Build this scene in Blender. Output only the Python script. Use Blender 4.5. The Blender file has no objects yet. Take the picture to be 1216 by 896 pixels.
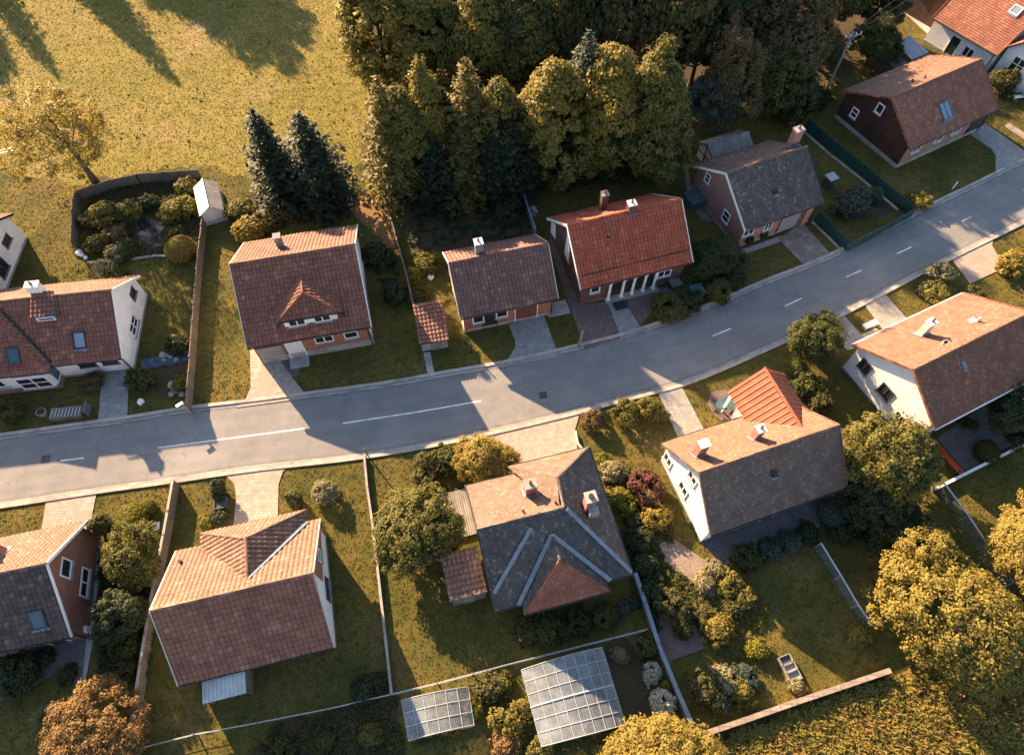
import bpy, bmesh, math, random
import numpy as np
from mathutils import Vector, Matrix

random.seed(7)
RNG = np.random.default_rng(11)
SC = bpy.context.scene
COL = SC.collection
R = math.radians

# ------------------------------------------------------------------ camera
CAM_H, CAM_DOWN, FOCAL = 44.854, R(60.0), 780.0        # metres, tilt below horizon, focal in photo pixels
cd = bpy.data.cameras.new("camera")
cd.sensor_width = 36.0
cd.lens = FOCAL / 1216.0 * 36.0
cd.clip_start, cd.clip_end = 0.5, 3000.0
cam = bpy.data.objects.new("camera", cd)
cam.location = (0, 0, CAM_H)
cam.rotation_euler = (R(90) - CAM_DOWN, 0, 0)
COL.objects.link(cam)
SC.camera = cam

# ------------------------------------------------------------------ daylight
SUN_EL, SHADOW_AZ = R(21.8), R(-51.0)                  # low golden sun, shadows run to the lower right
wd = bpy.data.worlds.new("World")
SC.world = wd
wd.use_nodes = True
nt = wd.node_tree
sky = nt.nodes.new("ShaderNodeTexSky")
sky.sky_type = 'NISHITA'
sky.sun_disc = False
sky.sun_elevation = SUN_EL
sky.sun_rotation = math.atan2(-math.cos(SHADOW_AZ), -math.sin(SHADOW_AZ))
sky.air_density, sky.dust_density, sky.ozone_density = 1.0, 1.3, 0.8
bg = nt.nodes["Background"]
bg.inputs[1].default_value = 0.06
nt.links.new(sky.outputs[0], bg.inputs[0])
sl = bpy.data.lights.new("sun", 'SUN')
sl.energy, sl.angle, sl.color = 4.7, R(0.55), (1.0, 0.67, 0.385)
so = bpy.data.objects.new("sun", sl)
ld = Vector((math.cos(SHADOW_AZ) * math.cos(SUN_EL), math.sin(SHADOW_AZ) * math.cos(SUN_EL), -math.sin(SUN_EL)))
so.rotation_euler = ld.to_track_quat('-Z', 'Y').to_euler()
so.location = (-60, 90, 80)
COL.objects.link(so)
SC.view_settings.view_transform = 'Standard'
SC.view_settings.look = 'None'
SC.view_settings.gamma = 1.0
SC.view_settings.exposure = 2.45
SC.cycles.max_bounces = 6
SC.cycles.transparent_max_bounces = 12

# ------------------------------------------------------------------ helpers
def at(px, py, z=0.0):
    """survey point: where the sight line through a photo pixel meets the level z"""
    a, b = (px - 608.0) / FOCAL, (448.0 - py) / FOCAL
    ct, st = math.cos(CAM_DOWN), math.sin(CAM_DOWN)
    t = (z - CAM_H) / (-st + b * ct)
    return Vector((a * t, (ct + b * st) * t, z))

def tag(o, label=None, cat=None, group=None, kind=None):
    if label: o["label"] = label
    if cat: o["category"] = cat
    if group: o["group"] = group
    if kind: o["kind"] = kind
    return o

def empty(name, loc, rz=0.0, label=None, cat=None, group=None):
    o = bpy.data.objects.new(name, None)
    o.empty_display_size = 0.3
    o.location = loc
    o.rotation_euler = (0, 0, rz)
    COL.objects.link(o)
    return tag(o, label, cat, group)

class MB:
    """collects faces (with uv in metres and material index) and links them as ONE mesh object"""
    def __init__(s): s.v, s.f, s.m, s.uv = [], [], [], []
    def face(s, pts, mi=0, uv=None):
        n = len(s.v)
        pts = [Vector(p) for p in pts]
        s.v += pts
        s.f.append(tuple(range(n, n + len(pts))))
        s.m.append(mi)
        if uv is None:
            nn = Vector((0, 0, 0))
            for i in range(len(pts)):
                nn += (pts[i] - pts[0]).cross(pts[(i + 1) % len(pts)] - pts[0])
            if nn.length > 1e-12: nn.normalize()
            else: nn = Vector((0, 0, 1))
            if abs(nn.z) > 0.97: u, w = Vector((1, 0, 0)), Vector((0, 1, 0))
            else:
                u = Vector((0, 0, 1)).cross(nn).normalized()
                w = nn.cross(u)
            uv = [(p.dot(u), p.dot(w)) for p in pts]
        s.uv.append(uv)
    def hexa(s, b, t, mi=0, bottom=True):
        """b, t: four lower and four upper corners, counter-clockwise from above"""
        if bottom: s.face(b[::-1], mi)
        s.face(t, mi)
        for i in range(4):
            j = (i + 1) % 4
            s.face([b[i], b[j], t[j], t[i]], mi)
    def box(s, c, d, mi=0, rz=0.0):
        x, y, z = d[0] / 2, d[1] / 2, d[2] / 2
        M = Matrix.Rotation(rz, 3, 'Z')
        k = [Vector(c) + M @ Vector(q) for q in ((-x, -y, -z), (x, -y, -z), (x, y, -z), (-x, y, -z), (-x, -y, z), (x, -y, z), (x, y, z), (-x, y, z))]
        s.hexa(k[:4], k[4:], mi)
    def bar(s, a, b, w, h, mi=0, up=(0, 0, 1)):
        """rectangular bar from a to b, w wide across, h along up"""
        a, b, up = Vector(a), Vector(b), Vector(up)
        d = (b - a).normalized()
        sd = d.cross(up)
        if sd.length < 1e-4: sd = d.cross(Vector((1, 0, 0)))
        sd.normalize()
        u = sd.cross(d)
        q = [sd * (-w / 2) + u * (-h / 2), sd * (w / 2) + u * (-h / 2), sd * (w / 2) + u * (h / 2), sd * (-w / 2) + u * (h / 2)]
        A, B = [a + x for x in q], [b + x for x in q]
        s.face(A, mi); s.face(B[::-1], mi)
        for i in range(4):
            j = (i + 1) % 4
            s.face([A[j], A[i], B[i], B[j]], mi)
    def tube(s, pts, rad, n=8, mi=0, caps=True):
        pts = [Vector(p) for p in pts]
        rad = [rad] * len(pts) if not hasattr(rad, '__len__') else rad
        rings, prev = [], Vector((1, 0, 0))
        for i, p in enumerate(pts):
            d = (pts[min(i + 1, len(pts) - 1)] - pts[max(i - 1, 0)]).normalized()
            x = prev - d * prev.dot(d)
            if x.length < 1e-3: x = Vector((0, 1, 0)) - d * d.y
            x.normalize(); prev = x
            y = d.cross(x)
            rings.append([p + (x * math.cos(2 * math.pi * k / n) + y * math.sin(2 * math.pi * k / n)) * rad[i] for k in range(n)])
        for a, b in zip(rings, rings[1:]):
            for k in range(n):
                s.face([a[k], a[(k + 1) % n], b[(k + 1) % n], b[k]], mi)
        if caps:
            s.face(rings[0][::-1], mi); s.face(rings[-1], mi)
    def sheet(s, poly, z, mi=0):
        s.face([(p[0], p[1], z) for p in poly], mi)
    def build(s, name, mats, parent=None, weld=False):
        me = bpy.data.meshes.new(name)
        me.from_pydata([tuple(p) for p in s.v], [], s.f)
        mats = mats if isinstance(mats, (list, tuple)) else [mats]
        for m in mats: me.materials.append(m)
        me.polygons.foreach_set("material_index", s.m)
        ul = me.uv_layers.new(name="uv")
        ul.data.foreach_set("uv", [c for f in s.uv for q in f for c in q])
        if weld:
            bm = bmesh.new(); bm.from_mesh(me)
            bmesh.ops.remove_doubles(bm, verts=bm.verts, dist=0.0005)
            bm.to_mesh(me); bm.free()
        o = bpy.data.objects.new(name, me)
        COL.objects.link(o)
        if parent: o.parent = parent
        return o

# ------------------------------------------------------------------ materials
def new_mat(name):
    m = bpy.data.materials.new(name); m.use_nodes = True
    t = m.node_tree
    return m, t, t.nodes["Principled BSDF"]

def nd(t, kind, **kw):
    n = t.nodes.new(kind)
    for k, v in kw.items():
        if k.startswith("i_"): n.inputs[k[2:].replace("_", " ")].default_value = v
        else: setattr(n, k, v)
    return n

def c4(c): return (c[0], c[1], c[2], 1.0)

def mixc(t, fac, a, b, mode='MIX'):
    n = t.nodes.new("ShaderNodeMix"); n.data_type = 'RGBA'; n.blend_type = mode
    for s, v in ((n.inputs[0], fac), (n.inputs[6], a), (n.inputs[7], b)):
        if isinstance(v, (tuple, list)): s.default_value = c4(v)
        elif isinstance(v, (int, float)): s.default_value = v
        else: t.links.new(v, s)
    return n.outputs[2]

def ramp(t, src, lo, hi):
    n = t.nodes.new("ShaderNodeMapRange")
    n.inputs[1].default_value, n.inputs[2].default_value = lo, hi
    t.links.new(src, n.inputs[0])
    return n.outputs[0]

def ramp2(t, src, lo, hi, a, b):
    n = t.nodes.new("ShaderNodeMapRange")
    for i, v in enumerate((lo, hi, a, b)): n.inputs[i + 1].default_value = v
    t.links.new(src, n.inputs[0])
    return n.outputs[0]

def noise(t, coord, scale, detail=4.0, rough=0.6):
    n = nd(t, "ShaderNodeTexNoise"); n.inputs["Scale"].default_value = scale
    n.inputs["Detail"].default_value = detail; n.inputs["Roughness"].default_value = rough
    if coord is not None: t.links.new(coord, n.inputs["Vector"])
    return n.outputs["Fac"]

def bump(t, src, strength, dist, bs):
    b = nd(t, "ShaderNodeBump"); b.inputs["Strength"].default_value = strength; b.inputs["Distance"].default_value = dist
    t.links.new(src, b.inputs["Height"]); t.links.new(b.outputs[0], bs.inputs["Normal"])
    return b

def surf(name, c1, c2, scale=3.0, c3=None, scale3=0.4, rough=0.85, bmp=0.3, bdist=0.02, fine=40.0, metal=0.0, spec=0.3):
    """plain weathered surface: two tones by noise, a third by a larger noise, fine grain bump"""
    m, t, bs = new_mat(name)
    tc = nd(t, "ShaderNodeTexCoord").outputs["Object"]
    a = ramp(t, noise(t, tc, scale, 6), 0.35, 0.65)
    col = mixc(t, a, c1, c2)
    if c3 is not None:
        col = mixc(t, ramp(t, noise(t, tc, scale3, 5), 0.48, 0.66), col, c3)
    g = noise(t, tc, fine, 3)
    col = mixc(t, 0.25, col, mixc(t, ramp(t, g, 0.3, 0.7), (0.35, 0.35, 0.35), (1.5, 1.5, 1.5)), 'MULTIPLY')
    t.links.new(col, bs.inputs["Base Color"])
    bs.inputs["Roughness"].default_value = rough
    bs.inputs["Metallic"].default_value = metal
    bs.inputs["Specular IOR Level"].default_value = spec
    if bmp: bump(t, g, bmp, bdist, bs)
    return m

def brick_mat(name, c1, c2, mortar, bw=0.24, bh=0.078, msize=0.012, rough=0.9, var=None, offset=0.5, stain=None, bs_=0.4):
    m, t, bs = new_mat(name)
    uv = nd(t, "ShaderNodeUVMap").outputs[0]
    tc = nd(t, "ShaderNodeTexCoord").outputs["Object"]
    b = nd(t, "ShaderNodeTexBrick"); b.offset = offset
    t.links.new(uv, b.inputs["Vector"])
    b.inputs["Color1"].default_value, b.inputs["Color2"].default_value, b.inputs["Mortar"].default_value = c4(c1), c4(c2), c4(mortar)
    b.inputs["Scale"].default_value = 1.0
    b.inputs["Mortar Size"].default_value = msize
    b.inputs["Brick Width"].default_value, b.inputs["Row Height"].default_value = bw, bh
    col = mixc(t, 0.45, b.outputs["Color"], mixc(t, ramp(t, noise(t, tc, 2.2, 6), 0.3, 0.7), (0.45, 0.45, 0.45), (1.45, 1.4, 1.35)), 'MULTIPLY')
    if var is not None:
        col = mixc(t, ramp(t, noise(t, tc, 0.8, 6), 0.47, 0.66), col, var)
    if stain is not None:
        col = mixc(t, ramp(t, noise(t, tc, 0.35, 7, 0.7), 0.52, 0.72), col, stain)
    t.links.new(col, bs.inputs["Base Color"])
    bs.inputs["Roughness"].default_value = rough
    bs.inputs["Specular IOR Level"].default_value = 0.25
    inv = nd(t, "ShaderNodeMath", operation='SUBTRACT'); inv.inputs[0].default_value = 1.0
    t.links.new(b.outputs["Fac"], inv.inputs[1])
    bump(t, inv.outputs[0], bs_, 0.012, bs)
    return m

def tile_mat(name, c1, c2, c3, moss=None, moss_amt=0.5, stagger=0.0, rough=0.8, lich=None, groove_shade=0.38):
    """roof tiles: uv counts tiles, so every tile gets a tone of its own; stains and lichen on top"""
    m, t, bs = new_mat(name)
    uv = nd(t, "ShaderNodeUVMap").outputs[0]
    tc = nd(t, "ShaderNodeTexCoord").outputs["Object"]
    sep = nd(t, "ShaderNodeSeparateXYZ"); t.links.new(uv, sep.inputs[0])
    fy = nd(t, "ShaderNodeMath", operation='FLOOR'); t.links.new(sep.outputs[1], fy.inputs[0])
    sh = nd(t, "ShaderNodeMath", operation='MULTIPLY_ADD'); t.links.new(fy.outputs[0], sh.inputs[0]); sh.inputs[1].default_value = stagger; t.links.new(sep.outputs[0], sh.inputs[2])
    fx = nd(t, "ShaderNodeMath", operation='FLOOR'); t.links.new(sh.outputs[0], fx.inputs[0])
    cb = nd(t, "ShaderNodeCombineXYZ"); t.links.new(fx.outputs[0], cb.inputs[0]); t.links.new(fy.outputs[0], cb.inputs[1])
    wn = nd(t, "ShaderNodeTexWhiteNoise", noise_dimensions='2D'); t.links.new(cb.outputs[0], wn.inputs["Vector"])
    col = mixc(t, wn.outputs["Value"], c1, c2)
    w2 = ramp(t, wn.outputs["Value"], 0.86, 0.95)
    col = mixc(t, w2, col, c3)
    col = mixc(t, 0.5, col, mixc(t, ramp(t, noise(t, tc, 1.3, 7, 0.65), 0.32, 0.68), (0.5, 0.5, 0.5), (1.45, 1.4, 1.35)), 'MULTIPLY')
    if moss is not None:
        f = nd(t, "ShaderNodeMath", operation='MULTIPLY'); t.links.new(ramp(t, noise(t, tc, 0.75, 8, 0.72), 0.5, 0.7), f.inputs[0]); f.inputs[1].default_value = moss_amt
        col = mixc(t, f.outputs[0], col, moss)
    if lich is not None:
        col = mixc(t, ramp(t, noise(t, tc, 6.0, 6, 0.7), 0.62, 0.75), col, lich)
    if groove_shade:  # joint, valley and lap-edge shade painted into the tile colour
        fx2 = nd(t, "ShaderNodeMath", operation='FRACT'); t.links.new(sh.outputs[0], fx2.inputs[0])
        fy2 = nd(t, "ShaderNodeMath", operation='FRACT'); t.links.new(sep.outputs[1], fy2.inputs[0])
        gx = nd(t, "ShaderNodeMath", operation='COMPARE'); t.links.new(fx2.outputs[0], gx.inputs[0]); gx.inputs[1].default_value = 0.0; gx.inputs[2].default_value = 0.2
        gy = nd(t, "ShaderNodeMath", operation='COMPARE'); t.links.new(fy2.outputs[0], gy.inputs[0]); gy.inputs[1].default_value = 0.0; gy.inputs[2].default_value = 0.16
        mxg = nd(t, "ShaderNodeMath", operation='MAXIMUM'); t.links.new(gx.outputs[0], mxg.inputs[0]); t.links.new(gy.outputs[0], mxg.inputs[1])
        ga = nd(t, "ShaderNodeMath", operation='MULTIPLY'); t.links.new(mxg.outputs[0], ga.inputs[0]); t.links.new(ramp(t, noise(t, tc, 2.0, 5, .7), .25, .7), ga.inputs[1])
        col = mixc(t, ga.outputs[0], col, tuple(x * groove_shade for x in c1))
    t.links.new(col, bs.inputs["Base Color"])
    bs.inputs["Roughness"].default_value = rough
    bs.inputs["Specular IOR Level"].default_value = 0.25
    # joints between neighbouring tiles and grain
    fr = nd(t, "ShaderNodeMath", operation='FRACT'); t.links.new(sh.outputs[0], fr.inputs[0])
    pk = nd(t, "ShaderNodeMath", operation='COMPARE'); t.links.new(fr.outputs[0], pk.inputs[0]); pk.inputs[1].default_value = 0.0; pk.inputs[2].default_value = 0.09
    g = nd(t, "ShaderNodeMath", operation='SUBTRACT'); t.links.new(noise(t, tc, 25, 4), g.inputs[0]); t.links.new(pk.outputs[0], g.inputs[1])
    bump(t, g.outputs[0], 0.5, 0.015, bs)
    return m

def board_mat(name, c1, c2, w=0.14, rough=0.75, stain=None, horizontal=False):
    m, t, bs = new_mat(name)
    uv = nd(t, "ShaderNodeUVMap").outputs[0]
    tc = nd(t, "ShaderNodeTexCoord").outputs["Object"]
    sep = nd(t, "ShaderNodeSeparateXYZ"); t.links.new(uv, sep.inputs[0])
    dv = nd(t, "ShaderNodeMath", operation='DIVIDE'); t.links.new(sep.outputs[1 if horizontal else 0], dv.inputs[0]); dv.inputs[1].default_value = w
    fl = nd(t, "ShaderNodeMath", operation='FLOOR'); t.links.new(dv.outputs[0], fl.inputs[0])
    fr = nd(t, "ShaderNodeMath", operation='FRACT'); t.links.new(dv.outputs[0], fr.inputs[0])
    wn = nd(t, "ShaderNodeTexWhiteNoise", noise_dimensions='1D'); t.links.new(fl.outputs[0], wn.inputs["W"])
    col = mixc(t, wn.outputs["Value"], c1, c2)
    col = mixc(t, 0.4, col, mixc(t, ramp(t, noise(t, tc, 5, 6), 0.3, 0.7), (0.5, 0.5, 0.5), (1.4, 1.4, 1.4)), 'MULTIPLY')
    if stain is not None: col = mixc(t, ramp(t, noise(t, tc, 0.9, 6), 0.5, 0.68), col, stain)
    pk = nd(t, "ShaderNodeMath", operation='COMPARE'); t.links.new(fr.outputs[0], pk.inputs[0]); pk.inputs[1].default_value = 0.0; pk.inputs[2].default_value = 0.1
    col = mixc(t, pk.outputs[0], col, tuple(x * 0.3 for x in c1))
    t.links.new(col, bs.inputs["Base Color"])
    bs.inputs["Roughness"].default_value = rough
    inv = nd(t, "ShaderNodeMath", operation='SUBTRACT'); inv.inputs[0].default_value = 1.0; t.links.new(pk.outputs[0], inv.inputs[1])
    bump(t, inv.outputs[0], 0.6, 0.02, bs)
    return m

def glass_mat(name, c, rough=0.06):
    m, t, bs = new_mat(name)
    bs.inputs["Base Color"].default_value = c4(c)
    bs.inputs["Roughness"].default_value = rough
    bs.inputs["Specular IOR Level"].default_value = 0.6
    return m

def film_mat(name, c, alpha=0.6, rough=0.25):
    m, t, bs = new_mat(name)
    tc = nd(t, "ShaderNodeTexCoord").outputs["Object"]
    n = noise(t, tc, 1.1, 6, 0.65)
    col = mixc(t, ramp(t, n, 0.3, 0.7), tuple(x * 0.7 for x in c), c)
    t.links.new(col, bs.inputs["Base Color"])
    bs.inputs["Roughness"].default_value = rough
    t.links.new(ramp2(t, noise(t, tc, 0.9, 6, .7), .3, .7, alpha - .22, alpha + .14), bs.inputs["Alpha"])
    bump(t, noise(t, tc, 1.6, 2), 0.15, 0.05, bs)
    return m

def leaf_mat(name, c1, c2, c3, trans=0.38, scale=1.3):
    """leaves: hue drifts within the crown and from tree to tree; light passes through"""
    m, t, bs = new_mat(name)
    tc = nd(t, "ShaderNodeTexCoord").outputs["Object"]
    oi = nd(t, "ShaderNodeObjectInfo").outputs["Random"]
    geo = nd(t, "ShaderNodeNewGeometry").outputs["Random Per Island"]
    col = mixc(t, ramp(t, noise(t, tc, scale, 5), 0.35, 0.65), c1, c2)
    col = mixc(t, ramp(t, geo, 0.72, 0.9), col, c3)
    col = mixc(t, 0.5, col, mixc(t, geo, (0.7, 0.7, 0.7), (1.3, 1.3, 1.3)), 'MULTIPLY')
    col = mixc(t, 0.6, col, mixc(t, oi, (0.75, 0.82, 0.8), (1.25, 1.15, 1.1)), 'MULTIPLY')
    t.links.new(col, bs.inputs["Base Color"])
    bs.inputs["Roughness"].default_value = 0.6
    bs.inputs["Specular IOR Level"].default_value = 0.2
    tr = nd(t, "ShaderNodeBsdfTranslucent")
    tcol = mixc(t, 1.0, col, (1.15, 1.08, 0.7), 'MULTIPLY')
    t.links.new(tcol, tr.inputs[0])
    mx = nd(t, "ShaderNodeMixShader"); mx.inputs[0].default_value = trans
    t.links.new(bs.outputs[0], mx.inputs[1]); t.links.new(tr.outputs[0], mx.inputs[2])
    t.links.new(mx.outputs[0], t.nodes["Material Output"].inputs[0])
    return m

M = {}
def asphalt_mat():
    m = surf('asphalt', (0.16, 0.162, 0.162), (0.197, 0.196, 0.193), 0.9, (0.23, 0.226, 0.22), 0.18, 0.85, 0.35, 0.01, 30)
    t = m.node_tree; bs = t.nodes["Principled BSDF"]
    col = bs.inputs["Base Color"].links[0].from_socket
    tc = nd(t, "ShaderNodeTexCoord").outputs["Object"]
    sep = nd(t, "ShaderNodeSeparateXYZ"); t.links.new(nd(t, "ShaderNodeUVMap").outputs[0], sep.inputs[0])
    def near(c, w):
        d = nd(t, "ShaderNodeMath", operation='SUBTRACT'); t.links.new(sep.outputs[0], d.inputs[0]); d.inputs[1].default_value = c
        ab = nd(t, "ShaderNodeMath", operation='ABSOLUTE'); t.links.new(d.outputs[0], ab.inputs[0])
        r = nd(t, "ShaderNodeMapRange", interpolation_type='SMOOTHSTEP'); t.links.new(ab.outputs[0], r.inputs[0]); r.inputs[1].default_value = 0; r.inputs[2].default_value = w; r.inputs[3].default_value = 1; r.inputs[4].default_value = 0
        return r.outputs[0]
    acc = None
    for c in (.14, .37, .63, .86):
        k = near(c, .09)
        if acc is None: acc = k
        else:
            ad = nd(t, "ShaderNodeMath", operation='ADD'); t.links.new(acc, ad.inputs[0]); t.links.new(k, ad.inputs[1]); acc = ad.outputs[0]
    ml = nd(t, "ShaderNodeMath", operation='MULTIPLY'); t.links.new(acc, ml.inputs[0]); t.links.new(ramp(t, noise(t, tc, .25, 5), .3, .7), ml.inputs[1])
    m2 = nd(t, "ShaderNodeMath", operation='MULTIPLY'); t.links.new(ml.outputs[0], m2.inputs[0]); m2.inputs[1].default_value = .3
    col = mixc(t, m2.outputs[0], col, (0.115, 0.115, 0.117))
    for c in (0.0, 1.0):
        e = nd(t, "ShaderNodeMath", operation='MULTIPLY'); t.links.new(near(c, .06), e.inputs[0]); t.links.new(ramp(t, noise(t, tc, 1.1, 6, .7), .35, .65), e.inputs[1])
        col = mixc(t, e.outputs[0], col, (0.12, 0.105, 0.085))
    v = nd(t, "ShaderNodeTexVoronoi", feature='DISTANCE_TO_EDGE'); v.inputs["Scale"].default_value = .22
    wv = nd(t, "ShaderNodeMix", data_type='VECTOR'); wv.inputs[0].default_value = .12
    t.links.new(tc, wv.inputs[4]); nz = nd(t, "ShaderNodeTexNoise"); nz.inputs["Scale"].default_value = .8; nz.inputs["Detail"].default_value = 5; t.links.new(tc, nz.inputs["Vector"]); sc_ = nd(t, "ShaderNodeVectorMath", operation='SCALE'); sc_.inputs["Scale"].default_value = 14; t.links.new(nz.outputs["Color"], sc_.inputs[0]); t.links.new(sc_.outputs[0], wv.inputs[5])
    t.links.new(wv.outputs[1], v.inputs["Vector"])
    ck = nd(t, "ShaderNodeMapRange"); t.links.new(v.outputs["Distance"], ck.inputs[0]); ck.inputs[1].default_value = .002; ck.inputs[2].default_value = .007; ck.inputs[3].default_value = .35; ck.inputs[4].default_value = 0
    ckm = nd(t, "ShaderNodeMath", operation='MULTIPLY'); t.links.new(ck.outputs[0], ckm.inputs[0]); t.links.new(ramp(t, noise(t, tc, .09, 3), .48, .6), ckm.inputs[1])
    col = mixc(t, ckm.outputs[0], col, (0.06, 0.06, 0.06))
    t.links.new(col, bs.inputs["Base Color"])
    return m
M['asphalt'] = asphalt_mat()
M['kerb'] = surf('kerb_stone', (0.33, 0.30, 0.27), (0.42, 0.385, 0.345), 2.0, (0.25, 0.23, 0.20), 0.6, 0.9, 0.3, 0.01, 30)
M['paint'] = surf('road_paint', (0.72, 0.70, 0.66), (0.82, 0.80, 0.76), 3, (0.5, 0.48, 0.45), 1.4, 0.8, 0.2)
M['iron'] = surf('cast_iron', (0.03, 0.03, 0.032), (0.06, 0.06, 0.062), 6, None, 1, 0.5, 0.4, metal=0.4)
M['conc'] = surf('concrete', (0.27, 0.26, 0.25), (0.36, 0.345, 0.325), 1.6, (0.20, 0.195, 0.18), 0.7, 0.9, 0.3)
M['concdark'] = surf('dark_concrete', (0.13, 0.125, 0.12), (0.19, 0.18, 0.17), 1.6, (0.09, 0.09, 0.085), 0.7, 0.9, 0.3)
M['pv_grey'] = brick_mat('grey_pavers', (0.25, 0.25, 0.245), (0.32, 0.315, 0.305), (0.15, 0.15, 0.14), 0.3, 0.22, 0.018, var=(0.22, 0.21, 0.2), stain=(0.17, 0.165, 0.15))
M['pv_pink'] = brick_mat('pinkish_pavers', (0.335, 0.275, 0.235), (0.415, 0.345, 0.295), (0.24, 0.19, 0.155), 0.28, 0.2, 0.018, var=(0.30, 0.24, 0.2), stain=(0.25, 0.205, 0.175))
M['pv_brown'] = brick_mat('brown_brick_paving', (0.15, 0.105, 0.095), (0.21, 0.15, 0.135), (0.09, 0.07, 0.065), 0.25, 0.14, 0.02, var=(0.12, 0.09, 0.085), stain=(0.1, 0.08, 0.075))
M['pv_mottle'] = brick_mat('mottled_brick_paving', (0.30, 0.22, 0.18), (0.22, 0.19, 0.175), (0.12, 0.1, 0.09), 0.3, 0.16, 0.02, var=(0.32, 0.28, 0.25), stain=(0.2, 0.13, 0.10))
M['pv_slate'] = brick_mat('dark_slate_paving', (0.12, 0.115, 0.12), (0.17, 0.16, 0.165), (0.07, 0.065, 0.065), 0.3, 0.2, 0.02, var=(0.11, 0.1, 0.1), stain=(0.085, 0.08, 0.08))
M['brick_red'] = brick_mat('red_brick', (0.30, 0.115, 0.065), (0.24, 0.09, 0.055), (0.22, 0.17, 0.14), var=(0.26, 0.11, 0.07))
M['brick_pink'] = brick_mat('pinkish_brick', (0.33, 0.165, 0.125), (0.27, 0.13, 0.10), (0.26, 0.2, 0.17), var=(0.3, 0.16, 0.125))
M['brick_dark'] = brick_mat('dark_brick', (0.14, 0.062, 0.05), (0.105, 0.05, 0.042), (0.09, 0.07, 0.06), var=(0.12, 0.065, 0.055))
M['brick_orange'] = brick_mat('orange_brick', (0.34, 0.13, 0.065), (0.29, 0.105, 0.055), (0.24, 0.16, 0.12), var=(0.31, 0.13, 0.075))
M['render'] = surf('white_render', (0.74, 0.735, 0.725), (0.80, 0.795, 0.785), 1.2, (0.64, 0.62, 0.595), 0.5, 0.9, 0.15, 0.01, 25)
M['render_cream'] = surf('cream_render', (0.56, 0.5, 0.42), (0.64, 0.575, 0.49), 1.2, (0.48, 0.42, 0.35), 0.5, 0.9, 0.15, 0.01, 25)
M['timber'] = board_mat('dark_timber_cladding', (0.028, 0.015, 0.012), (0.06, 0.024, 0.017), 0.2, 0.6, stain=(0.075, 0.028, 0.018))
M['fencewood'] = board_mat('weathered_boards', (0.15, 0.115, 0.09), (0.22, 0.17, 0.13), 0.11, 0.85, stain=(0.12, 0.095, 0.075))
M['reed'] = board_mat('woven_reed', (0.13, 0.10, 0.075), (0.20, 0.155, 0.115), 0.06, 0.9, stain=(0.105, 0.085, 0.065))
M['greywood'] = board_mat('grey_boards', (0.20, 0.185, 0.17), (0.28, 0.26, 0.24), 0.16, 0.8, stain=(0.16, 0.15, 0.14))
M['white'] = surf('white_paint', (0.74, 0.73, 0.71), (0.8, 0.79, 0.77), 3, None, 1, 0.5, 0.05)
M['blackp'] = surf('black_paint', (0.02, 0.02, 0.022), (0.035, 0.035, 0.037), 4, None, 1, 0.5, 0.05)
M['lead'] = surf('lead_sheet', (0.17, 0.20, 0.235), (0.23, 0.265, 0.30), 3, (0.15, 0.17, 0.19), 1.2, 0.45, 0.2, metal=0.2)
M['bluelead'] = surf('blue_flashing', (0.06, 0.10, 0.15), (0.10, 0.15, 0.21), 3, None, 1, 0.4, 0.1)
M['glass'] = glass_mat('window_glass', (0.02, 0.024, 0.03))
M['skyglass'] = glass_mat('roof_window_glass', (0.045, 0.085, 0.11), 0.12)
M['paleglass'] = glass_mat('pale_roof_window_glass', (0.2, 0.26, 0.31), 0.15)
M['sheet_grey'] = surf('grey_sheet_roof', (0.30, 0.32, 0.34), (0.40, 0.42, 0.44), 2, (0.24, 0.25, 0.26), 0.8, 0.6, 0.2)
M['sheet_light'] = surf('light_sheet_roof', (0.52, 0.51, 0.49), (0.62, 0.6, 0.58), 2, (0.4, 0.39, 0.37), 0.8, 0.6, 0.2)
M['ftop'] = surf('fence_coping', (0.26, 0.24, 0.22), (0.36, 0.33, 0.30), 2, None, 1, 0.8, 0.2)
M['garage_grey'] = board_mat('grey_garage_door', (0.23, 0.235, 0.25), (0.26, 0.265, 0.28), 0.3, 0.5, horizontal=True)
M['garage_red'] = board_mat('rust_red_garage_door', (0.16, 0.045, 0.03), (0.19, 0.055, 0.035), 0.25, 0.5, horizontal=True)
M['door_dark'] = board_mat('dark_door', (0.02, 0.02, 0.022), (0.03, 0.03, 0.032), 0.2, 0.4)
M['door_white'] = surf('white_door', (0.6, 0.59, 0.57), (0.68, 0.67, 0.65), 3, None, 1, 0.5, 0.05)
M['rail'] = surf('pale_metal', (0.45, 0.47, 0.5), (0.55, 0.57, 0.6), 4, None, 1, 0.45, 0.1, metal=0.5)
M['greenmesh'] = surf('dark_green_screen', (0.012, 0.045, 0.045), (0.02, 0.062, 0.062), 5, (0.015, 0.05, 0.04), 1, 0.7, 0.3)
M['clearpanel'] = film_mat('clear_fence_panel', (0.20, 0.25, 0.26), 0.3, 0.12)
M['film'] = film_mat('greenhouse_film', (0.36, 0.42, 0.48), 0.46, 0.2)
M['stone'] = brick_mat('sandstone_wall', (0.27, 0.215, 0.18), (0.33, 0.27, 0.225), (0.17, 0.135, 0.11), 0.7, 0.4, 0.03, var=(0.23, 0.19, 0.155), stain=(0.18, 0.15, 0.125))
M['rock'] = surf('garden_rock', (0.25, 0.24, 0.23), (0.38, 0.36, 0.34), 3, (0.18, 0.17, 0.16), 1, 0.9, 0.5, 0.03)
M['pole'] = surf('weathered_pole', (0.17, 0.16, 0.15), (0.25, 0.235, 0.22), 3, None, 1, 0.85, 0.3)
M['bark'] = surf('bark', (0.07, 0.05, 0.035), (0.12, 0.09, 0.065), 6, (0.05, 0.04, 0.03), 1.5, 0.95, 0.6, 0.03, 20)
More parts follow.
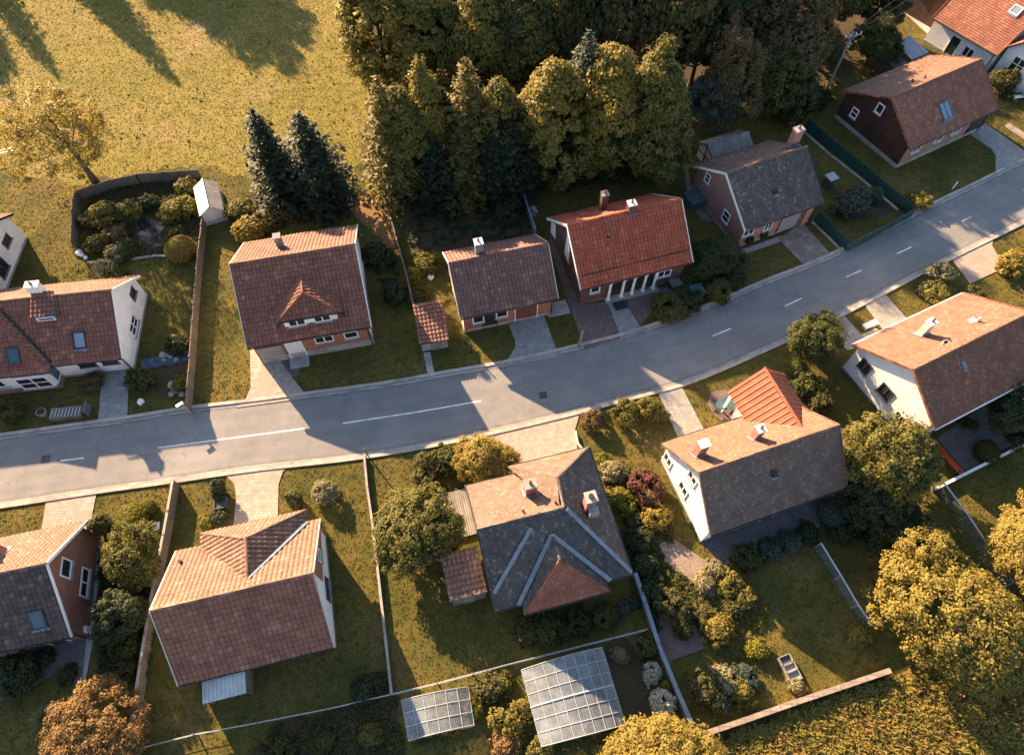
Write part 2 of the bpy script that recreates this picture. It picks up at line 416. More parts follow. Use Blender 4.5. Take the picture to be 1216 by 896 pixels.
M['ghframe'] = surf('greenhouse_frame', (0.36, 0.38, 0.40), (0.44, 0.46, 0.48), 4, None, 1, 0.5, 0.1)
M['redplastic'] = surf('red_paint', (0.42, 0.06, 0.03), (0.48, 0.08, 0.04), 3, None, 1, 0.5, 0.05)
M['blueplastic'] = surf('blue_tarp', (0.04, 0.065, 0.105), (0.065, 0.1, 0.15), 2, None, 1, 0.5, 0.3)
M['tealcover'] = surf('teal_cover', (0.04, 0.09, 0.105), (0.06, 0.12, 0.135), 2, None, 1, 0.5, 0.2)
M['slate_dark'] = surf('dark_plastic', (0.045, 0.05, 0.055), (0.07, 0.075, 0.085), 3, None, 1, 0.5, 0.1)
# roof coverings
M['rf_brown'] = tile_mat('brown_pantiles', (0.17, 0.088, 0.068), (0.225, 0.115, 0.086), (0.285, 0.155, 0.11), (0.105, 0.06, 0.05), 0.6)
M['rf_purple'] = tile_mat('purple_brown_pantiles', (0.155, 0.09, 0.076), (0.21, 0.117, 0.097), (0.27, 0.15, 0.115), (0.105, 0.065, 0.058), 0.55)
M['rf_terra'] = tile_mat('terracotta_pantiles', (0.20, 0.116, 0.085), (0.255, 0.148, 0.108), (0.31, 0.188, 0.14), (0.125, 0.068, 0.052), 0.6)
M['rf_brown_shade'] = tile_mat('red_brown_shaded_pantiles', (0.215, 0.088, 0.062), (0.275, 0.115, 0.08), (0.33, 0.155, 0.105), (0.125, 0.06, 0.048), 0.6)  # brown tiles with the red tone of shaded slopes put into the colour
M['rf_terra_shade'] = tile_mat('terracotta_shaded_pantiles', (0.26, 0.108, 0.075), (0.325, 0.138, 0.095), (0.38, 0.18, 0.125), (0.14, 0.066, 0.052), 0.65)  # shaded-slope copy of the terracotta tiles, its shade tone put into the colour
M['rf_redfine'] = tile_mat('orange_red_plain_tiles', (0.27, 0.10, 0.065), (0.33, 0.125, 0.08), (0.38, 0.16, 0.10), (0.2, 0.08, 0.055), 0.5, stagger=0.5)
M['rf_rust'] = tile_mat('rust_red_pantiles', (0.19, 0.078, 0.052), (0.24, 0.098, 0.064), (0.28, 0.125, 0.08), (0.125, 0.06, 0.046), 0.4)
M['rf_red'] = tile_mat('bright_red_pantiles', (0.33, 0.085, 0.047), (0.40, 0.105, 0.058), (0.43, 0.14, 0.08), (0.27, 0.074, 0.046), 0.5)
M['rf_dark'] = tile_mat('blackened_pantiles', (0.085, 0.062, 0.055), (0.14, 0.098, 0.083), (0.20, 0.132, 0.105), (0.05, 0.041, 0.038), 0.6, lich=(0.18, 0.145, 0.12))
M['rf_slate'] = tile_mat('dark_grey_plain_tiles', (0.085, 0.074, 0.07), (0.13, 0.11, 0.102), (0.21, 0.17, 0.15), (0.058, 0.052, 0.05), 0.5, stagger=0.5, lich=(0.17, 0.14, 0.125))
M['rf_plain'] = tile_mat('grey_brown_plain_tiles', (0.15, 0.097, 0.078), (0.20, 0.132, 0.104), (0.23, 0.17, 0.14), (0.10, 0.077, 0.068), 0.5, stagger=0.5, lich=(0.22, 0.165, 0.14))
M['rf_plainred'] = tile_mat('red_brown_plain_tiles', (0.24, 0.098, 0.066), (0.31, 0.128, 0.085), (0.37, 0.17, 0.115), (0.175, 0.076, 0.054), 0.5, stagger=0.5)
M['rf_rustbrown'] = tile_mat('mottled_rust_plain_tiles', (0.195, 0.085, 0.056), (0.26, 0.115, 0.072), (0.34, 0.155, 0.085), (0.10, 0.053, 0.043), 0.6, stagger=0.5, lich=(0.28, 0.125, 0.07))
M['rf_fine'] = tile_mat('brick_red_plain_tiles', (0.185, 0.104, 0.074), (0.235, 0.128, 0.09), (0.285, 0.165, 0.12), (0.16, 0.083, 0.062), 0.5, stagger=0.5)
M['rf_metal'] = tile_mat('rust_red_ribbed_sheet', (0.30, 0.095, 0.055), (0.33, 0.105, 0.06), (0.36, 0.12, 0.07), (0.25, 0.085, 0.05), 0.4, rough=0.55, groove_shade=0)
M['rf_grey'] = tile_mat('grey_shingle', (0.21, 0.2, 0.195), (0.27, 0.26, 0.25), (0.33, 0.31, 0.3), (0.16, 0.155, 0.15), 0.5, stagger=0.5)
# ground
def ground_mat(name, c1, c2, c3, s1=0.25, s2=1.8, soil=None):
    m, t, bs = new_mat(name)
    tc = nd(t, "ShaderNodeTexCoord").outputs["Object"]
    col = mixc(t, ramp(t, noise(t, tc, s1, 6), 0.38, 0.62), c1, c2)
    col = mixc(t, ramp(t, noise(t, tc, s2, 6), 0.5, 0.68), col, c3)
    if soil is not None: col = mixc(t, ramp(t, noise(t, tc, 0.12, 7, 0.7), 0.55, 0.7), col, soil)
    g = noise(t, tc, 9, 5, 0.7)
    col = mixc(t, 0.45, col, mixc(t, ramp(t, g, 0.3, 0.7), (0.4, 0.4, 0.4), (1.5, 1.5, 1.5)), 'MULTIPLY')
    t.links.new(col, bs.inputs["Base Color"]); bs.inputs["Roughness"].default_value = 0.95
    bs.inputs["Specular IOR Level"].default_value = 0.1
    bump(t, g, 0.6, 0.06, bs)
    return m
M['ground'] = ground_mat('turf', (0.066, 0.067, 0.017), (0.13, 0.10, 0.026), (0.047, 0.053, 0.015), soil=(0.15, 0.10, 0.04))
M['meadow'] = ground_mat('meadow', (0.17, 0.15, 0.034), (0.225, 0.175, 0.05), (0.115, 0.118, 0.028), 0.09, 0.7, soil=(0.26, 0.185, 0.095))
M['soil'] = ground_mat('soil', (0.055, 0.042, 0.027), (0.075, 0.055, 0.034), (0.045, 0.045, 0.02), 0.5, 2.0)
M['drysoil'] = ground_mat('dry_soil', (0.19, 0.11, 0.05), (0.23, 0.135, 0.06), (0.14, 0.095, 0.04), 0.5, 2.0)
M['gravel'] = ground_mat('gravel_surface', (0.20, 0.165, 0.14), (0.26, 0.21, 0.175), (0.15, 0.12, 0.1), 0.7, 5.0)
def water_mat():
    m, t, bs = new_mat('pond_water')
    bs.inputs["Base Color"].default_value = (0.012, 0.02, 0.03, 1); bs.inputs["Roughness"].default_value = 0.06
    tc = nd(t, "ShaderNodeTexCoord").outputs["Object"]
    bump(t, noise(t, tc, 3, 2), 0.05, 0.02, bs)
    return m
M['water'] = water_mat()
# ------------------------------------------------------------------ ground and road
def structure(name, mb, mat):
    return tag(mb.build(name, mat), kind='structure')

g = MB()
NS = 24
for i in range(NS):
    for j in range(NS):
        x0, x1 = -900 + 1800 * i / NS, -900 + 1800 * (i + 1) / NS
        y0, y1 = -800 + 1800 * j / NS, -800 + 1800 * (j + 1) / NS
        g.face([(x0, y0, 0), (x1, y0, 0), (x1, y1, 0), (x0, y1, 0)])
structure('ground', g, M['ground'])

PAVED = []        # polygons (world xy) that grass keeps off

def px_poly(pts): return [at(*p) for p in pts]

def smooth_line(pts, n=6):
    """Catmull-Rom through survey points"""
    P = [Vector((p[0], p[1], 0)) for p in pts]
    P = [P[0] * 2 - P[1]] + P + [P[-1] * 2 - P[-2]]
    out = []
    for i in range(1, len(P) - 2):
        a, b, c, d = P[i - 1:i + 3]
        for k in range(n):
            t = k / n
            out.append(0.5 * ((2 * b) + (c - a) * t + (2 * a - 5 * b + 4 * c - d) * t * t + (3 * b - a - 3 * c + d) * t ** 3))
    out.append(P[-2])
    return out

UP = [(-420, 580), (-200, 551), (0, 522), (150, 501), (222.5, 489.5), (304, 480), (449, 461), (526, 447.5), (608, 433), (708, 410), (763, 395), (845, 365.5), (912, 337), (987, 307), (1084.5, 258), (1157, 223), (1216, 194), (1330, 140), (1480, 72), (1700, -20)]
LO = [(-420, 653), (-200, 624), (0, 596), (112, 579), (207, 566), (304, 552), (409, 540.5), (491, 528), (554, 515.5), (608, 503.5), (683, 485.5), (768, 463), (823, 447), (912, 409), (997, 369.5), (1072, 331), (1127, 303), (1216, 259.5), (1330, 203), (1480, 130), (1700, 24)]
up, lo = smooth_line([at(*p) for p in UP]), smooth_line([at(*p) for p in LO])

def resample(line, n):
    d = [0.0]
    for a, b in zip(line, line[1:]): d.append(d[-1] + (b - a).length)
    out, k = [], 0
    for i in range(n):
        s = d[-1] * i / (n - 1)
        while k < len(d) - 2 and d[k + 1] < s: k += 1
        t = (s - d[k]) / max(1e-9, d[k + 1] - d[k])
        out.append(line[k].lerp(line[k + 1], t))
    return out
NR = 160
up, lo = resample(up, NR), resample(lo, NR)
mb = MB()
for i in range(NR - 1):
    mb.face([(lo[i].x, lo[i].y, .012), (lo[i + 1].x, lo[i + 1].y, .012), (up[i + 1].x, up[i + 1].y, .012), (up[i].x, up[i].y, .012)], 0, [(0, i), (0, i + 1), (1, i + 1), (1, i)])
structure('road', mb, M['asphalt'])

def offset(line, d):
    out = []
    for i, p in enumerate(line):
        t = (line[min(i + 1, len(line) - 1)] - line[max(i - 1, 0)]).normalized()
        out.append(p + Vector((-t.y, t.x, 0)) * d)
    return out

def band(mb, a, b, z0, z1, mi=0):
    """raised strip between two lines (a on the right of b when walking along)"""
    for i in range(len(a) - 1):
        p = [a[i], a[i + 1], b[i + 1], b[i]]
        mb.face([(q.x, q.y, z1) for q in p], mi)
        mb.face([(a[i].x, a[i].y, z0), (a[i + 1].x, a[i + 1].y, z0), (a[i + 1].x, a[i + 1].y, z1), (a[i].x, a[i].y, z1)], mi)
        mb.face([(b[i + 1].x, b[i + 1].y, z0), (b[i].x, b[i].y, z0), (b[i].x, b[i].y, z1), (b[i + 1].x, b[i + 1].y, z1)], mi)
# gutter strip at road level, then the kerb stone
for nm, line, s in (('kerb', up, 1), ('kerb', lo, -1)):
    gut = MB(); band(gut, *( (line, offset(line, .22)) if s > 0 else (offset(line, -.22), line)), 0.0, .03)
    structure('gutter_strip', gut, M['conc'])
    kb = MB(); band(kb, *((offset(line, .25), offset(line, .52)) if s > 0 else (offset(line, -.52), offset(line, -.25))), 0.0, .11)
    structure('kerb', kb, M['kerb'])
PAVED.append([(p.x, p.y) for p in offset(up, .5)[::4]] + [(p.x, p.y) for p in offset(lo, -.5)[::-4]])

mk = MB()
def stripe(a, b, w=.11):
    A, B = at(*a), at(*b)
    d = (B - A).normalized(); n = Vector((-d.y, d.x, 0)) * w / 2
    L = (B - A).length; k = max(1, int(L / 1.2))
    for i in range(k):
        p, q = A.lerp(B, i / k), A.lerp(B, (i + 1) / k)
        mk.face([(p - n).to_tuple()[:2] + (.018,), (q - n).to_tuple()[:2] + (.018,), (q + n).to_tuple()[:2] + (.018,), (p + n).to_tuple()[:2] + (.018,)])
for a, b in [((-120, 571), (-85, 567)), ((-25, 558), (-5, 555.5)), ((72, 547), (100, 543.5)), ((188, 531.5), (275, 520)), ((275, 520), (362, 508.5)), ((407, 502.5), (490, 490)), ((490, 490), (571, 476)), ((846, 399), (868, 390)), ((932, 363.5), (952, 354)), ((1005, 329), (1023.5, 320.5)), ((1065, 301.5), (1082.5, 293)), ((1142, 263), (1153, 257.5)), ((1215, 226), (1232, 217))]:
    stripe(a, b)
structure('road_markings', mk, M['paint'])

for (px, py, s, lab) in ((54.5, 545, .52, 'square iron drain cover in the road near its left end'), (645, 469, .5, 'square iron drain cover in the shaded middle of the road')):
    p = at(px, py)
    t = empty('drain_cover', (p.x, p.y, .012), .15, lab, 'drain cover', 'drain covers in the road')
    f = MB()
    for sx, sy, w, d in ((0, s / 2, s + .1, .06), (0, -s / 2, s + .1, .06), (s / 2, 0, .06, s - .07), (-s / 2, 0, .06, s - .07)): f.box((sx, sy, .006), (w, d, .02))
    f.build('frame', M['iron'], t)
    f = MB()
    for k in range(6): f.box((0, -s * .4 + k * s * .16, .004), (s * .9, .05, .012))
    f.build('grate', M['iron'], t)

# ------------------------------------------------------------------ paved and bare areas
def patch(name, pts, mat, z=.02, thick=True, paved=True):
    P = px_poly(pts)
    if not thick:
        # natural, uneven outline
        rng = random.Random(len(pts) * 7 + int(pts[0][0])); Q = []
        for i in range(len(P)):
            p, q = P[i], P[(i + 1) % len(P)]; L = (q - p).length
            if L > 60: Q.append(p); continue
            k = max(1, int(L / .6)); nrm = Vector((-(q - p).y, (q - p).x, 0)).normalized()
            for j in range(k): Q.append(p.lerp(q, j / k) + nrm * rng.uniform(-.38, .38))
        P = Q
    mb = MB()
    a = sum(P[i].x * P[(i + 1) % len(P)].y - P[(i + 1) % len(P)].x * P[i].y for i in range(len(P)))
    if a < 0: P = P[::-1]
    mb.face([(p.x, p.y, z) for p in P])
    if thick:
        for i in range(len(P)):
            p, q = P[i], P[(i + 1) % len(P)]
            mb.face([(p.x, p.y, 0), (q.x, q.y, 0), (q.x, q.y, z), (p.x, p.y, z)])
    if paved: PAVED.append([(p.x, p.y) for p in P])
    return structure(name, mb, M[mat])

MEADOW = [(-500, -160), (-40, 196), (60, 212), (96, 222), (160, 205), (238, 196), (262, 204), (300, 215), (400, 232), (430, 190), (440, 90), (420, 20), (420, -160)]
patch('meadow', MEADOW, 'meadow', .004, False, False)
BOTTOM = [(560, 1000), (820, 893), (1052, 806), (1110, 790), (1216, 720), (1400, 680), (1500, 1000)]
patch('rough_meadow', BOTTOM, 'meadow', .004, False, False)
patch('dirt_path', [(398, 232), (446, 226), (466, 262), (474, 300), (466, 306), (452, 280), (430, 262), (404, 246)], 'drysoil', .008, False, False)
patch('soil', [(480, 262), (620, 226), (640, 285), (520, 296), (492, 300)], 'soil', .008, False, False)
patch('soil', [(312, 888), (330, 856), (470, 826), (478, 896), (470, 960), (310, 960)], 'soil', .008, False, False)
patch('soil', [(706, 770), (764, 758), (800, 830), (760, 860), (742, 858)], 'soil', .008, False, False)
patch('soil', [(730, 640), (776, 600), (820, 660), (850, 716), (800, 760), (768, 740)], 'soil', .008, False, False)
patch('soil', [(1010, 236), (1050, 216), (1076, 240), (1040, 262), (1006, 258)], 'soil', .008, False, False)
patch('soil', [(98, 298), (110, 212), (238, 206), (238, 296), (206, 304), (150, 308)], 'soil', .008, False, False)
patch('forest_floor', [(400, -120), (460, 120), (470, 232), (620, 222), (820, 200), (836, 130), (1010, 90), (1080, -10), (1100, -120)], 'soil', .006, False, False)

# driveways and paths
patch('driveway', [(122, 441), (154, 436), (151, 502), (116, 507)], 'pv_grey', .05)
patch('driveway', [(297, 408), (326, 418), (341, 440), (366, 472.5), (281, 484), (292, 474), (298, 460)], 'pv_pink', .05)
patch('apron', [(324, 424), (358, 419), (355, 446), (340, 448)], 'pv_slate', .045)
patch('driveway', [(604, 386), (645, 372), (664, 424), (597, 436), (612, 412), (611.5, 404)], 'pv_grey', .05)
patch('path', [(503, 419), (511, 418), (517, 449), (509, 451)], 'conc', .05)
patch('path', [(652, 290), (662, 280), (690, 352), (708, 411), (694, 413.5), (668, 340)], 'pv_brown', .045)
patch('driveway', [(690, 362), (719, 358), (737, 402), (708, 410)], 'pv_brown', .05)
patch('path', [(720, 358), (745, 364), (764, 394), (738, 402)], 'pv_grey', .05)
patch('patio', [(745, 356), (790, 340), (806, 352), (776, 366), (772, 374), (760, 386), (746, 365)], 'pv_brown', .046)
patch('driveway', [(924, 284), (952, 264), (987, 303), (957, 317)], 'pv_mottle', .05)
patch('path', [(876, 298), (928, 280), (932, 285), (880, 303)], 'conc', .048)
patch('driveway', [(1152, 160), (1170, 147), (1218, 181), (1218, 191), (1182, 208), (1182, 185), (1178, 178)], 'pv_grey', .05)
patch('driveway', [(56, 589), (116, 580), (108, 620), (112, 640), (47, 646)], 'pv_pink', .05)
patch('driveway', [(262, 559), (349, 547.5), (336, 560), (331, 575), (330, 612), (290, 620), (277, 626), (281, 590), (278, 574)], 'pv_pink', .05)
patch('driveway', [(572, 512.5), (690, 485.5), (682, 513), (686, 536), (610, 562), (598, 540), (586, 526)], 'pv_pink', .05)
patch('path', [(779, 461), (806, 453), (836, 510), (806, 522)], 'pv_grey', .05)
patch('path', [(974, 382), (998, 370.5), (1028, 403), (1006, 416)], 'pv_grey', .05)
patch('path', [(1024, 358.5), (1048, 346), (1078, 380), (1050, 394)], 'pv_grey', .05)
patch('path', [(1010, 402), (1040, 390), (1052, 396), (1008, 416)], 'conc', .046)
patch('driveway', [(1127, 304), (1180, 277.5), (1178, 292), (1193, 318), (1152, 337)], 'pv_pink', .05)
patch('path', [(200, 571), (213, 569.5), (211, 576), (202, 577)], 'conc', .05)
patch('terrace', [(831, 642), (950, 596), (992, 585), (975, 620), (965, 628), (875, 654), (858, 669)], 'pv_slate', .05)
patch('terrace', [(1112, 520), (1168, 482), (1206, 527), (1146, 560)], 'pv_slate', .05)
patch('terrace', [(20, 775), (104, 748), (98, 812), (80, 812), (80, 788), (70, 790), (60, 803), (10, 830), (-20, 834), (-20, 820), (30, 806), (50, 795), (36, 780)], 'pv_slate', .05)
patch('path', [(108, 690), (117, 640), (121, 642), (111, 760), (100, 816), (97, 812)], 'conc', .048)
patch('patio', [(786, 712), (818, 722), (836, 770), (792, 786), (780, 760)], 'pv_brown', .05)
patch('garden_path', [(783, 645), (800, 640), (842, 668), (856, 690), (850, 716), (822, 690), (790, 668)], 'gravel', .02)
patch('garden_path', [(856, 668), (864, 664), (884, 690), (878, 694)], 'gravel', .02)
patch('garage_apron', [(1072, 14), (1078, 10), (1122, 46), (1114, 52)], 'conc', .05)
patch('yard', [(1114, 50), (1128, 38), (1176, 68), (1168, 84), (1140, 74)], 'pv_brown', .045)
patch('patio', [(844, 466), (862, 462), (884, 498), (866, 506), (848, 494), (840, 480)], 'pv_brown', .05)
patch('bed_edging', [(1172, 80), (1216, 102), (1216, 108), (1170, 88)], 'conc', .05)
patch('stepping_path', [(812, 180), (822, 224), (836, 250), (846, 262), (836, 266), (822, 244), (814, 222)], 'concdark', .045)
patch('garden_path', [(180, 432), (218, 420), (224, 450), (212, 470), (186, 474)], 'soil', .01)
patch('stepping_path', [(1192, 150), (1198, 146), (1216, 158), (1216, 166)], 'pv_mottle', .045)

# pond in the fenced garden
pond = MB()
pp = [at(*p) for p in [(162, 263), (174, 258), (189, 261), (196, 268), (191, 280), (193, 290), (181, 295), (167, 288)]]
pp = resample(smooth_line(pp + [pp[0]], 6), 40)[:-1]
pond.face([(p.x, p.y, .03) for p in pp[::-1]])
structure('pond', pond, M['water'])
PAVED.append([(p.x, p.y) for p in pp])
rim = MB()
for i in range(len(pp)):
    a, b = pp[i], pp[(i + 1) % len(pp)]
    rim.bar((a.x, a.y, .03), (b.x, b.y, .03), .16, .08)
structure('pond_edge', rim, M['soil'])
# ------------------------------------------------------------------ houses
def clip_poly(poly, edges):
    """poly: list of (u,v); edges: list of (nu,nv,d) keeping nu*u+nv*v<=d"""
    for nu, nv, d in edges:
        if not poly: return poly
        out = []
        for i in range(len(poly)):
            a, b = poly[i], poly[(i + 1) % len(poly)]
            da, db = nu * a[0] + nv * a[1] - d, nu * b[0] + nv * b[1] - d
            if da <= 1e-9: out.append(a)
            if (da < -1e-9 and db > 1e-9) or (da > 1e-9 and db < -1e-9):
                t = da / (da - db)
                out.append((a[0] + (b[0] - a[0]) * t, a[1] + (b[1] - a[1]) * t))
        poly = out
    return poly

TILES = dict(pan=(.30, .36, 6, .055, .05), plain=(.2, .24, 0, 0, .03), fine=(.17, .2, 0, 0, .022), rib=(.42, 50, 6, .05, 0))

def roof_slope(mb, poly, kind='pan', mi=0, edge=1, thick=.14):
    """real tile courses on a convex planar polygon, with the slab below it; edge = material index of the slab"""
    P = [Vector(p) for p in poly]
    n = Vector((0, 0, 0))
    for i in range(1, len(P) - 1): n += (P[i] - P[0]).cross(P[i + 1] - P[0])
    n.normalize()
    if n.z < 0: n = -n; P = P[::-1]
    u = Vector((0, 0, 1)).cross(n).normalized(); v = n.cross(u)
    O = min(P, key=lambda p: p.dot(v))
    uv = [((p - O).dot(u), (p - O).dot(v)) for p in P]
    edges = []
    for i in range(len(uv)):
        a, b = uv[i], uv[(i + 1) % len(uv)]
        du, dv = b[0] - a[0], b[1] - a[1]
        L = math.hypot(du, dv)
        if L < 1e-6: continue
        edges.append((dv / L, -du / L, (dv * a[0] - du * a[1]) / L))
    u0, u1 = min(q[0] for q in uv), max(q[0] for q in uv)
    v1 = max(q[1] for q in uv)
    cw, rw, seg, amp, step = TILES[kind]
    nrow = int(math.ceil(v1 / rw))
    us = [u0 + (u1 - u0) * k / max(1, int((u1 - u0) / .7)) for k in range(max(1, int((u1 - u0) / .7)) + 1)]
    if seg:
        k0, k1 = int(math.floor(u0 / cw)), int(math.ceil(u1 / cw))
        us = [cw * (k + s / seg) for k in range(k0, k1) for s in range(seg)] + [cw * k1]
    def hgt(x, f):
        h = step * (1 - f)
        if amp:
            ph = (x / cw) % 1.0
            if kind == 'rib': h += amp * max(0.0, 1 - abs(ph - .5) * 6)
            else: h += amp * (0.5 + 0.5 * math.cos(2 * math.pi * (ph - .5))) ** 0.8
        return h
    ph = (O.x * 1.7 + O.y * 2.3 + O.z) % 6.28
    def sag(a, b): return .022 * math.sin(a * .83 + ph) * math.sin(b * .71 + ph * 1.7) + .012 * math.sin(a * 2.1 + b * 1.3 + ph)
    def pt(q, f):
        j = .012 * math.sin(math.floor(q[0] / cw + 1e-6) * 12.9898 + math.floor(q[1] / rw + 1e-6) * 78.233) if seg and kind == 'pan' else 0
        return O + u * q[0] + v * q[1] + n * (hgt(q[0], f) + sag(q[0], q[1]) + j)
    for r in range(nrow):
        va, vb = r * rw, min((r + 1) * rw, v1)
        for a, b in zip(us, us[1:]):
            c = clip_poly([(a, va), (b, va), (b, vb), (a, vb)], edges)
            if len(c) < 3: continue
            mb.face([pt(q, (q[1] - va) / rw) for q in c], mi, [((q[0] + 500 * cw) / cw, (q[1] + 1e-4 * (1 if q[1] <= va else -1)) / rw + 500) for q in c])
        if r > 0 and step:
            # the riser at the lower edge of the course
            for a, b in zip(us, us[1:]):
                c = clip_poly([(a, va), (b, va), (b, va + 1e-4)], edges)
                if len(c) < 2: continue
                x0, x1 = min(q[0] for q in c), max(q[0] for q in c)
                if x1 - x0 < 1e-4: continue
                mb.face([pt((x0, va), 1), pt((x1, va), 1), pt((x1, va), 0), pt((x0, va), 0)], mi, [((x0 + 500 * cw) / cw, r + 500.05), ((x1 + 500 * cw) / cw, r + 500.05), ((x1 + 500 * cw) / cw, r + 500.1), ((x0 + 500 * cw) / cw, r + 500.1)])
    lowtop = [p - n * .05 for p in P]; low = [p - n * thick for p in P]
    mb.face(low[::-1], edge)
    mb.face(lowtop, edge)
    for i in range(len(P)):
        j = (i + 1) % len(P)
        mb.face([low[i], low[j], lowtop[j], lowtop[i]], edge)
    return n

class House:
    OG, OE = .25, .38
    def __init__(s, label, cat='house', **p):
        s.__dict__.update(p)
        s.root = empty(s.name, (s.x, s.y, 0), s.r, label, cat, 'houses along the road')
        c, q = math.cos(s.r), math.sin(s.r)
        X0, X1, YF, YB = -s.L0 + s.OG, s.L1 - s.OG, -s.Wf + s.OE, s.Wb - s.OE
        s.X0, s.X1, s.YF, s.YB = X0, X1, YF, YB
        PAVED.append([(s.x + a * c - b * q, s.y + a * q + b * c) for a, b in ((X0, YF), (X1, YF), (X1, YB), (X0, YB))])
    def zf_at(s, y): return s.zr - (s.zr - (s.zf if y < 0 else s.zb)) * abs(y) / (s.Wf if y < 0 else s.Wb)
    def walls(s, mats, idx, name='wall', plinth=None):
        """idx: material index for front, back, left, right"""
        mb = MB()
        zf, zb, zr = s.zf_at(s.YF) - .16, s.zf_at(s.YB) - .16, s.zr - .17
        prof = [(s.YF, 0), (s.YB, 0), (s.YB, zb), (0, zr), (s.YF, zf)]
        L = [(s.X0, y, z) for y, z in prof]; Rr = [(s.X1, y, z) for y, z in prof]
        mb.face(L[::-1], idx[2]); mb.face(Rr, idx[3])
        mb.face([L[0], Rr[0], Rr[4], L[4]], idx[0])
        mb.face([L[1], L[2], Rr[2], Rr[1]], idx[1])
        mb.face([L[2], L[3], Rr[3], Rr[2]], 0); mb.face([L[3], L[4], Rr[4], Rr[3]], 0)
        mb.build(name, [M[m] for m in mats], s.root)
        if plinth:
            h, mat = plinth
            pb = MB(); e = .04
            for a, b, w, d in (((s.X0 + s.X1) / 2, s.YF, s.X1 - s.X0 + 2 * e, 2 * e), ((s.X0 + s.X1) / 2, s.YB, s.X1 - s.X0 + 2 * e, 2 * e)):
                pb.box((a, b, h / 2), (w, d, h))
            for a in (s.X0, s.X1): pb.box((a, (s.YF + s.YB) / 2, h / 2), (2 * e, s.YB - s.YF - 2 * e, h))
            pb.build('plinth', M[mat], s.root)
    def roof(s, kind, mat, mat_back=None, barge='white', gutter='blackp', cap=True, barge_r=None):
        a, b = -s.L0, s.L1
        mb = MB()
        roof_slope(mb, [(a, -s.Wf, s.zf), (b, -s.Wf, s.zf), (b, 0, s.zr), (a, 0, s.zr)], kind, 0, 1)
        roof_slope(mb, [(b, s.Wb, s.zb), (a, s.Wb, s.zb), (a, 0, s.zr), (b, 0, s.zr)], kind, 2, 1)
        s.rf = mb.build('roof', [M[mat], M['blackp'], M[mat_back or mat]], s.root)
        if cap:
            cb = MB(); n = int((b - a) / .36)
            for k in range(n):
                x0, x1 = a + (b - a) * k / n, a + (b - a) * (k + 1) / n
                cb.tube([(x0, 0, s.zr + .0), (x1 + .03, 0, s.zr + .0)], [.12, .105], 8)
            cb.build('ridge_cap', M[mat_back or mat], s.rf)
        gb = MB()
        gb.tube([(a, -s.Wf - .05, s.zf - .06), (b, -s.Wf - .05, s.zf - .06)], .065, 6)
        gb.build('gutter', M[gutter], s.rf)
        gb = MB()
        gb.tube([(a, s.Wb + .05, s.zb - .06), (b, s.Wb + .05, s.zb - .06)], .065, 6)
        gb.build('gutter', M[gutter], s.rf)
        gb = MB()
        gb.tube([(b - .35, -s.Wf - .02, s.zf - .1), (b - .35, s.YF - .06, s.zf - .45), (b - .35, s.YF - .06, .05)], .045, 6)
        gb.build('downpipe', M[gutter], s.rf)
        for x, bm_ in ((a, barge), (b, barge_r or barge)):
            if not bm_: continue
            bb = MB(); e = .03 if x > 0 else -.03
            bb.bar((x + e, -s.Wf, s.zf - .03), (x + e, 0, s.zr - .03), .06, .2, 0)
            bb.bar((x + e, s.Wb, s.zb - .03), (x + e, 0, s.zr - .03), .06, .2, 0)
            bb.build('bargeboard', M[bm_], s.rf)
        return s.rf
    def window(s, face, c, z, w, h, cols=2, rows=1, frame='white', pane='glass', sill='conc', parent=None, y=None, lintel=None):
        nrm = {'f': (0, -1, 0), 'b': (0, 1, 0), 'l': (-1, 0, 0), 'r': (1, 0, 0)}[face]
        if face in 'fb': o = Vector((c, (s.YF if face == 'f' else s.YB) if y is None else y, z))
        else: o = Vector(((s.X0 if face == 'l' else s.X1) if y is None else y, c, z))
        return make_window(parent or s.root, o, Vector(nrm), w, h, cols, rows, frame, pane, sill)
    def door(s, face, c, w, h, mat='door_dark', frame='white', name='door', y=None, z0=.05):
        nrm = Vector({'f': (0, -1, 0), 'b': (0, 1, 0), 'l': (-1, 0, 0), 'r': (1, 0, 0)}[face])
        if face in 'fb': o = Vector((c, (s.YF if face == 'f' else s.YB) if y is None else y, 0))
        else: o = Vector(((s.X0 if face == 'l' else s.X1) if y is None else y, c, 0))
        u = Vector((0, 0, 1)).cross(nrm)
        mb = MB()
        def bx(cu, cz, w_, h_, t0, t1):
            c_ = o + u * cu + nrm * ((t0 + t1) / 2)
            d = [abs(u[i]) * w_ + abs(nrm[i]) * (t1 - t0) for i in range(3)]; d[2] = h_
            mb.box((c_.x, c_.y, z0 + cz), d)
        bx(0, h / 2, w, h, -.04, .035)
        d = mb.build(name, M[mat], s.root)
        mb = MB()
        bx(-w / 2 - .04, h / 2, .08, h, -.02, .06); bx(w / 2 + .04, h / 2, .08, h, -.02, .06); bx(0, h + .05, w + .16, .1, -.02, .06)
        mb.build('frame', M[frame], d)
        mb = MB(); bx(w * .36, 1.0, .05, .16, .035, .09); mb.build('handle', M['rail'], d)
        return d
    def skylight(s, x, y, w, h, pane='skyglass', frame='slate_dark', cols=1):
        front = y < 0
        W, ze = (s.Wf, s.zf) if front else (s.Wb, s.zb)
        sg = -1 if front else 1
        v = Vector((0, -sg * W, s.zr - ze)).normalized()
        u = Vector((1, 0, 0)) if front else Vector((-1, 0, 0))
        n = u.cross(v)
        o = Vector((x, y, s.zf_at(y))) + n * .06
        def bx(mb, cu, cv, wu, wv, t0, t1):
            b = [o + u * (cu + a * wu / 2) + v * (cv + q * wv / 2) + n * t0 for a, q in ((-1, -1), (1, -1), (1, 1), (-1, 1))]
            mb.hexa(b, [p + n * (t1 - t0) for p in b])
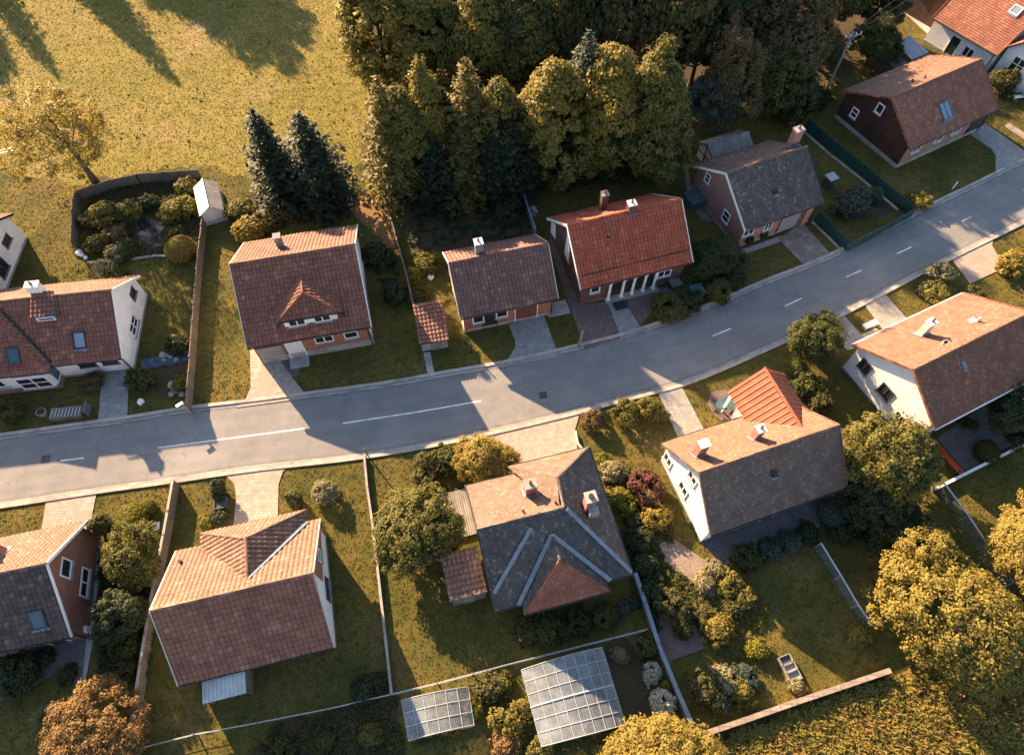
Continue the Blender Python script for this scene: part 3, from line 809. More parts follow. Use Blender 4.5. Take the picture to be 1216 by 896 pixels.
        f = MB()
        for cu, cv, a, b in ((0, h / 2, w + .14, .1), (0, -h / 2, w + .14, .1), (w / 2, 0, .1, h - .1), (-w / 2, 0, .1, h - .1)): bx(f, cu, cv, a, b, -.1, .09)
        if cols == 2: bx(f, 0, 0, .14, h - .1, -.1, .08)
        fr = f.build('skylight', M[frame], s.root)
        f = MB(); bx(f, 0, 0, w - .08, h - .08, -.05, .05); f.build('pane', M[pane], fr)
        f = MB(); bx(f, 0, -h / 2 - .13, w + .2, .14, -.05, .03); f.build('flashing', M['lead'], fr)
    def chimney(s, x, y, top, w=.6, d=.5, brick='brick_red', pots=1, cap='conc', flash='lead'):
        mb = MB()
        zb = s.zf_at(y) - .5
        mb.box((x, y, (zb + top) / 2), (w, d, top - zb), 0)
        mb.box((x, y, top + .05), (w + .09, d + .09, .1), 1)
        for k in range(pots):
            px = x + (k - (pots - 1) / 2) * .3
            mb.tube([(px, y, top + .1), (px, y, top + .38)], [.11, .095], 10, 2)
            mb.tube([(px, y, top + .385), (px, y, top + .39)], [.075, .075], 10, 3)
        # flashing collar that follows the slope
        W, ze = (s.Wf, s.zf) if y < 0 else (s.Wb, s.zb)
        sg = 1 if y >= 0 else -1
        sl = (s.zr - ze) / W
        for e in (-1, 1):
            yy = y + e * (d / 2 + .08)
            zz = s.zr - abs(yy) * sl
            mb.box((x, yy, zz + .07), (w + .3, .14, .06), 4)
        for e in (-1, 1):
            y0, y1 = y - d / 2 - .1, y + d / 2 + .1
            mb.bar((x + e * (w / 2 + .06), y0, s.zr - abs(y0) * sl + .07), (x + e * (w / 2 + .06), y1, s.zr - abs(y1) * sl + .07), .12, .06, 4)
        return mb.build('chimney', [M[brick], M[cap], M['brick_orange'], M['blackp'], M[flash]], s.rf)
    def vent(s, x, y, h=.3, r=.07, mat='blackp'):
        z = s.zf_at(y)
        mb = MB(); mb.tube([(x, y, z - .1), (x, y, z + h)], r, 8); mb.tube([(x, y, z + h), (x, y, z + h + .06)], [r * 1.6, r * 1.2], 8)
        return mb.build('vent_pipe', M[mat], s.rf)
    def hatch(s, x, y, w=.32, h=.42, mat='blackp'):
        """small raised roof vent lying on a slope"""
        front = y < 0
        W, ze = (s.Wf, s.zf) if front else (s.Wb, s.zb)
        v = Vector((0, W if front else -W, s.zr - ze)).normalized()
        u = Vector((1, 0, 0)) if front else Vector((-1, 0, 0)); n = u.cross(v)
        o = Vector((x, y, s.zf_at(y))) + n * .02
        q = [o - u * w / 2 - v * h / 2, o + u * w / 2 - v * h / 2, o + u * w / 2 + v * h / 2, o - u * w / 2 + v * h / 2]
        t = [q[0] + n * .2, q[1] + n * .2, q[2] + n * .06, q[3] + n * .06]
        mb = MB(); mb.hexa(q, t, 0)
        mb.hexa([q[0] - v * .2 + n * .01, q[1] - v * .2 + n * .01, q[1] + n * .01, q[0] + n * .01], [q[0] - v * .2 + n * .05, q[1] - v * .2 + n * .05, q[1] + n * .05, q[0] + n * .05], 1)
        return mb.build('roof_vent', [M[mat], M['lead']], s.rf)

def make_window(root, o, nrm, w, h, cols=2, rows=1, frame='white', pane='glass', sill='conc'):
    u = Vector((0, 0, 1)).cross(nrm).normalized(); v = nrm.cross(u)
    def bx(mb, cu, cv, wu, wv, t0, t1):
        b = [o + u * (cu + a * wu / 2) + v * (cv + q * wv / 2) + nrm * t0 for a, q in ((-1, -1), (1, -1), (1, 1), (-1, 1))]
        mb.hexa(b, [p + nrm * (t1 - t0) for p in b])
    f = MB(); e = .09
    bx(f, 0, h / 2 - e / 2, w, e, -.03, .07); bx(f, 0, -h / 2 + e / 2, w, e, -.03, .07)
    bx(f, w / 2 - e / 2, 0, e, h - 2 * e, -.03, .07); bx(f, -w / 2 + e / 2, 0, e, h - 2 * e, -.03, .07)
    for k in range(1, cols): bx(f, -w / 2 + w * k / cols, 0, .08, h - 2 * e, -.03, .06)
    for k in range(1, rows): bx(f, 0, -h / 2 + h * k / rows, w - 2 * e, .06, -.03, .055)
    fr = f.build('window', M[frame], root)
    f = MB(); bx(f, 0, 0, w - e, h - e, -.02, .02); f.build('pane', M[pane], fr)
    if sill:
        f = MB(); bx(f, 0, -h / 2 - .05, w + .16, .07, -.02, .16); f.build('sill', M[sill], fr)
    return fr

def cap_line(name, a, b, mat, parent, r=.11):
    a, b = Vector(a), Vector(b)
    n = max(1, int((b - a).length / .36)); mb = MB()
    for k in range(n): mb.tube([a.lerp(b, k / n), a.lerp(b, min(1, (k + 1.08) / n))], [r, r * .88], 8)
    return mb.build(name, M[mat], parent)

def strip(name, a, b, n, w, mat, parent, lift=.09):
    """flat sheet-metal strip lying on a slope with normal n"""
    a, b, n = Vector(a), Vector(b), Vector(n).normalized()
    mb = MB(); mb.bar(a + n * lift, b + n * lift, w, .03, 0, n)
    return mb.build(name, M[mat], parent)
def wing(h, x0, x1, xc, ye, yp, yi, ze, zr, kind, mats, name='wing_roof', caps=True, hipmat=None, gable=False, valley=None):
    """roof of a wing whose ridge runs across the house: hipped (or gabled) end at ye, ridge peak at yp, inner end at yi"""
    s = 1 if ye > yi else -1
    mb = MB()
    yr = ye if gable else yp
    roof_slope(mb, [(x0, ye, ze), (xc, yr, zr), (xc, yi, zr), (x0, yi, ze)], kind, 0, 1)
    roof_slope(mb, [(x1, ye, ze), (xc, yr, zr), (xc, yi, zr), (x1, yi, ze)], kind, 0, 1)
    if not gable: roof_slope(mb, [(x0, ye, ze), (x1, ye, ze), (xc, yp, zr)], kind, 2, 1)
    o = mb.build(name, [M[mats], M['blackp'], M[hipmat or mats]], h.root)
    if caps:
        cap_line('ridge_cap', (xc, yr, zr), (xc, yi, zr), mats, o)
        if not gable:
            cap_line('ridge_cap', (xc, yp, zr), (x0, ye, ze + .02), hipmat or mats, o, .1)
            cap_line('ridge_cap', (xc, yp, zr), (x1, ye, ze + .02), hipmat or mats, o, .1)
    gb = MB(); gb.tube([(x0, ye + s * .05, ze - .06), (x1, ye + s * .05, ze - .06)], .065, 6)
    if not gable: gb.build('gutter', M['blackp'], o)
    return o

def box_part(h, name, x0, x1, y0, y1, z0, z1, mat):
    mb = MB(); mb.box(((x0 + x1) / 2, (y0 + y1) / 2, (z0 + z1) / 2), (x1 - x0, y1 - y0, z1 - z0))
    return mb.build(name, M[mat], h.root if isinstance(h, House) else h)

# --- house with terracotta cross wing, lower left
h = House('tile_gabled house with a broad hipped cross wing of terracotta tiles and a lean-to shed'.replace('tile_gabled', 'large terracotta'), name='terracotta_house', x=-16.07, y=8.29, r=.234, L0=4.68, L1=4.51, Wf=3.62, Wb=4.36, zf=1.97, zb=2.58, zr=5.75)
h.walls(['render', 'render', 'brick_orange'], (1, 1, 1, 1), plinth=(.3, 'concdark'))
h.roof('pan', 'rf_terra_shade', 'rf_terra', barge='render_cream')
mb = MB(); mb.face([(h.X1 + .03, .35, 2.3), (h.X1 + .03, h.YB, 1.6), (h.X1 + .03, h.YB, h.zf_at(h.YB) - .2), (h.X1 + .03, .35, h.zf_at(.35) - .22)]); mb.build('gable_cladding', M['brick_orange'], h.root)
w = wing(h, -3.1, 3.7, .6, 5.2, 3.2, .5, 2.6, 5.28, 'pan', 'rf_terra')
strip('valley_flashing', (.62, .68, 5.25), (3.72, 4.3, 2.66), (0, .5, 1), .3, 'bluelead', w, .12)
box_part(h, 'wing_wall', -2.7, 3.3, h.YB - .2, 4.82, 0, 2.5, 'render')
h.window('r', 1.95, 2.7, .9, .7, 1, 1, 'white'); h.window('r', .1, 1.35, 1.5, .8, 2, 1, 'slate_dark')
h.door('b', 1.8, 1.0, 2.0, 'door_dark', y=4.82)
h.window('b', -1.3, 1.45, 1.2, 1.0, y=4.82)
h.vent(-4.0, 3.3, .25)
h.window('f', 2.5, 1.15, 1.2, .8, 2); h.window('f', -3.0, 1.15, 1.0, .8, 2)
lt = MB()
lt.hexa([(-3.45, -4.9, 1.5), (-.95, -4.9, 1.5), (-.95, -3.3, 1.62), (-3.45, -3.3, 1.62)], [(-3.45, -4.9, 1.56), (-.95, -4.9, 1.56), (-.95, -3.3, 1.68), (-3.45, -3.3, 1.68)])
for k in range(11): lt.bar((-3.4 + k * .24, -4.92, 1.58), (-3.4 + k * .24, -3.3, 1.70), .08, .05)
lo_ = lt.build('lean_to_roof', M['sheet_light'], h.root)
lt = MB()
for x in (-3.35, -1.05): lt.box((x, -4.75, .75), (.12, .12, 1.5))
lt.box((-2.2, -4.75, 1.42), (2.2, .08, .12)); lt.box((-1.05, -4.1, .75), (.06, 1.2, 1.5))
lt.build('lean_to_frame', M['fencewood'], h.root)

# --- house with the triangular dormer, upper left
h = House('brown tiled house with one triangular dormer over a brick front and white right gable', name='dormer_house', x=-16.57, y=32.89, r=.215, L0=4.67, L1=4.67, Wf=5.28, Wb=5.23, zf=2.92, zb=3.12, zr=6.49)
h.walls(['render', 'brick_orange', 'render'], (1, 1, 2, 2), plinth=(.75, 'conc'))
h.roof('pan', 'rf_brown_shade', 'rf_brown', barge='render_cream', barge_r='white')
d = wing(h, -2.0, 2.75, .3, -4.5, -3.1, -1.1, 4.4, 5.62, 'pan', 'rf_rust', name='dormer_roof')
strip('dormer_flashing', (.3, -1.4, 5.55), (-2.15, -4.35, 3.58), (0, -.67, 1), .16, 'blackp', d, .1)
strip('dormer_flashing', (.3, -1.4, 5.55), (2.9, -4.35, 3.58), (0, -.67, 1), .16, 'blackp', d, .1)
box_part(h, 'dormer_wall', -1.6, 2.35, -4.42, -2.6, 3.3, 4.38, 'render')
for x in (-.65, 1.25): h.window('f', x, 3.95, 1.3, .8, 2, 1, 'white', y=-4.42)
h.window('f', .86, 1.9, 1.45, .85, 2, 1, 'white'); h.window('f', 2.94, 1.85, 1.1, .85, 1, 1, 'white')
h.door('f', -1.5, 1.15, 2.1, 'door_white', 'white')
h.door('f', -3.4, 1.9, 2.0, 'garage_grey', 'brick_orange', 'garage_door')
h.window('r', 1.9, 1.9, 1.3, .9)
h.chimney(-1.2, 2.3, 6.25, .5, .5, 'conc', 0, 'conc')
box_part(h, 'porch_step', -2.3, -.8, -5.9, -4.95, 0, .18, 'conc')

# --- small brown house with garage
h = House('small brown tiled house with rust red garage door and square pale chimney', name='garage_house', x=-1.10, y=34.02, r=.253, L0=3.91, L1=4.06, Wf=3.40, Wb=3.46, zf=2.49, zb=2.60, zr=5.29)
h.walls(['render_cream', 'brick_orange', 'render_cream'], (1, 1, 2, 2), plinth=(.3, 'conc'))
h.roof('pan', 'rf_purple', barge='render_cream')
h.chimney(-1.35, .75, 6.15, .6, .6, 'concdark', 1, 'render')
h.window('f', -2.45, 1.45, .95, .95, 1); h.door('f', -1.5, 1.1, 2.05, 'door_dark', 'blackp'); h.window('f', -.5, 1.5, 1.0, .85, 1)
h.door('f', 1.55, 1.8, 1.75, 'garage_red', 'render', 'garage_door')
box_part(h, 'lintel', .6, 2.5, h.YF - .1, h.YF + .02, 1.92, 2.1, 'render')
box_part(h, 'side_slab', 3.4, 5.3, -3.35, -2.0, 0, .12, 'conc')
h.window('l', .3, 1.5, .9, .9)

# --- red roofed house with white columns
h = House('bright red tiled house with white porch columns and two chimneys', name='red_roofed_house', x=8.97, y=37.79, r=.298, L0=4.81, L1=5.0, Wf=4.03, Wb=4.47, zf=2.58, zb=2.17, zr=5.87)
h.walls(['brick_dark'] * 3, (1, 1, 1, 1), plinth=(.2, 'concdark'))
h.roof('pan', 'rf_red', barge='white')
h.chimney(-.75, 2.3, 5.9, .55, .5, 'brick_dark', 1, 'conc'); h.chimney(.6, 0.05, 6.6, .6, .55, 'brick_dark', 1, 'white')
h.window('f', -3.35, 1.65, .85, .8, 1); h.window('f', 2.85, 1.5, 1.25, .85, 2)
for x in (-1.45, -.5, .5, 1.45): h.window('f', x, 1.2, .8, 1.9, 1, 1, 'blackp', 'glass', None)
cm = []
for x in (-2.1, -.9, .05, 1.05, 2.0):
    c = MB()
    c.box((x, -3.86, .06), (.34, .34, .12)); c.tube([(x, -3.86, .12), (x, -3.86, .3), (x, -3.86, 2.25)], [.14, .125, .11], 12); c.box((x, -3.86, 2.3), (.3, .3, .1))
    c.build('porch_column', M['white'], h.root)
box_part(h, 'porch_beam', -2.3, 2.2, -3.98, -3.76, 2.35, 2.47, 'white')
box_part(h, 'porch_step', -2.4, 2.4, -4.3, h.YF, 0, .06, 'conc')
mb = MB()
x = h.X0 - .035
mb.face([(x, 3.95, .9), (x, 2.7, 1.3), (x, 2.9, 2.9), (x, 3.95, 2.25)][::-1])
mb.build('gable_panel', M['render'], h.root); mb = MB()
mb.face([(x, .55, 2.0), (x, -.6, 1.7), (x, -.35, 4.9), (x, .25, 5.2)][::-1])
mb.build('gable_panel', M['render'], h.root)
h.hatch(-1.7, -1.25, .2, .25)
for k in range(22): pass
sg = MB(); n_ = Vector((0, -(h.zr - h.zf), h.Wf)).normalized()
y_ = -3.25
sg.bar((-4.5, y_, h.zf_at(y_) + .1), (4.7, y_, h.zf_at(y_) + .1), .03, .1, 0)
sg.build('snow_guard', M['blackp'], h.rf)
box_part(h, 'door_canopy', 3.4, 4.4, -4.6, -3.7, .45, .55, 'concdark')

# --- dark grey brick house
h = House('pinkish brick house under a mossy dark grey roof with white verges', name='dark_roofed_house', x=21.56, y=44.25, r=.418, L0=3.77, L1=4.53, Wf=4.33, Wb=4.10, zf=2.62, zb=2.78, zr=5.35)
h.walls(['brick_pink'] * 3, (1, 1, 1, 1), plinth=(.2, 'conc'))
h.roof('plain', 'rf_slate', 'rf_plain', barge='white', barge_r='blackp')
h.chimney(3.9, 1.0, 6.55, .8, .6, 'brick_pink', 1, 'conc')
h.hatch(.12, -2.4, .4, .45); h.vent(.1, 2.6, .2, .09, 'lead')
h.window('l', 2.1, 2.95, .75, .95, 1, 2); h.window('l', -1.55, 1.6, .95, 1.15, 1, 2)
h.window('f', -2.85, 1.75, 1.15, .85, 2); h.window('f', -.75, 1.55, .85, .95, 2)
h.door('f', 1.7, 2.1, 2.0, 'garage_grey', 'blackp', 'garage_door')
box_part(h, 'pier', 3.05, 3.6, -4.2, h.YF, 0, 2.3, 'brick_pink')

# --- timber gabled house, upper right
h = House('house with dark timber gable, brick front and a double roof window in red brown tiles', name='timber_gabled_house', x=39.54, y=55.01, r=.503, L0=5.26, L1=6.43, Wf=4.23, Wb=4.91, zf=2.65, zb=2.96, zr=5.39)
h.walls(['brick_pink', 'brick_pink', 'timber'], (1, 1, 2, 1), plinth=(.4, 'conc'))
h.roof('plain', 'rf_plainred', 'rf_fine', barge='rf_plainred')
h.skylight(.14, -2.6, 1.15, 1.55, 'paleglass', 'bluelead', 2)
h.window('l', 2.75, 1.75, .8, 1.0, 1, 2); h.window('l', .6, 3.7, .8, 1.0, 1, 1)
for x in (-3.35, -.4, 1.95): h.window('f', x, 1.6, 1.1, .75, 2)
h.door('f', 5.0, 1.9, 2.0, 'door_dark', 'blackp', 'garage_door')
h.vent(-1.1, 1.2, .2, .09); h.vent(.1, .9, .25, .07)

# --- house with the ribbed metal wing
h = House('white gabled house with grey brown roof and a wing of ribbed rust red sheet metal', name='metal_winged_house', x=16.54, y=17.14, r=.331, L0=5.02, L1=5.17, Wf=3.30, Wb=3.79, zf=2.95, zb=2.52, zr=6.0)
h.walls(['render'] * 3, (1, 1, 1, 1), plinth=(.2, 'concdark'))
h.roof('fine', 'rf_plain', 'rf_fine', barge='rf_plain')
w = wing(h, 1.1, 5.75, 3.35, 5.85, 5.8, .8, 2.95, 5.1, 'rib', 'rf_metal', gable=True)
box_part(h, 'wing_wall', 1.75, 5.1, h.YB - .2, 4.9, 0, 2.9, 'render')
mb = MB(); mb.face([(1.75, 4.9, 2.9), (5.1, 4.9, 2.9), (3.35, 4.9, 4.8)][::-1]); mb.build('wing_gable', M['render'], h.root)
h.window('b', 3.4, 1.5, 1.6, 1.2, 2, 1, y=4.9)
for yy in (5.6,):
    for xx in (1.4, 5.4):
        c = MB(); c.box((xx, yy, 1.47), (.14, .14, 2.94)); c.build('post', M['white'], h.root)
h.chimney(-3.9, 1.6, 6.25, .62, .5, 'brick_pink', 0, 'white'); h.chimney(.15, 1.4, 6.1, .5, .5, 'brick_pink', 1, 'white')
h.hatch(.03, -1.25, .4, .5)
h.window('l', 2.85, 1.5, 1.0, 1.1, 2); h.window('l', .35, 4.05, 1.0, .95, 2); h.window('l', .5, 1.65, 1.05, 1.1, 2)
h.window('f', -2.0, 1.5, 1.2, 1.0); h.window('f', 2.5, 1.5, 1.2, 1.0); h.door('f', .3, 1.0, 2.1, 'door_dark')

# --- right hand white house
h = House('white rendered house with mottled rust roof, round roof vent and pale front gutter', name='rust_roofed_house', x=30.85, y=24.64, r=.452, L0=3.53, L1=7.60, Wf=3.80, Wb=4.32, zf=3.62, zb=3.07, zr=5.9)
h.walls(['render'] * 3, (1, 1, 1, 1), plinth=(.2, 'concdark'))
h.roof('fine', 'rf_rustbrown', 'rf_fine', barge='rf_rustbrown', gutter='white')
h.chimney(.6, 2.5, 5.8, .62, .5, 'render_cream', 1, 'white')
mb = MB(); mb.tube([(4.4, 1.3, 4.9), (4.4, 1.3, 5.5)], [.16, .09], 10, 0); mb.box((4.2, 1.55, 4.98), (.7, .5, .06)); mb.build('roof_vent', M['rail'], h.rf)
mb = MB()
for k in range(14):
    a, b = 2 * math.pi * k / 14, 2 * math.pi * (k + 1) / 14
    mb.bar((.57 + .26 * math.cos(a), .8 + .2 * math.sin(a), 5.42), (.57 + .26 * math.cos(b), .8 + .2 * math.sin(b), 5.42 ), .1, .16, 0)
mb.box((.57, .8, 5.36), (.36, .28, .1), 1)
mb.build('round_vent', [M['conc'], M['blackp']], h.rf)
h.hatch(.48, -1.1, .3, .55, 'lead')
h.window('l', 2.65, 2.2, 1.05, 1.15, 2, 1, 'slate_dark'); h.window('l', .3, 2.05, 1.2, 1.2, 2, 1, 'slate_dark'); h.window('l', -1.7, 1.3, 1.0, 1.1, 2)
h.window('f', 1.0, 1.6, 1.2, 1.1); h.door('f', 3.5, 1.1, 2.1, 'door_dark')

# --- white house at the left edge
h = House('white house with brown tiled hipped wing and a tiled dormer box by its chimney', name='white_house', x=-35.21, y=29.88, r=.131, L0=11.0, L1=5.0, Wf=4.29, Wb=3.86, zf=2.28, zb=2.05, zr=5.2)
h.walls(['render'] * 3, (1, 1, 1, 1), plinth=(.2, 'conc'))
h.roof('pan', 'rf_brown_shade', 'rf_terra', barge='white')
h.skylight(2.19, -2.9, .85, 1.2, 'paleglass', 'blackp')
h.chimney(-.35, .45, 6.1, .9, .55, 'render', 1, 'white')
mb = MB()
roof_slope(mb, [(-.85, -1.5, 4.75), (.95, -1.5, 4.75), (.8, .3, 5.45), (-.7, .3, 5.45)], 'pan', 0, 1)
dm = mb.build('dormer_roof', [M['rf_brown_shade'], M['bluelead']], h.root)
box_part(h, 'dormer_wall', -.7, .82, -1.45, -.4, 3.6, 4.64, 'bluelead')
h.window('f', .08, 4.4, 1.3, .42, 1, 1, 'white', 'skyglass', None, y=-1.46)
h.window('r', 2.05, 2.15, 1.0, .75, 1, 1, 'slate_dark'); h.window('r', -.5, 1.25, 1.7, 1.05, 2, 2, 'white')
h.window('f', 1.9, 1.35, 1.3, .5, 2, 1, 'blackp'); h.window('f', 3.6, 1.4, 1.2, .45, 1, 1, 'blackp', 'skyglass')
w = wing(h, -6.2, -.15, -3.15, -4.9, -1.75, -.2, 2.38, 4.85, 'pan', 'rf_brown_shade', hipmat='rf_brown_shade')
strip('valley_flashing', (-3.1, -.5, 4.88), (-.1, -4.1, 2.42), (0, -.6, 1), .22, 'blackp', w, .1)
box_part(h, 'wing_wall', -5.8, -.55, -4.78, h.YF + .2, 0, 2.2, 'render')
box_part(h, 'wing_plinth', -5.85, -.5, -4.86, -3.95, 0, .5, 'brick_pink')
h.window('f', -1.85, 1.3, 2.3, 1.45, 2, 2, 'white', y=-4.98); box_part(h, 'bay', -3.05, -.65, -4.96, -4.7, .5, 2.1, 'white'); h.window('f', -4.6, 1.4, 1.2, 1.0, 2, 1, 'white', y=-4.79)
h.window('r', -4.25, 1.35, .7, 1.2, 1, 1, 'bluelead', 'skyglass', None, y=-.55)
v_ = Vector((0, 3.15, 2.47)).normalized(); n_ = Vector((1, 0, 0)).cross(v_)
o_ = Vector((-2.4, -3.75, 2.38 + (4.9 - 3.75) * 2.47 / 3.15)) + n_ * .09
mk2 = MB()
for cu, cv, a, b in ((0, .55, .95, .1), (0, -.55, .95, .1), (.42, 0, .1, 1.0), (-.42, 0, .1, 1.0)):
    q = [o_ + Vector((cu + i * a / 2, 0, 0)) + v_ * (cv + j * b / 2) - n_ * .05 for i, j in ((-1, -1), (1, -1), (1, 1), (-1, 1))]
    mk2.hexa(q, [p + n_ * .13 for p in q])
sk = mk2.build('skylight', M['slate_dark'], h.root)
mk2 = MB(); q = [o_ + Vector((i * .4, 0, 0)) + v_ * (j * .52) - n_ * .03 for i, j in ((-1, -1), (1, -1), (1, 1), (-1, 1))]; mk2.hexa(q, [p + n_ * .06 for p in q]); mk2.build('pane', M['skyglass'], sk)

# --- brick gabled house, lower left corner
h = House('house with blackened roof tiles and a red brick gable with white verges', name='brick_gabled_house', x=-32.51, y=8.86, r=.215, L0=11.0, L1=5.0, Wf=3.66, Wb=3.83, zf=2.35, zb=1.97, zr=5.63)
h.walls(['brick_red'] * 3, (1, 1, 1, 1), plinth=(.15, 'concdark'))
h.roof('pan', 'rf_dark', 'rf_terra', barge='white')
h.skylight(3.55, -2.5, .8, 1.15, 'skyglass', 'slate_dark')
h.window('r', .35, 3.3, 1.2, 1.05, 1, 1); h.window('r', -.05, 1.15, 1.9, .85, 2, 1)
h.chimney(.75, 2.0, 5.4, .9, .7, 'brick_orange', 1, 'white', 'rail')
h.window('f', 1.0, 1.3, 1.2, .9); h.door('f', 3.2, 1.0, 2.0, 'door_dark')
box_part(h, 'boiler_box', 4.62, 4.95, -3.1, -2.7, .1, .7, 'render')

# --- grey hipped house in the middle
class Hip(House): pass
h = Hip('grey hipped house with lead valleys and one red tiled front wing', name='grey_hipped_house', x=.79, y=12.51, r=.254, L0=2.97, L1=6.0, Wf=4.13, Wb=4.27, zf=2.62, zb=2.62, zr=6.32)
wl = MB()
for a, b in (((h.X0, h.YF), (5.6, h.YF)), ((5.6, h.YF), (5.6, 4.5)), ((5.6, 4.5), (.5, 4.5)), ((.5, 4.5), (.5, h.YB)), ((.5, h.YB), (h.X0, h.YB)), ((h.X0, h.YB), (h.X0, h.YF))):
    wl.face([(a[0], a[1], 0), (b[0], b[1], 0), (b[0], b[1], 2.55), (a[0], a[1], 2.55)])
wl.face([(h.X0, h.YB, 2.55), (h.X0, h.YF, 2.55), (h.X0, 0, 6.1)])
wl.build('wall', M['render_cream'], h.root)
mb = MB()
EX, ZE, AP = 6.0, 2.6, (2.45, 0, 6.3)
roof_slope(mb, [(-2.97, -4.13, ZE), (EX, -4.13, ZE), AP, (-2.97, 0, 6.3)], 'fine', 0, 1)
roof_slope(mb, [(EX, 4.27, ZE), (-2.97, 4.27, ZE), (-2.97, 0, 6.3), AP], 'fine', 2, 1)
NP = (2.65, 1.98, 6.09)
roof_slope(mb, [(EX, -4.13, ZE), (EX, 4.9, ZE), NP, AP], 'fine', 0, 1)
roof_slope(mb, [(.15, 4.9, ZE), NP, (EX, 4.9, ZE)], 'fine', 2, 1)
roof_slope(mb, [(.15, 4.9, ZE), (2.2, 0, 6.1), NP], 'fine', 2, 1)
h.rf = mb.build('roof', [M['rf_slate'], M['blackp'], M['rf_plain']], h.root)
for a, b in (((-2.97, 0, 6.3), AP), (AP, NP), (NP, (EX, 4.9, ZE))): cap_line('ridge_cap', a, b, 'rf_slate', h.rf, .11)
NF = (0, -(6.3 - ZE), 4.13)
strip('hip_flashing', (2.55, -.1, 6.28), (EX - .1, -4.0, 2.75), (.45, -.45, 1), .26, 'lead', h.rf, .1)
strip('valley_flashing', (.25, -.53, 5.83), (-2.8, -3.2, 3.43), NF, .26, 'lead', h.rf, .08)
w = wing(h, -1.25, 4.25, 1.42, -4.75, -2.75, -1.0, 2.55, 5.25, 'fine', 'rf_slate', hipmat='rf_redfine')
strip('valley_flashing', (1.4, -1.1, 5.34), (-1.5, -4.1, 2.66), NF, .28, 'lead', w, .1)
strip('valley_flashing', (1.4, -1.1, 5.34), (4.5, -4.1, 2.66), NF, .28, 'lead', w, .1)
box_part(h, 'wing_wall', -.8, 3.8, -4.4, h.YF, 0, 2.45, 'render_cream')
h.window('f', .2, 1.4, 1.1, 1.0, y=-4.4); h.window('f', 2.6, 1.4, 1.1, 1.0, y=-4.4); h.window('f', -1.9, 1.4, 1.0, 1.0)
h.chimney(.9, 2.05, 6.1, .7, .6, 'brick_pink', 1, 'conc')
def e_chim():
    mb = MB(); mb.box((4.2, .15, 5.3), (.6, .6, 2.4), 0); mb.box((4.2, .15, 6.55), (.74, .74, .1), 1); mb.tube([(4.2, .15, 6.6), (4.2, .15, 6.75)], .17, 10, 2)
    mb.box((4.35, -.35, 5.0), (.62, .4, .9), 1)
    mb.build('chimney', [M['brick_pink'], M['conc'], M['blackp']], h.rf)
e_chim()
h.vent(.02, .5, .18, .06); h.vent(2.1, .5, .18, .06)
gb = MB()
for a, b in (((-2.97, 4.32), (.12, 4.32)), ((.12, 4.95), (EX, 4.95)), ((EX + .05, 4.9), (EX + .05, -4.13)), ((-2.97, -4.18), (-1.3, -4.18)), ((4.3, -4.18), (EX, -4.18))):
    gb = MB(); gb.tube([(a[0], a[1], ZE - .06), (b[0], b[1], ZE - .06)], .065, 6)
    gb.build('gutter', M['blackp'], h.rf)
bb = MB(); bb.bar((-3.0, -4.13, ZE), (-3.0, 0, 6.28), .06, .2); bb.bar((-3.0, 4.27, ZE), (-3.0, 0, 6.28), .06, .2); bb.build('bargeboard', M['blackp'], h.rf)

# --- white house cut by the left edge
h = House('white gabled house cut off by the left edge, half hidden behind another roof', name='white_gabled_house', x=-48.1, y=36.0, r=.07, L0=5, L1=5.1, Wf=4.3, Wb=4.4, zf=2.6, zb=2.6, zr=5.4)
h.walls(['render'] * 3, (1, 1, 1, 1), plinth=(.2, 'conc'))
h.roof('pan', 'rf_brown', barge='blackp')
h.window('r', 2.0, 1.9, 1.2, .7, 1, 1, 'slate_dark'); h.window('r', -.5, 1.3, 1.5, 1.2, 2, 1, 'slate_dark')

# --- rambling house at the top right corner
h = House('rambling red tiled corner house with dark timber gable and white window wing, top right', name='corner_house', x=51.9, y=68.15, r=R(-55), L0=4.6, L1=3.4, Wf=4.5, Wb=4.5, zf=2.65, zb=2.65, zr=6.6)
h.walls(['render'] * 3, (1, 1, 1, 1), plinth=(.2, 'conc'))
h.roof('plain', 'rf_plainred', barge='rf_plainred')
w = wing(h, -9.6, -4.0, -6.8, -1.8, -1.75, 6.0, 2.6, 5.8, 'plain', 'rf_plainred', gable=True)
mb = MB()
mb.face([(-9.2, -1.5, 0), (-4.4, -1.5, 0), (-4.4, -1.5, 2.85), (-6.8, -1.5, 5.6), (-9.2, -1.5, 2.85)]); mb.face([(-9.2, 5.8, 0), (-9.2, -1.5, 0), (-9.2, -1.5, 2.85), (-9.2, 5.8, 2.85)])
mb.build('timber_gable', M['timber'], h.root)
w = wing(h, 3.2, 9.8, 6.5, -3.8, -3.7, 4.5, 3.1, 6.3, 'plain', 'rf_plainred', gable=True)
mb = MB()
mb.face([(3.6, -3.5, 0), (9.4, -3.5, 0), (9.4, -3.5, 3.3), (6.5, -3.5, 6.1), (3.6, -3.5, 3.3)]); mb.face([(3.6, 2, 0), (3.6, -3.5, 0), (3.6, -3.5, 3.3), (3.6, 2, 3.3)])
mb.build('wing_wall', M['render'], h.root)
h.window('f', 5.4, 2.3, 1.4, 1.5, 2, 2, 'white', y=-3.5); h.window('f', 8.0, 2.3, 1.4, 1.5, 2, 2, 'white', y=-3.5)
h.window('f', .6, 1.3, 1.2, 1.1, 2, 1); h.door('f', 2.2, 1.0, 2.0, 'door_white'); h.door('f', -1.2, 1.0, 2.0, 'door_dark')
h.skylight(1.5, -1.4, .9, .8, 'paleglass', 'white')
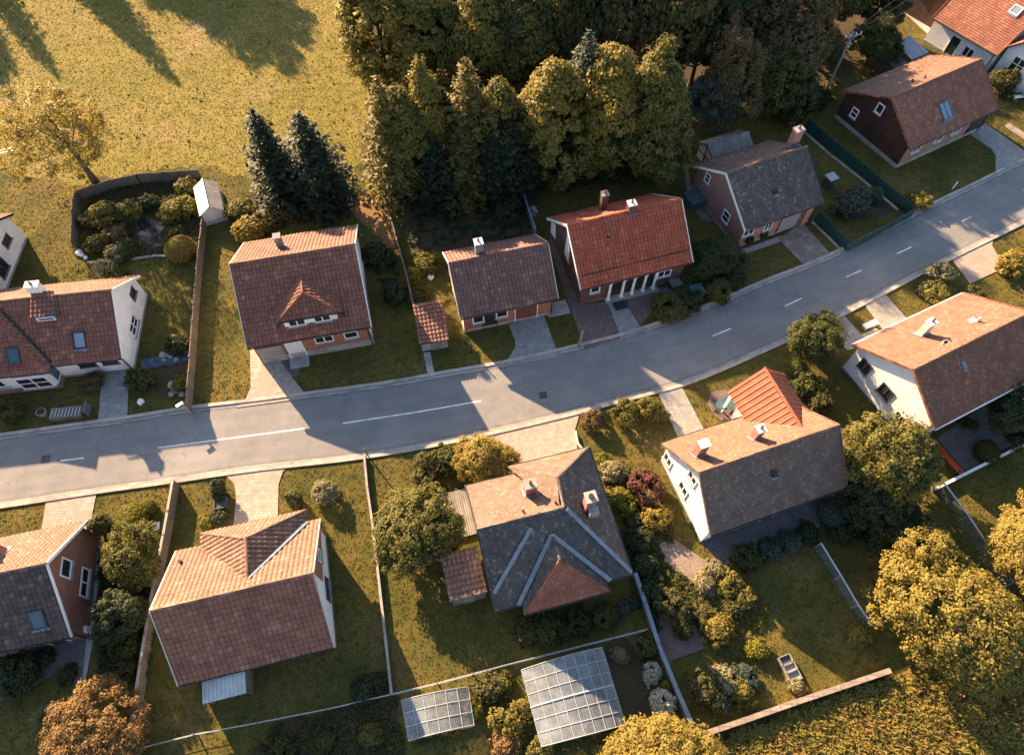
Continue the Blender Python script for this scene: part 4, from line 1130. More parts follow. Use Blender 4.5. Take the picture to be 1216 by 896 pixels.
# ------------------------------------------------------------------ vegetation: leaf meshes
def mesh_from_quads(name, V, mat, tri=False):
    k = 3 if tri else 4
    n = len(V) // k
    me = bpy.data.meshes.new(name)
    me.vertices.add(len(V)); me.loops.add(len(V)); me.polygons.add(n)
    me.vertices.foreach_set("co", np.ascontiguousarray(V, dtype=np.float32).ravel())
    me.loops.foreach_set("vertex_index", np.arange(len(V), dtype=np.int32))
    me.polygons.foreach_set("loop_start", np.arange(0, len(V), k, dtype=np.int32))
    me.polygons.foreach_set("loop_total", np.full(n, k, dtype=np.int32))
    me.update(calc_edges=True)
    me.materials.append(mat)
    return me

def unit(a): return a / np.maximum(1e-9, np.linalg.norm(a, axis=-1, keepdims=True))

def leaf_quads(C, Nrm, size, rng, aspect=0.6):
    """one folded leaf-shaped quad at every centre C facing roughly Nrm"""
    n = len(C)
    a = rng.normal(size=(n, 3)); t = unit(np.cross(Nrm, a)); b = np.cross(Nrm, t)
    s = size * rng.uniform(.6, 1.35, (n, 1))
    q = np.empty((n, 4, 3))
    q[:, 0] = C - t * s; q[:, 1] = C + b * s * aspect - Nrm * s * .22
    q[:, 2] = C + t * s; q[:, 3] = C - b * s * aspect - Nrm * s * .22
    return q.reshape(-1, 3)

def lobes(rng, k):
    d = unit(rng.normal(size=(k, 3))); amp = rng.uniform(.10, .46, k); wd = rng.uniform(3.0, 11.0, k)
    return lambda v: 0.74 + sum(a * np.exp(w_ * (v @ x - 1)) for x, a, w_ in zip(d, amp, wd))

def broad_crown(seed, rx, rz, cz, ncl, per, clr, leaf, flat=0.75, inner=0.5, low=-0.55, taper=0.0):
    """crown of leaf clumps: clumps sit on an uneven ellipsoid with gaps between them"""
    rng = np.random.default_rng(seed)
    f = lobes(rng, 13)
    D = unit(rng.normal(size=(ncl * 3, 3))); D = D[D[:, 2] > low][:ncl]
    rad = f(D) * rng.uniform(inner, 1.0, len(D)) ** 0.5
    P = D * rad[:, None] * np.array([rx, rx, rz])
    if taper: P[:, :2] *= (1 - taper * (P[:, 2:3] / rz + .2)).clip(.12, 1.3)
    P[:, 2] += cz
    k = rng.integers(int(per * .5), int(per * 1.5), len(P))
    idx = np.repeat(np.arange(len(P)), k)
    cr = clr * rng.uniform(.5, 1.5, len(P))[idx]
    off = unit(rng.normal(size=(len(idx), 3))) * (cr * rng.uniform(.25, 1.0, len(idx)) ** .6)[:, None]
    off[:, 2] *= flat
    C = P[idx] + off
    N = unit(unit(off) * .8 + D[idx] * .5 + np.array([0, 0, .45]) + rng.normal(size=C.shape) * .45)
    return leaf_quads(C, N, leaf, rng), P

def conifer_crown(seed, r, h, base=.06, nlev=26, leaf=.2, lean=0.0, up=0.1):
    rng = np.random.default_rng(seed)
    out = []; skel = []
    for i in range(nlev):
        f = i / (nlev - 1)
        z = h * (base + (1 - base) * f ** .92)
        L = r * (1 - f) ** .62 * rng.uniform(.88, 1.06) + .12
        nb = max(5, int(13 - 6 * f))
        a0 = rng.uniform(0, 6.28)
        for b in range(nb):
            a = a0 + 6.283 * b / nb + rng.uniform(-.25, .25)
            l = L * rng.uniform(.6, 1.15)
            d = np.array([math.cos(a), math.sin(a), 0])
            n = max(6, int(l * 16))
            t = rng.uniform(.12, 1, n)
            C = d * (l * t)[:, None]
            side = np.array([-math.sin(a), math.cos(a), 0])
            w = .36 * l * (1 - t) + .12
            C = C + side * (rng.uniform(-1, 1, n) * w)[:, None]
            C[:, 2] = z + (up - .38) * l * t + .12 * l * t ** 2 + rng.normal(0, .07, n) - .12
            N = unit(np.array([0, 0, 1.0]) + d * .45 + rng.normal(size=(n, 3)) * .45)
            out.append(leaf_quads(C, N, leaf, rng, .42))
            skel.append(d * l * .9 + np.array([0, 0, z]))
    return np.concatenate(out), np.array(skel)

def trunk_mesh(name, h, r, targets, mat, rng, z0=.0, lean=(0, 0)):
    mb = MB()
    pts = [Vector((lean[0] * (k / 6) ** 2 * h, lean[1] * (k / 6) ** 2 * h, h * k / 6)) for k in range(7)]
    mb.tube(pts, [r * (1.35 if k == 0 else 1) * (1 - .8 * k / 6) for k in range(7)], 8)
    for q in targets:
        q = Vector(q)
        f = min(.85, max(.3, (q.z / h) * .62))
        s = Vector((lean[0] * f * f * h, lean[1] * f * f * h, h * f))
        m = s.lerp(q, .5) + Vector((rng.uniform(-.2, .2), rng.uniform(-.2, .2), .12 * (q - s).length))
        mb.tube([s, m, q], [r * .42 * (1 - .5 * f), r * .26 * (1 - .5 * f), r * .06], 5)
    o = mb.build(name, mat)
    me = o.data; bpy.data.objects.remove(o)
    return me

LEAF = dict(
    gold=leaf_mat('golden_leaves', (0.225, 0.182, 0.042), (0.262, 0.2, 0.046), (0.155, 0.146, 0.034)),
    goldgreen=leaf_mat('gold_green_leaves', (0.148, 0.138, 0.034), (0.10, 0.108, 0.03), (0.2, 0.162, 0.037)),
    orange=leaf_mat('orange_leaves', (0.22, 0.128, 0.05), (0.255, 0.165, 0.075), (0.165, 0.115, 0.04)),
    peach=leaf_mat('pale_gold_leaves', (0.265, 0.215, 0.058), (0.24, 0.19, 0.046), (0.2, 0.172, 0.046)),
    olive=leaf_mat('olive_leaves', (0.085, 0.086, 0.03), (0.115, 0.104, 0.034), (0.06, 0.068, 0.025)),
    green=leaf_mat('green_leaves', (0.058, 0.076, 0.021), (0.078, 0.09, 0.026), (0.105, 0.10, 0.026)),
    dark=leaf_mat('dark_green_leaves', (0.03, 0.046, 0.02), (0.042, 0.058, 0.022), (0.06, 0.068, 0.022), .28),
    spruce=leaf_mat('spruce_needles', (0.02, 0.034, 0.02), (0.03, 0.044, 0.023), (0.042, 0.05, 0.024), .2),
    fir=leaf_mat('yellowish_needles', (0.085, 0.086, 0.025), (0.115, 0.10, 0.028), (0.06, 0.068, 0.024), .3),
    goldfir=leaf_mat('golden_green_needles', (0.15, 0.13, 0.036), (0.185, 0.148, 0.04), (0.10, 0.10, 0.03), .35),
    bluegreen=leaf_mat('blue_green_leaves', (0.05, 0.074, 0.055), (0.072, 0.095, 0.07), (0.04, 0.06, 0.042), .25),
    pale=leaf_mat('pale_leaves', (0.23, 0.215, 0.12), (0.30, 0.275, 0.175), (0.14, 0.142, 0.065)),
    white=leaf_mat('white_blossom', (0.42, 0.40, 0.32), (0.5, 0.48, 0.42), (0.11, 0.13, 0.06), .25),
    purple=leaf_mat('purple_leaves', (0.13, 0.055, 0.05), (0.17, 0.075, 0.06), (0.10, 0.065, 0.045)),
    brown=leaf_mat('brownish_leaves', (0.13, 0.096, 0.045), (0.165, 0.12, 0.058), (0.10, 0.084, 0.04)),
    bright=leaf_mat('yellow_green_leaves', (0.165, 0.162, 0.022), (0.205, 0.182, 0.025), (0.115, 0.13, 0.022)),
)

class Proto:
    """one crown mesh and one trunk mesh shared by every tree of the kind"""
    def __init__(s, V, trunk, h, r):
        s.crown = mesh_from_quads('leaves', V, LEAF['green']); s.trunk = trunk; s.h, s.r = h, r

def mk_broad(seed, r=3.0, h=7.0, ncl=230, per=84, leaf=.135, clr=.6, **k):
    rz = k.pop('rz', h * .44); cz = k.pop('cz', h - rz)
    V, P = broad_crown(seed, r, rz, cz, ncl, per, clr, leaf, **k)
    rng = random.Random(seed)
    tg = [P[i] * np.array([.75, .75, .93]) for i in range(0, len(P), max(1, len(P) // 14))]
    return Proto(V, trunk_mesh('bark', h * .8, .055 * r + .04, tg, M['bark'], rng), h, r)

def mk_conifer(seed, r=2.4, h=11.0, **k):
    V, P = conifer_crown(seed, r, h, **k)
    rng = random.Random(seed)
    return Proto(V, trunk_mesh('bark', h * .97, .2, [], M['bark'], rng), h, r)

PROTO = dict(
    broad=[mk_broad(1), mk_broad(2), mk_broad(3, rz=2.8, cz=3.9)],
    big=[mk_broad(4, 4.5, 9.0, 480, 92, .125, .62), mk_broad(5, 4.5, 9.0, 480, 92, .125, .66)],
    airy=[mk_broad(6, 4.0, 9.5, 250, 56, .10, .6, inner=.25)],
    poplar=[mk_broad(7, 2.3, 11.0, 330, 80, .13, .52, rz=5.0, cz=5.9, low=-.95, taper=.55), mk_broad(8, 2.3, 11.0, 330, 80, .13, .52, rz=5.0, cz=5.9, low=-.95, taper=.62)],
    conifer=[mk_conifer(11), mk_conifer(12, nlev=24), mk_conifer(13, up=.02)],
    weeping=[mk_broad(14, 3.0, 8.0, 170, 90, .12, .5, flat=1.9)],
)

def inst_mesh(name, me, mat, parent=None, M4=None):
    o = bpy.data.objects.new(name, me)
    COL.objects.link(o)
    if parent: o.parent = parent
    o.material_slots[0].link = 'OBJECT'
    o.material_slots[0].material = LEAF[mat]
    return o

NT = [0]
def tree(kind, tip, h, r, leaf, label, base=None, group=None, name=None, cat='tree', z=None):
    """tip: photo pixel of the tree's top at height h; or base: pixel of the trunk foot"""
    p = at(*base, 0) if base else at(tip[0], tip[1], h * (.58 if kind in ('broad', 'big') else 1))
    pr = PROTO[kind][NT[0] % len(PROTO[kind])]; NT[0] += 1
    nm = name or {'conifer': 'conifer_tree', 'poplar': 'poplar_tree'}.get(kind, 'broadleaf_tree')
    t = empty(nm, (p.x, p.y, 0), random.uniform(0, 6.28), label, cat, group)
    t.scale = (r / pr.r, r / pr.r, h / pr.h)
    o = bpy.data.objects.new('trunk', pr.trunk); COL.objects.link(o); o.parent = t
    inst_mesh('crown', pr.crown, leaf, t)
    return t

# shrubs: loose, round, clipped
def shrub_mesh(seed, kind):
    if kind == 'loose': V, _ = broad_crown(seed, 1.0, .72, .55, 60, 46, .34, .105, inner=.35, low=-.5)
    elif kind == 'round': V, _ = broad_crown(seed, 1.0, .85, .72, 95, 46, .26, .085, inner=.6, low=-.7)
    elif kind == 'clipped':
        rng = np.random.default_rng(seed)
        D = unit(rng.normal(size=(5200, 3))); D = D[D[:, 2] > -.75]
        f = lobes(rng, 5)
        C = D * (0.90 + .12 * f(D))[:, None] * np.array([1, 1, .78]) * rng.uniform(.9, 1.03, (len(D), 1)); C[:, 2] += .62
        V = leaf_quads(C, unit(D + rng.normal(size=D.shape) * .5), .06, rng)
    elif kind == 'column': V, _ = broad_crown(seed, .55, 1.0, 1.0, 110, 46, .2, .08, inner=.7, low=-.95)
    elif kind == 'spiky':
        rng = np.random.default_rng(seed)
        n = 420; a = rng.uniform(0, 6.28, n); e = rng.uniform(.25, 1.5, n); L = rng.uniform(.5, 1.15, n)
        d = np.stack([np.cos(a) * np.cos(e), np.sin(a) * np.cos(e), np.sin(e)], 1)
        sd = unit(np.cross(d, [0, 0, 1.0])) * .035
        b = d * .08
        q = np.stack([b - sd, b + sd, d * L[:, None] + sd * .2 - [0, 0, .12], d * L[:, None] - sd * .2 - [0, 0, .12]], 1)
        V = q.reshape(-1, 3)
    return mesh_from_quads('shrub_leaves', V, LEAF['green'])
SHRUB = {k: [shrub_mesh(40 + i * 7 + j, k) for j in range(n)] for i, (k, n) in enumerate((('loose', 4), ('round', 3), ('clipped', 2), ('column', 2), ('spiky', 1)))}
NS_ = [0]
def shrub(kind, px, py, rpx, leaf, label, hk=1.0, group='garden shrubs', name=None, cat='shrub', sx=1.0, rz=None):
    """px, py: photo pixel of the middle of the shrub, rpx: its half width in photo pixels"""
    g0 = at(px, py, 0); g1 = at(px + rpx, py, 0)
    r = (g1 - g0).length
    p = at(px, py, r * .6 * hk)
    me = SHRUB[kind][NS_[0] % len(SHRUB[kind])]; NS_[0] += 1
    o = inst_mesh(name or 'shrub', me, leaf)
    o.location = (p.x, p.y, -.02)
    k = 1.0 if kind != 'column' else 1.6
    o.scale = (r * k * sx, r * k, r * hk * (1 if kind != 'column' else 1.6))
    o.rotation_euler = (0, 0, random.uniform(0, 6.28) if rz is None else rz)
    return tag(o, label, cat, group)

# ------------------------------------------------------------------ trees
FG = 'trees of the dense wood behind the gardens'
T = tree
T('airy', None, 9.8, 4.3, 'peach', 'sparse golden tree with dark visible branches beside the fenced pond garden', base=(112, 214), name='golden_tree')
T('conifer', (298, 130), 9.6, 3.0, 'spruce', 'dark spruce beside the small glasshouse, the narrower of the two standing apart', name='spruce_tree')
T('conifer', (353, 134), 9.8, 3.6, 'spruce', 'broad dark spruce behind the dormer house, wider of the two standing apart', name='spruce_tree')
# sunlit edge of the wood
T('poplar', (430, -70), 14.5, 3.9, 'gold', 'tall golden tree at the field edge, leftmost of the wood', group=FG)
T('poplar', (488, -55), 14.0, 3.8, 'gold', 'tall yellow green tree behind the leftmost golden tree of the wood', group=FG)
T('poplar', (562, -30), 13.0, 3.5, 'gold', 'bright golden tree at the top middle of the wood', group=FG)
T('poplar', (618, -40), 13.0, 3.5, 'goldgreen', 'half shaded yellow green tree right of the bright top middle one', group=FG)
T('conifer', (446, 92), 12.3, 3.3, 'goldfir', 'yellowish fir at the dirt path, front left corner of the wood', group=FG, name='fir_tree')
T('poplar', (470, 84), 12.3, 2.3, 'goldgreen', 'slender yellow green tree just right of the corner fir', group=FG, name='slender_tree')
T('poplar', (498, 80), 11.8, 2.2, 'gold', 'gold olive tree in the sunlit front row left of the spreading fir', group=FG)
T('conifer', (524, 105), 9.0, 3.0, 'spruce', 'dark low spruce in the front row left of the spreading fir', group=FG, name='spruce_tree')
T('conifer', (552, 70), 12.6, 3.7, 'goldfir', 'spreading yellow green fir with star shaped boughs in the front row', group=FG, name='fir_tree')
T('poplar', (589, 74), 12.0, 2.3, 'goldgreen', 'brownish green tree with sunlit tip right of the spreading fir', group=FG)
T('conifer', (480, 140), 8.0, 3.1, 'spruce', 'short dark spruce at the wood front above the garden fence', group=FG, name='spruce_tree')
T('conifer', (512, 165), 7.0, 3.1, 'spruce', 'lowest dark spruce of the front row, over the shaded garden', group=FG, name='spruce_tree')
T('conifer', (548, 150), 8.0, 3.3, 'fir', 'drooping dull green fir at the wood front', group=FG, name='fir_tree')
T('conifer', (606, 140), 8.0, 3.3, 'spruce', 'grey green spruce above the blue fence wall', group=FG, name='spruce_tree')
T('conifer', (582, 160), 7.0, 2.8, 'spruce', 'small dark spruce wedged between the drooping fir and the grey green spruce', group=FG, name='spruce_tree')
T('poplar', (661, 48), 14.0, 2.9, 'gold', 'tallest glowing golden poplar in front of the dark wood, leftmost of three', group=FG)
T('conifer', (700, 38), 13.0, 3.7, 'bluegreen', 'grey green fir between two golden poplars', group=FG, name='fir_tree')
T('poplar', (742, 30), 14.5, 2.9, 'gold', 'golden topped poplar, middle of three before the dark wood', group=FG)
T('poplar', (788, 52), 13.0, 2.7, 'goldgreen', 'twin topped yellow poplar at the right, its sunlit left stem', group=FG)
T('poplar', (808, 58), 13.0, 2.5, 'goldgreen', 'twin topped yellow poplar at the right, its right stem', group=FG)
T('conifer', (712, 105), 8.5, 3.3, 'fir', 'dull green fir below the grey green one', group=FG, name='fir_tree')
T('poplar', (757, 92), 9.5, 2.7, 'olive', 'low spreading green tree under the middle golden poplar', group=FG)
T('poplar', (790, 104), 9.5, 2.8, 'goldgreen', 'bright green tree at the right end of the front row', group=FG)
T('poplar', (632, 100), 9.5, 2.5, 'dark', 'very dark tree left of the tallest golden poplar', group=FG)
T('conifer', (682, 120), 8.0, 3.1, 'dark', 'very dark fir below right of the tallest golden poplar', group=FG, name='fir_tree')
# shaded wood behind
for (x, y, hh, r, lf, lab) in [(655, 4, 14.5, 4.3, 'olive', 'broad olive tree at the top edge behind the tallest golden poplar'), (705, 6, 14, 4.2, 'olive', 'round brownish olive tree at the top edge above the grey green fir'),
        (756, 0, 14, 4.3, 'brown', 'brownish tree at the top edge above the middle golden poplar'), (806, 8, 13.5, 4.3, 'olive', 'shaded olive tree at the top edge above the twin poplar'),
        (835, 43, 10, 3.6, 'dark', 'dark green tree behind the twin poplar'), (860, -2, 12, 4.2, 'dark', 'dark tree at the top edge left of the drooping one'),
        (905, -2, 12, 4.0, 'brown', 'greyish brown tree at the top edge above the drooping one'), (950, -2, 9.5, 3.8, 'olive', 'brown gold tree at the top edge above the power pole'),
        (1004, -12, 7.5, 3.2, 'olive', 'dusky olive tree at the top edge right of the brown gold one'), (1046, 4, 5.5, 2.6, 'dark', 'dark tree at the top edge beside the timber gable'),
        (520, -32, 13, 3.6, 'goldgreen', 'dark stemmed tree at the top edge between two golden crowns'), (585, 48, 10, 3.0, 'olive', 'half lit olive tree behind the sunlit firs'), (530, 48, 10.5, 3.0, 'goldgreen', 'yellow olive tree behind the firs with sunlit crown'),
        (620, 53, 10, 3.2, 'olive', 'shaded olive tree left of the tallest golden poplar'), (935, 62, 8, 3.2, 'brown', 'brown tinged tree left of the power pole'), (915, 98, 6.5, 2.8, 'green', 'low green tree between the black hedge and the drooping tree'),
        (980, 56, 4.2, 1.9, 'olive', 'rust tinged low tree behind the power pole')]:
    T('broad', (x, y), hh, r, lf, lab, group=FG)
T('weeping', (888, 50), 9.0, 2.8, 'brown', 'grey brown drooping tree with hanging twigs', group=FG, name='weeping_tree')
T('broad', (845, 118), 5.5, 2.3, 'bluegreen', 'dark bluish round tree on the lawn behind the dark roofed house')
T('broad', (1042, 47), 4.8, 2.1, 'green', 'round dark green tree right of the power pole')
# garden trees
T('broad', (481, 636), 4.0, 2.25, 'goldgreen', 'wide yellow green tree on the lawn beside the thin white wall')
T('broad', (522, 632), 3.8, 1.7, 'green', 'smaller green tree touching the yellow green one, by the wooden deck')
T('broad', (577, 543), 3.2, 1.75, 'gold', 'compact golden tree at the middle driveway')
T('broad', (1071, 545), 5.6, 2.6, 'goldgreen', 'round tree with sunlit crown in front of the rust roofed house')
T('broad', (1040, 596), 3.6, 2.1, 'dark', 'dark low tree below the sunlit round one')
T('big', (1160, 756), 6.0, 3.55, 'gold', 'great golden tree at the lower right, the largest crown')
T('broad', (1110, 662), 4.4, 1.7, 'gold', 'small golden tree behind the great golden one')
T('big', (1232, 652), 5.6, 2.9, 'peach', 'pale golden tree at the right edge')
T('big', (786, 914), 5.0, 3.4, 'gold', 'golden orange tree at the bottom edge beside the large greenhouse')
T('big', (102, 906), 4.4, 2.55, 'orange', 'orange autumn tree at the bottom left')
T('broad', (966, 401), 3.8, 1.9, 'green', 'round green tree on the verge left of the two paths')
T('broad', (853, 304), 3.2, 1.9, 'dark', 'dark round tree between red roofed house and dark roofed house')
T('broad', (158, 668), 4.0, 1.6, 'goldgreen', 'yellowish feathery tree between brick gable and the board wall')
T('broad', (146, 730), 3.4, 1.4, 'dark', 'dark tree overhanging the board wall at the lower left')
T('broad', (1212, 488), 4.2, 1.9, 'dark', 'dark tree right of the grey terrace')
# trees beyond the frame whose long shadows lie on the field
def far_tree(kind, x, y, h, r, label):
    NT[0] += 1
    pr = PROTO[kind][NT[0] % len(PROTO[kind])]
    t = empty('conifer_tree' if kind == 'conifer' else 'broadleaf_tree', (x, y, 0), random.uniform(0, 6.28), label, 'tree', 'trees beyond the field')
    t.scale = (r / pr.r, r / pr.r, h / pr.h)
    o = bpy.data.objects.new('trunk', pr.trunk); COL.objects.link(o); o.parent = t
    inst_mesh('crown', pr.crown, 'spruce' if kind == 'conifer' else 'olive', t)
for a in [('conifer', -68.8, 87.9, 13, 3.2, 'conifer beyond the field whose shadow lies at the upper left'), ('conifer', -57.2, 88.7, 14, 3.4, 'conifer beyond the field whose long shadow reaches furthest in'), ('conifer', -57.8, 89.6, 11, 3.0, 'lower conifer beside the one with the longest shadow'), ('conifer', -61.5, 92.5, 13, 3.0, 'conifer beyond the field, second in the shadow row'),
          ('conifer', -70.6, 82.2, 12, 3.2, 'conifer beyond the field, left of the golden tree'), ('conifer', -73.5, 88.5, 13, 3.4, 'conifer beyond the field, furthest left'), ('broad', -72, 78, 10, 4.0, 'broad tree beyond the left edge of the field'), ('broad', -57.2, 100, 12.5, 4.6, 'broad tree beyond the field, leftmost of four'),
          ('broad', -51.0, 95.9, 12.5, 4.8, 'broad tree beyond the field, second of four'), ('broad', -45.3, 92.6, 13, 4.8, 'broad tree beyond the field, third of four'), ('broad', -43.5, 96.0, 11, 3.6, 'broad tree beyond the field, fourth and nearest the wood')]:
    far_tree(*a)

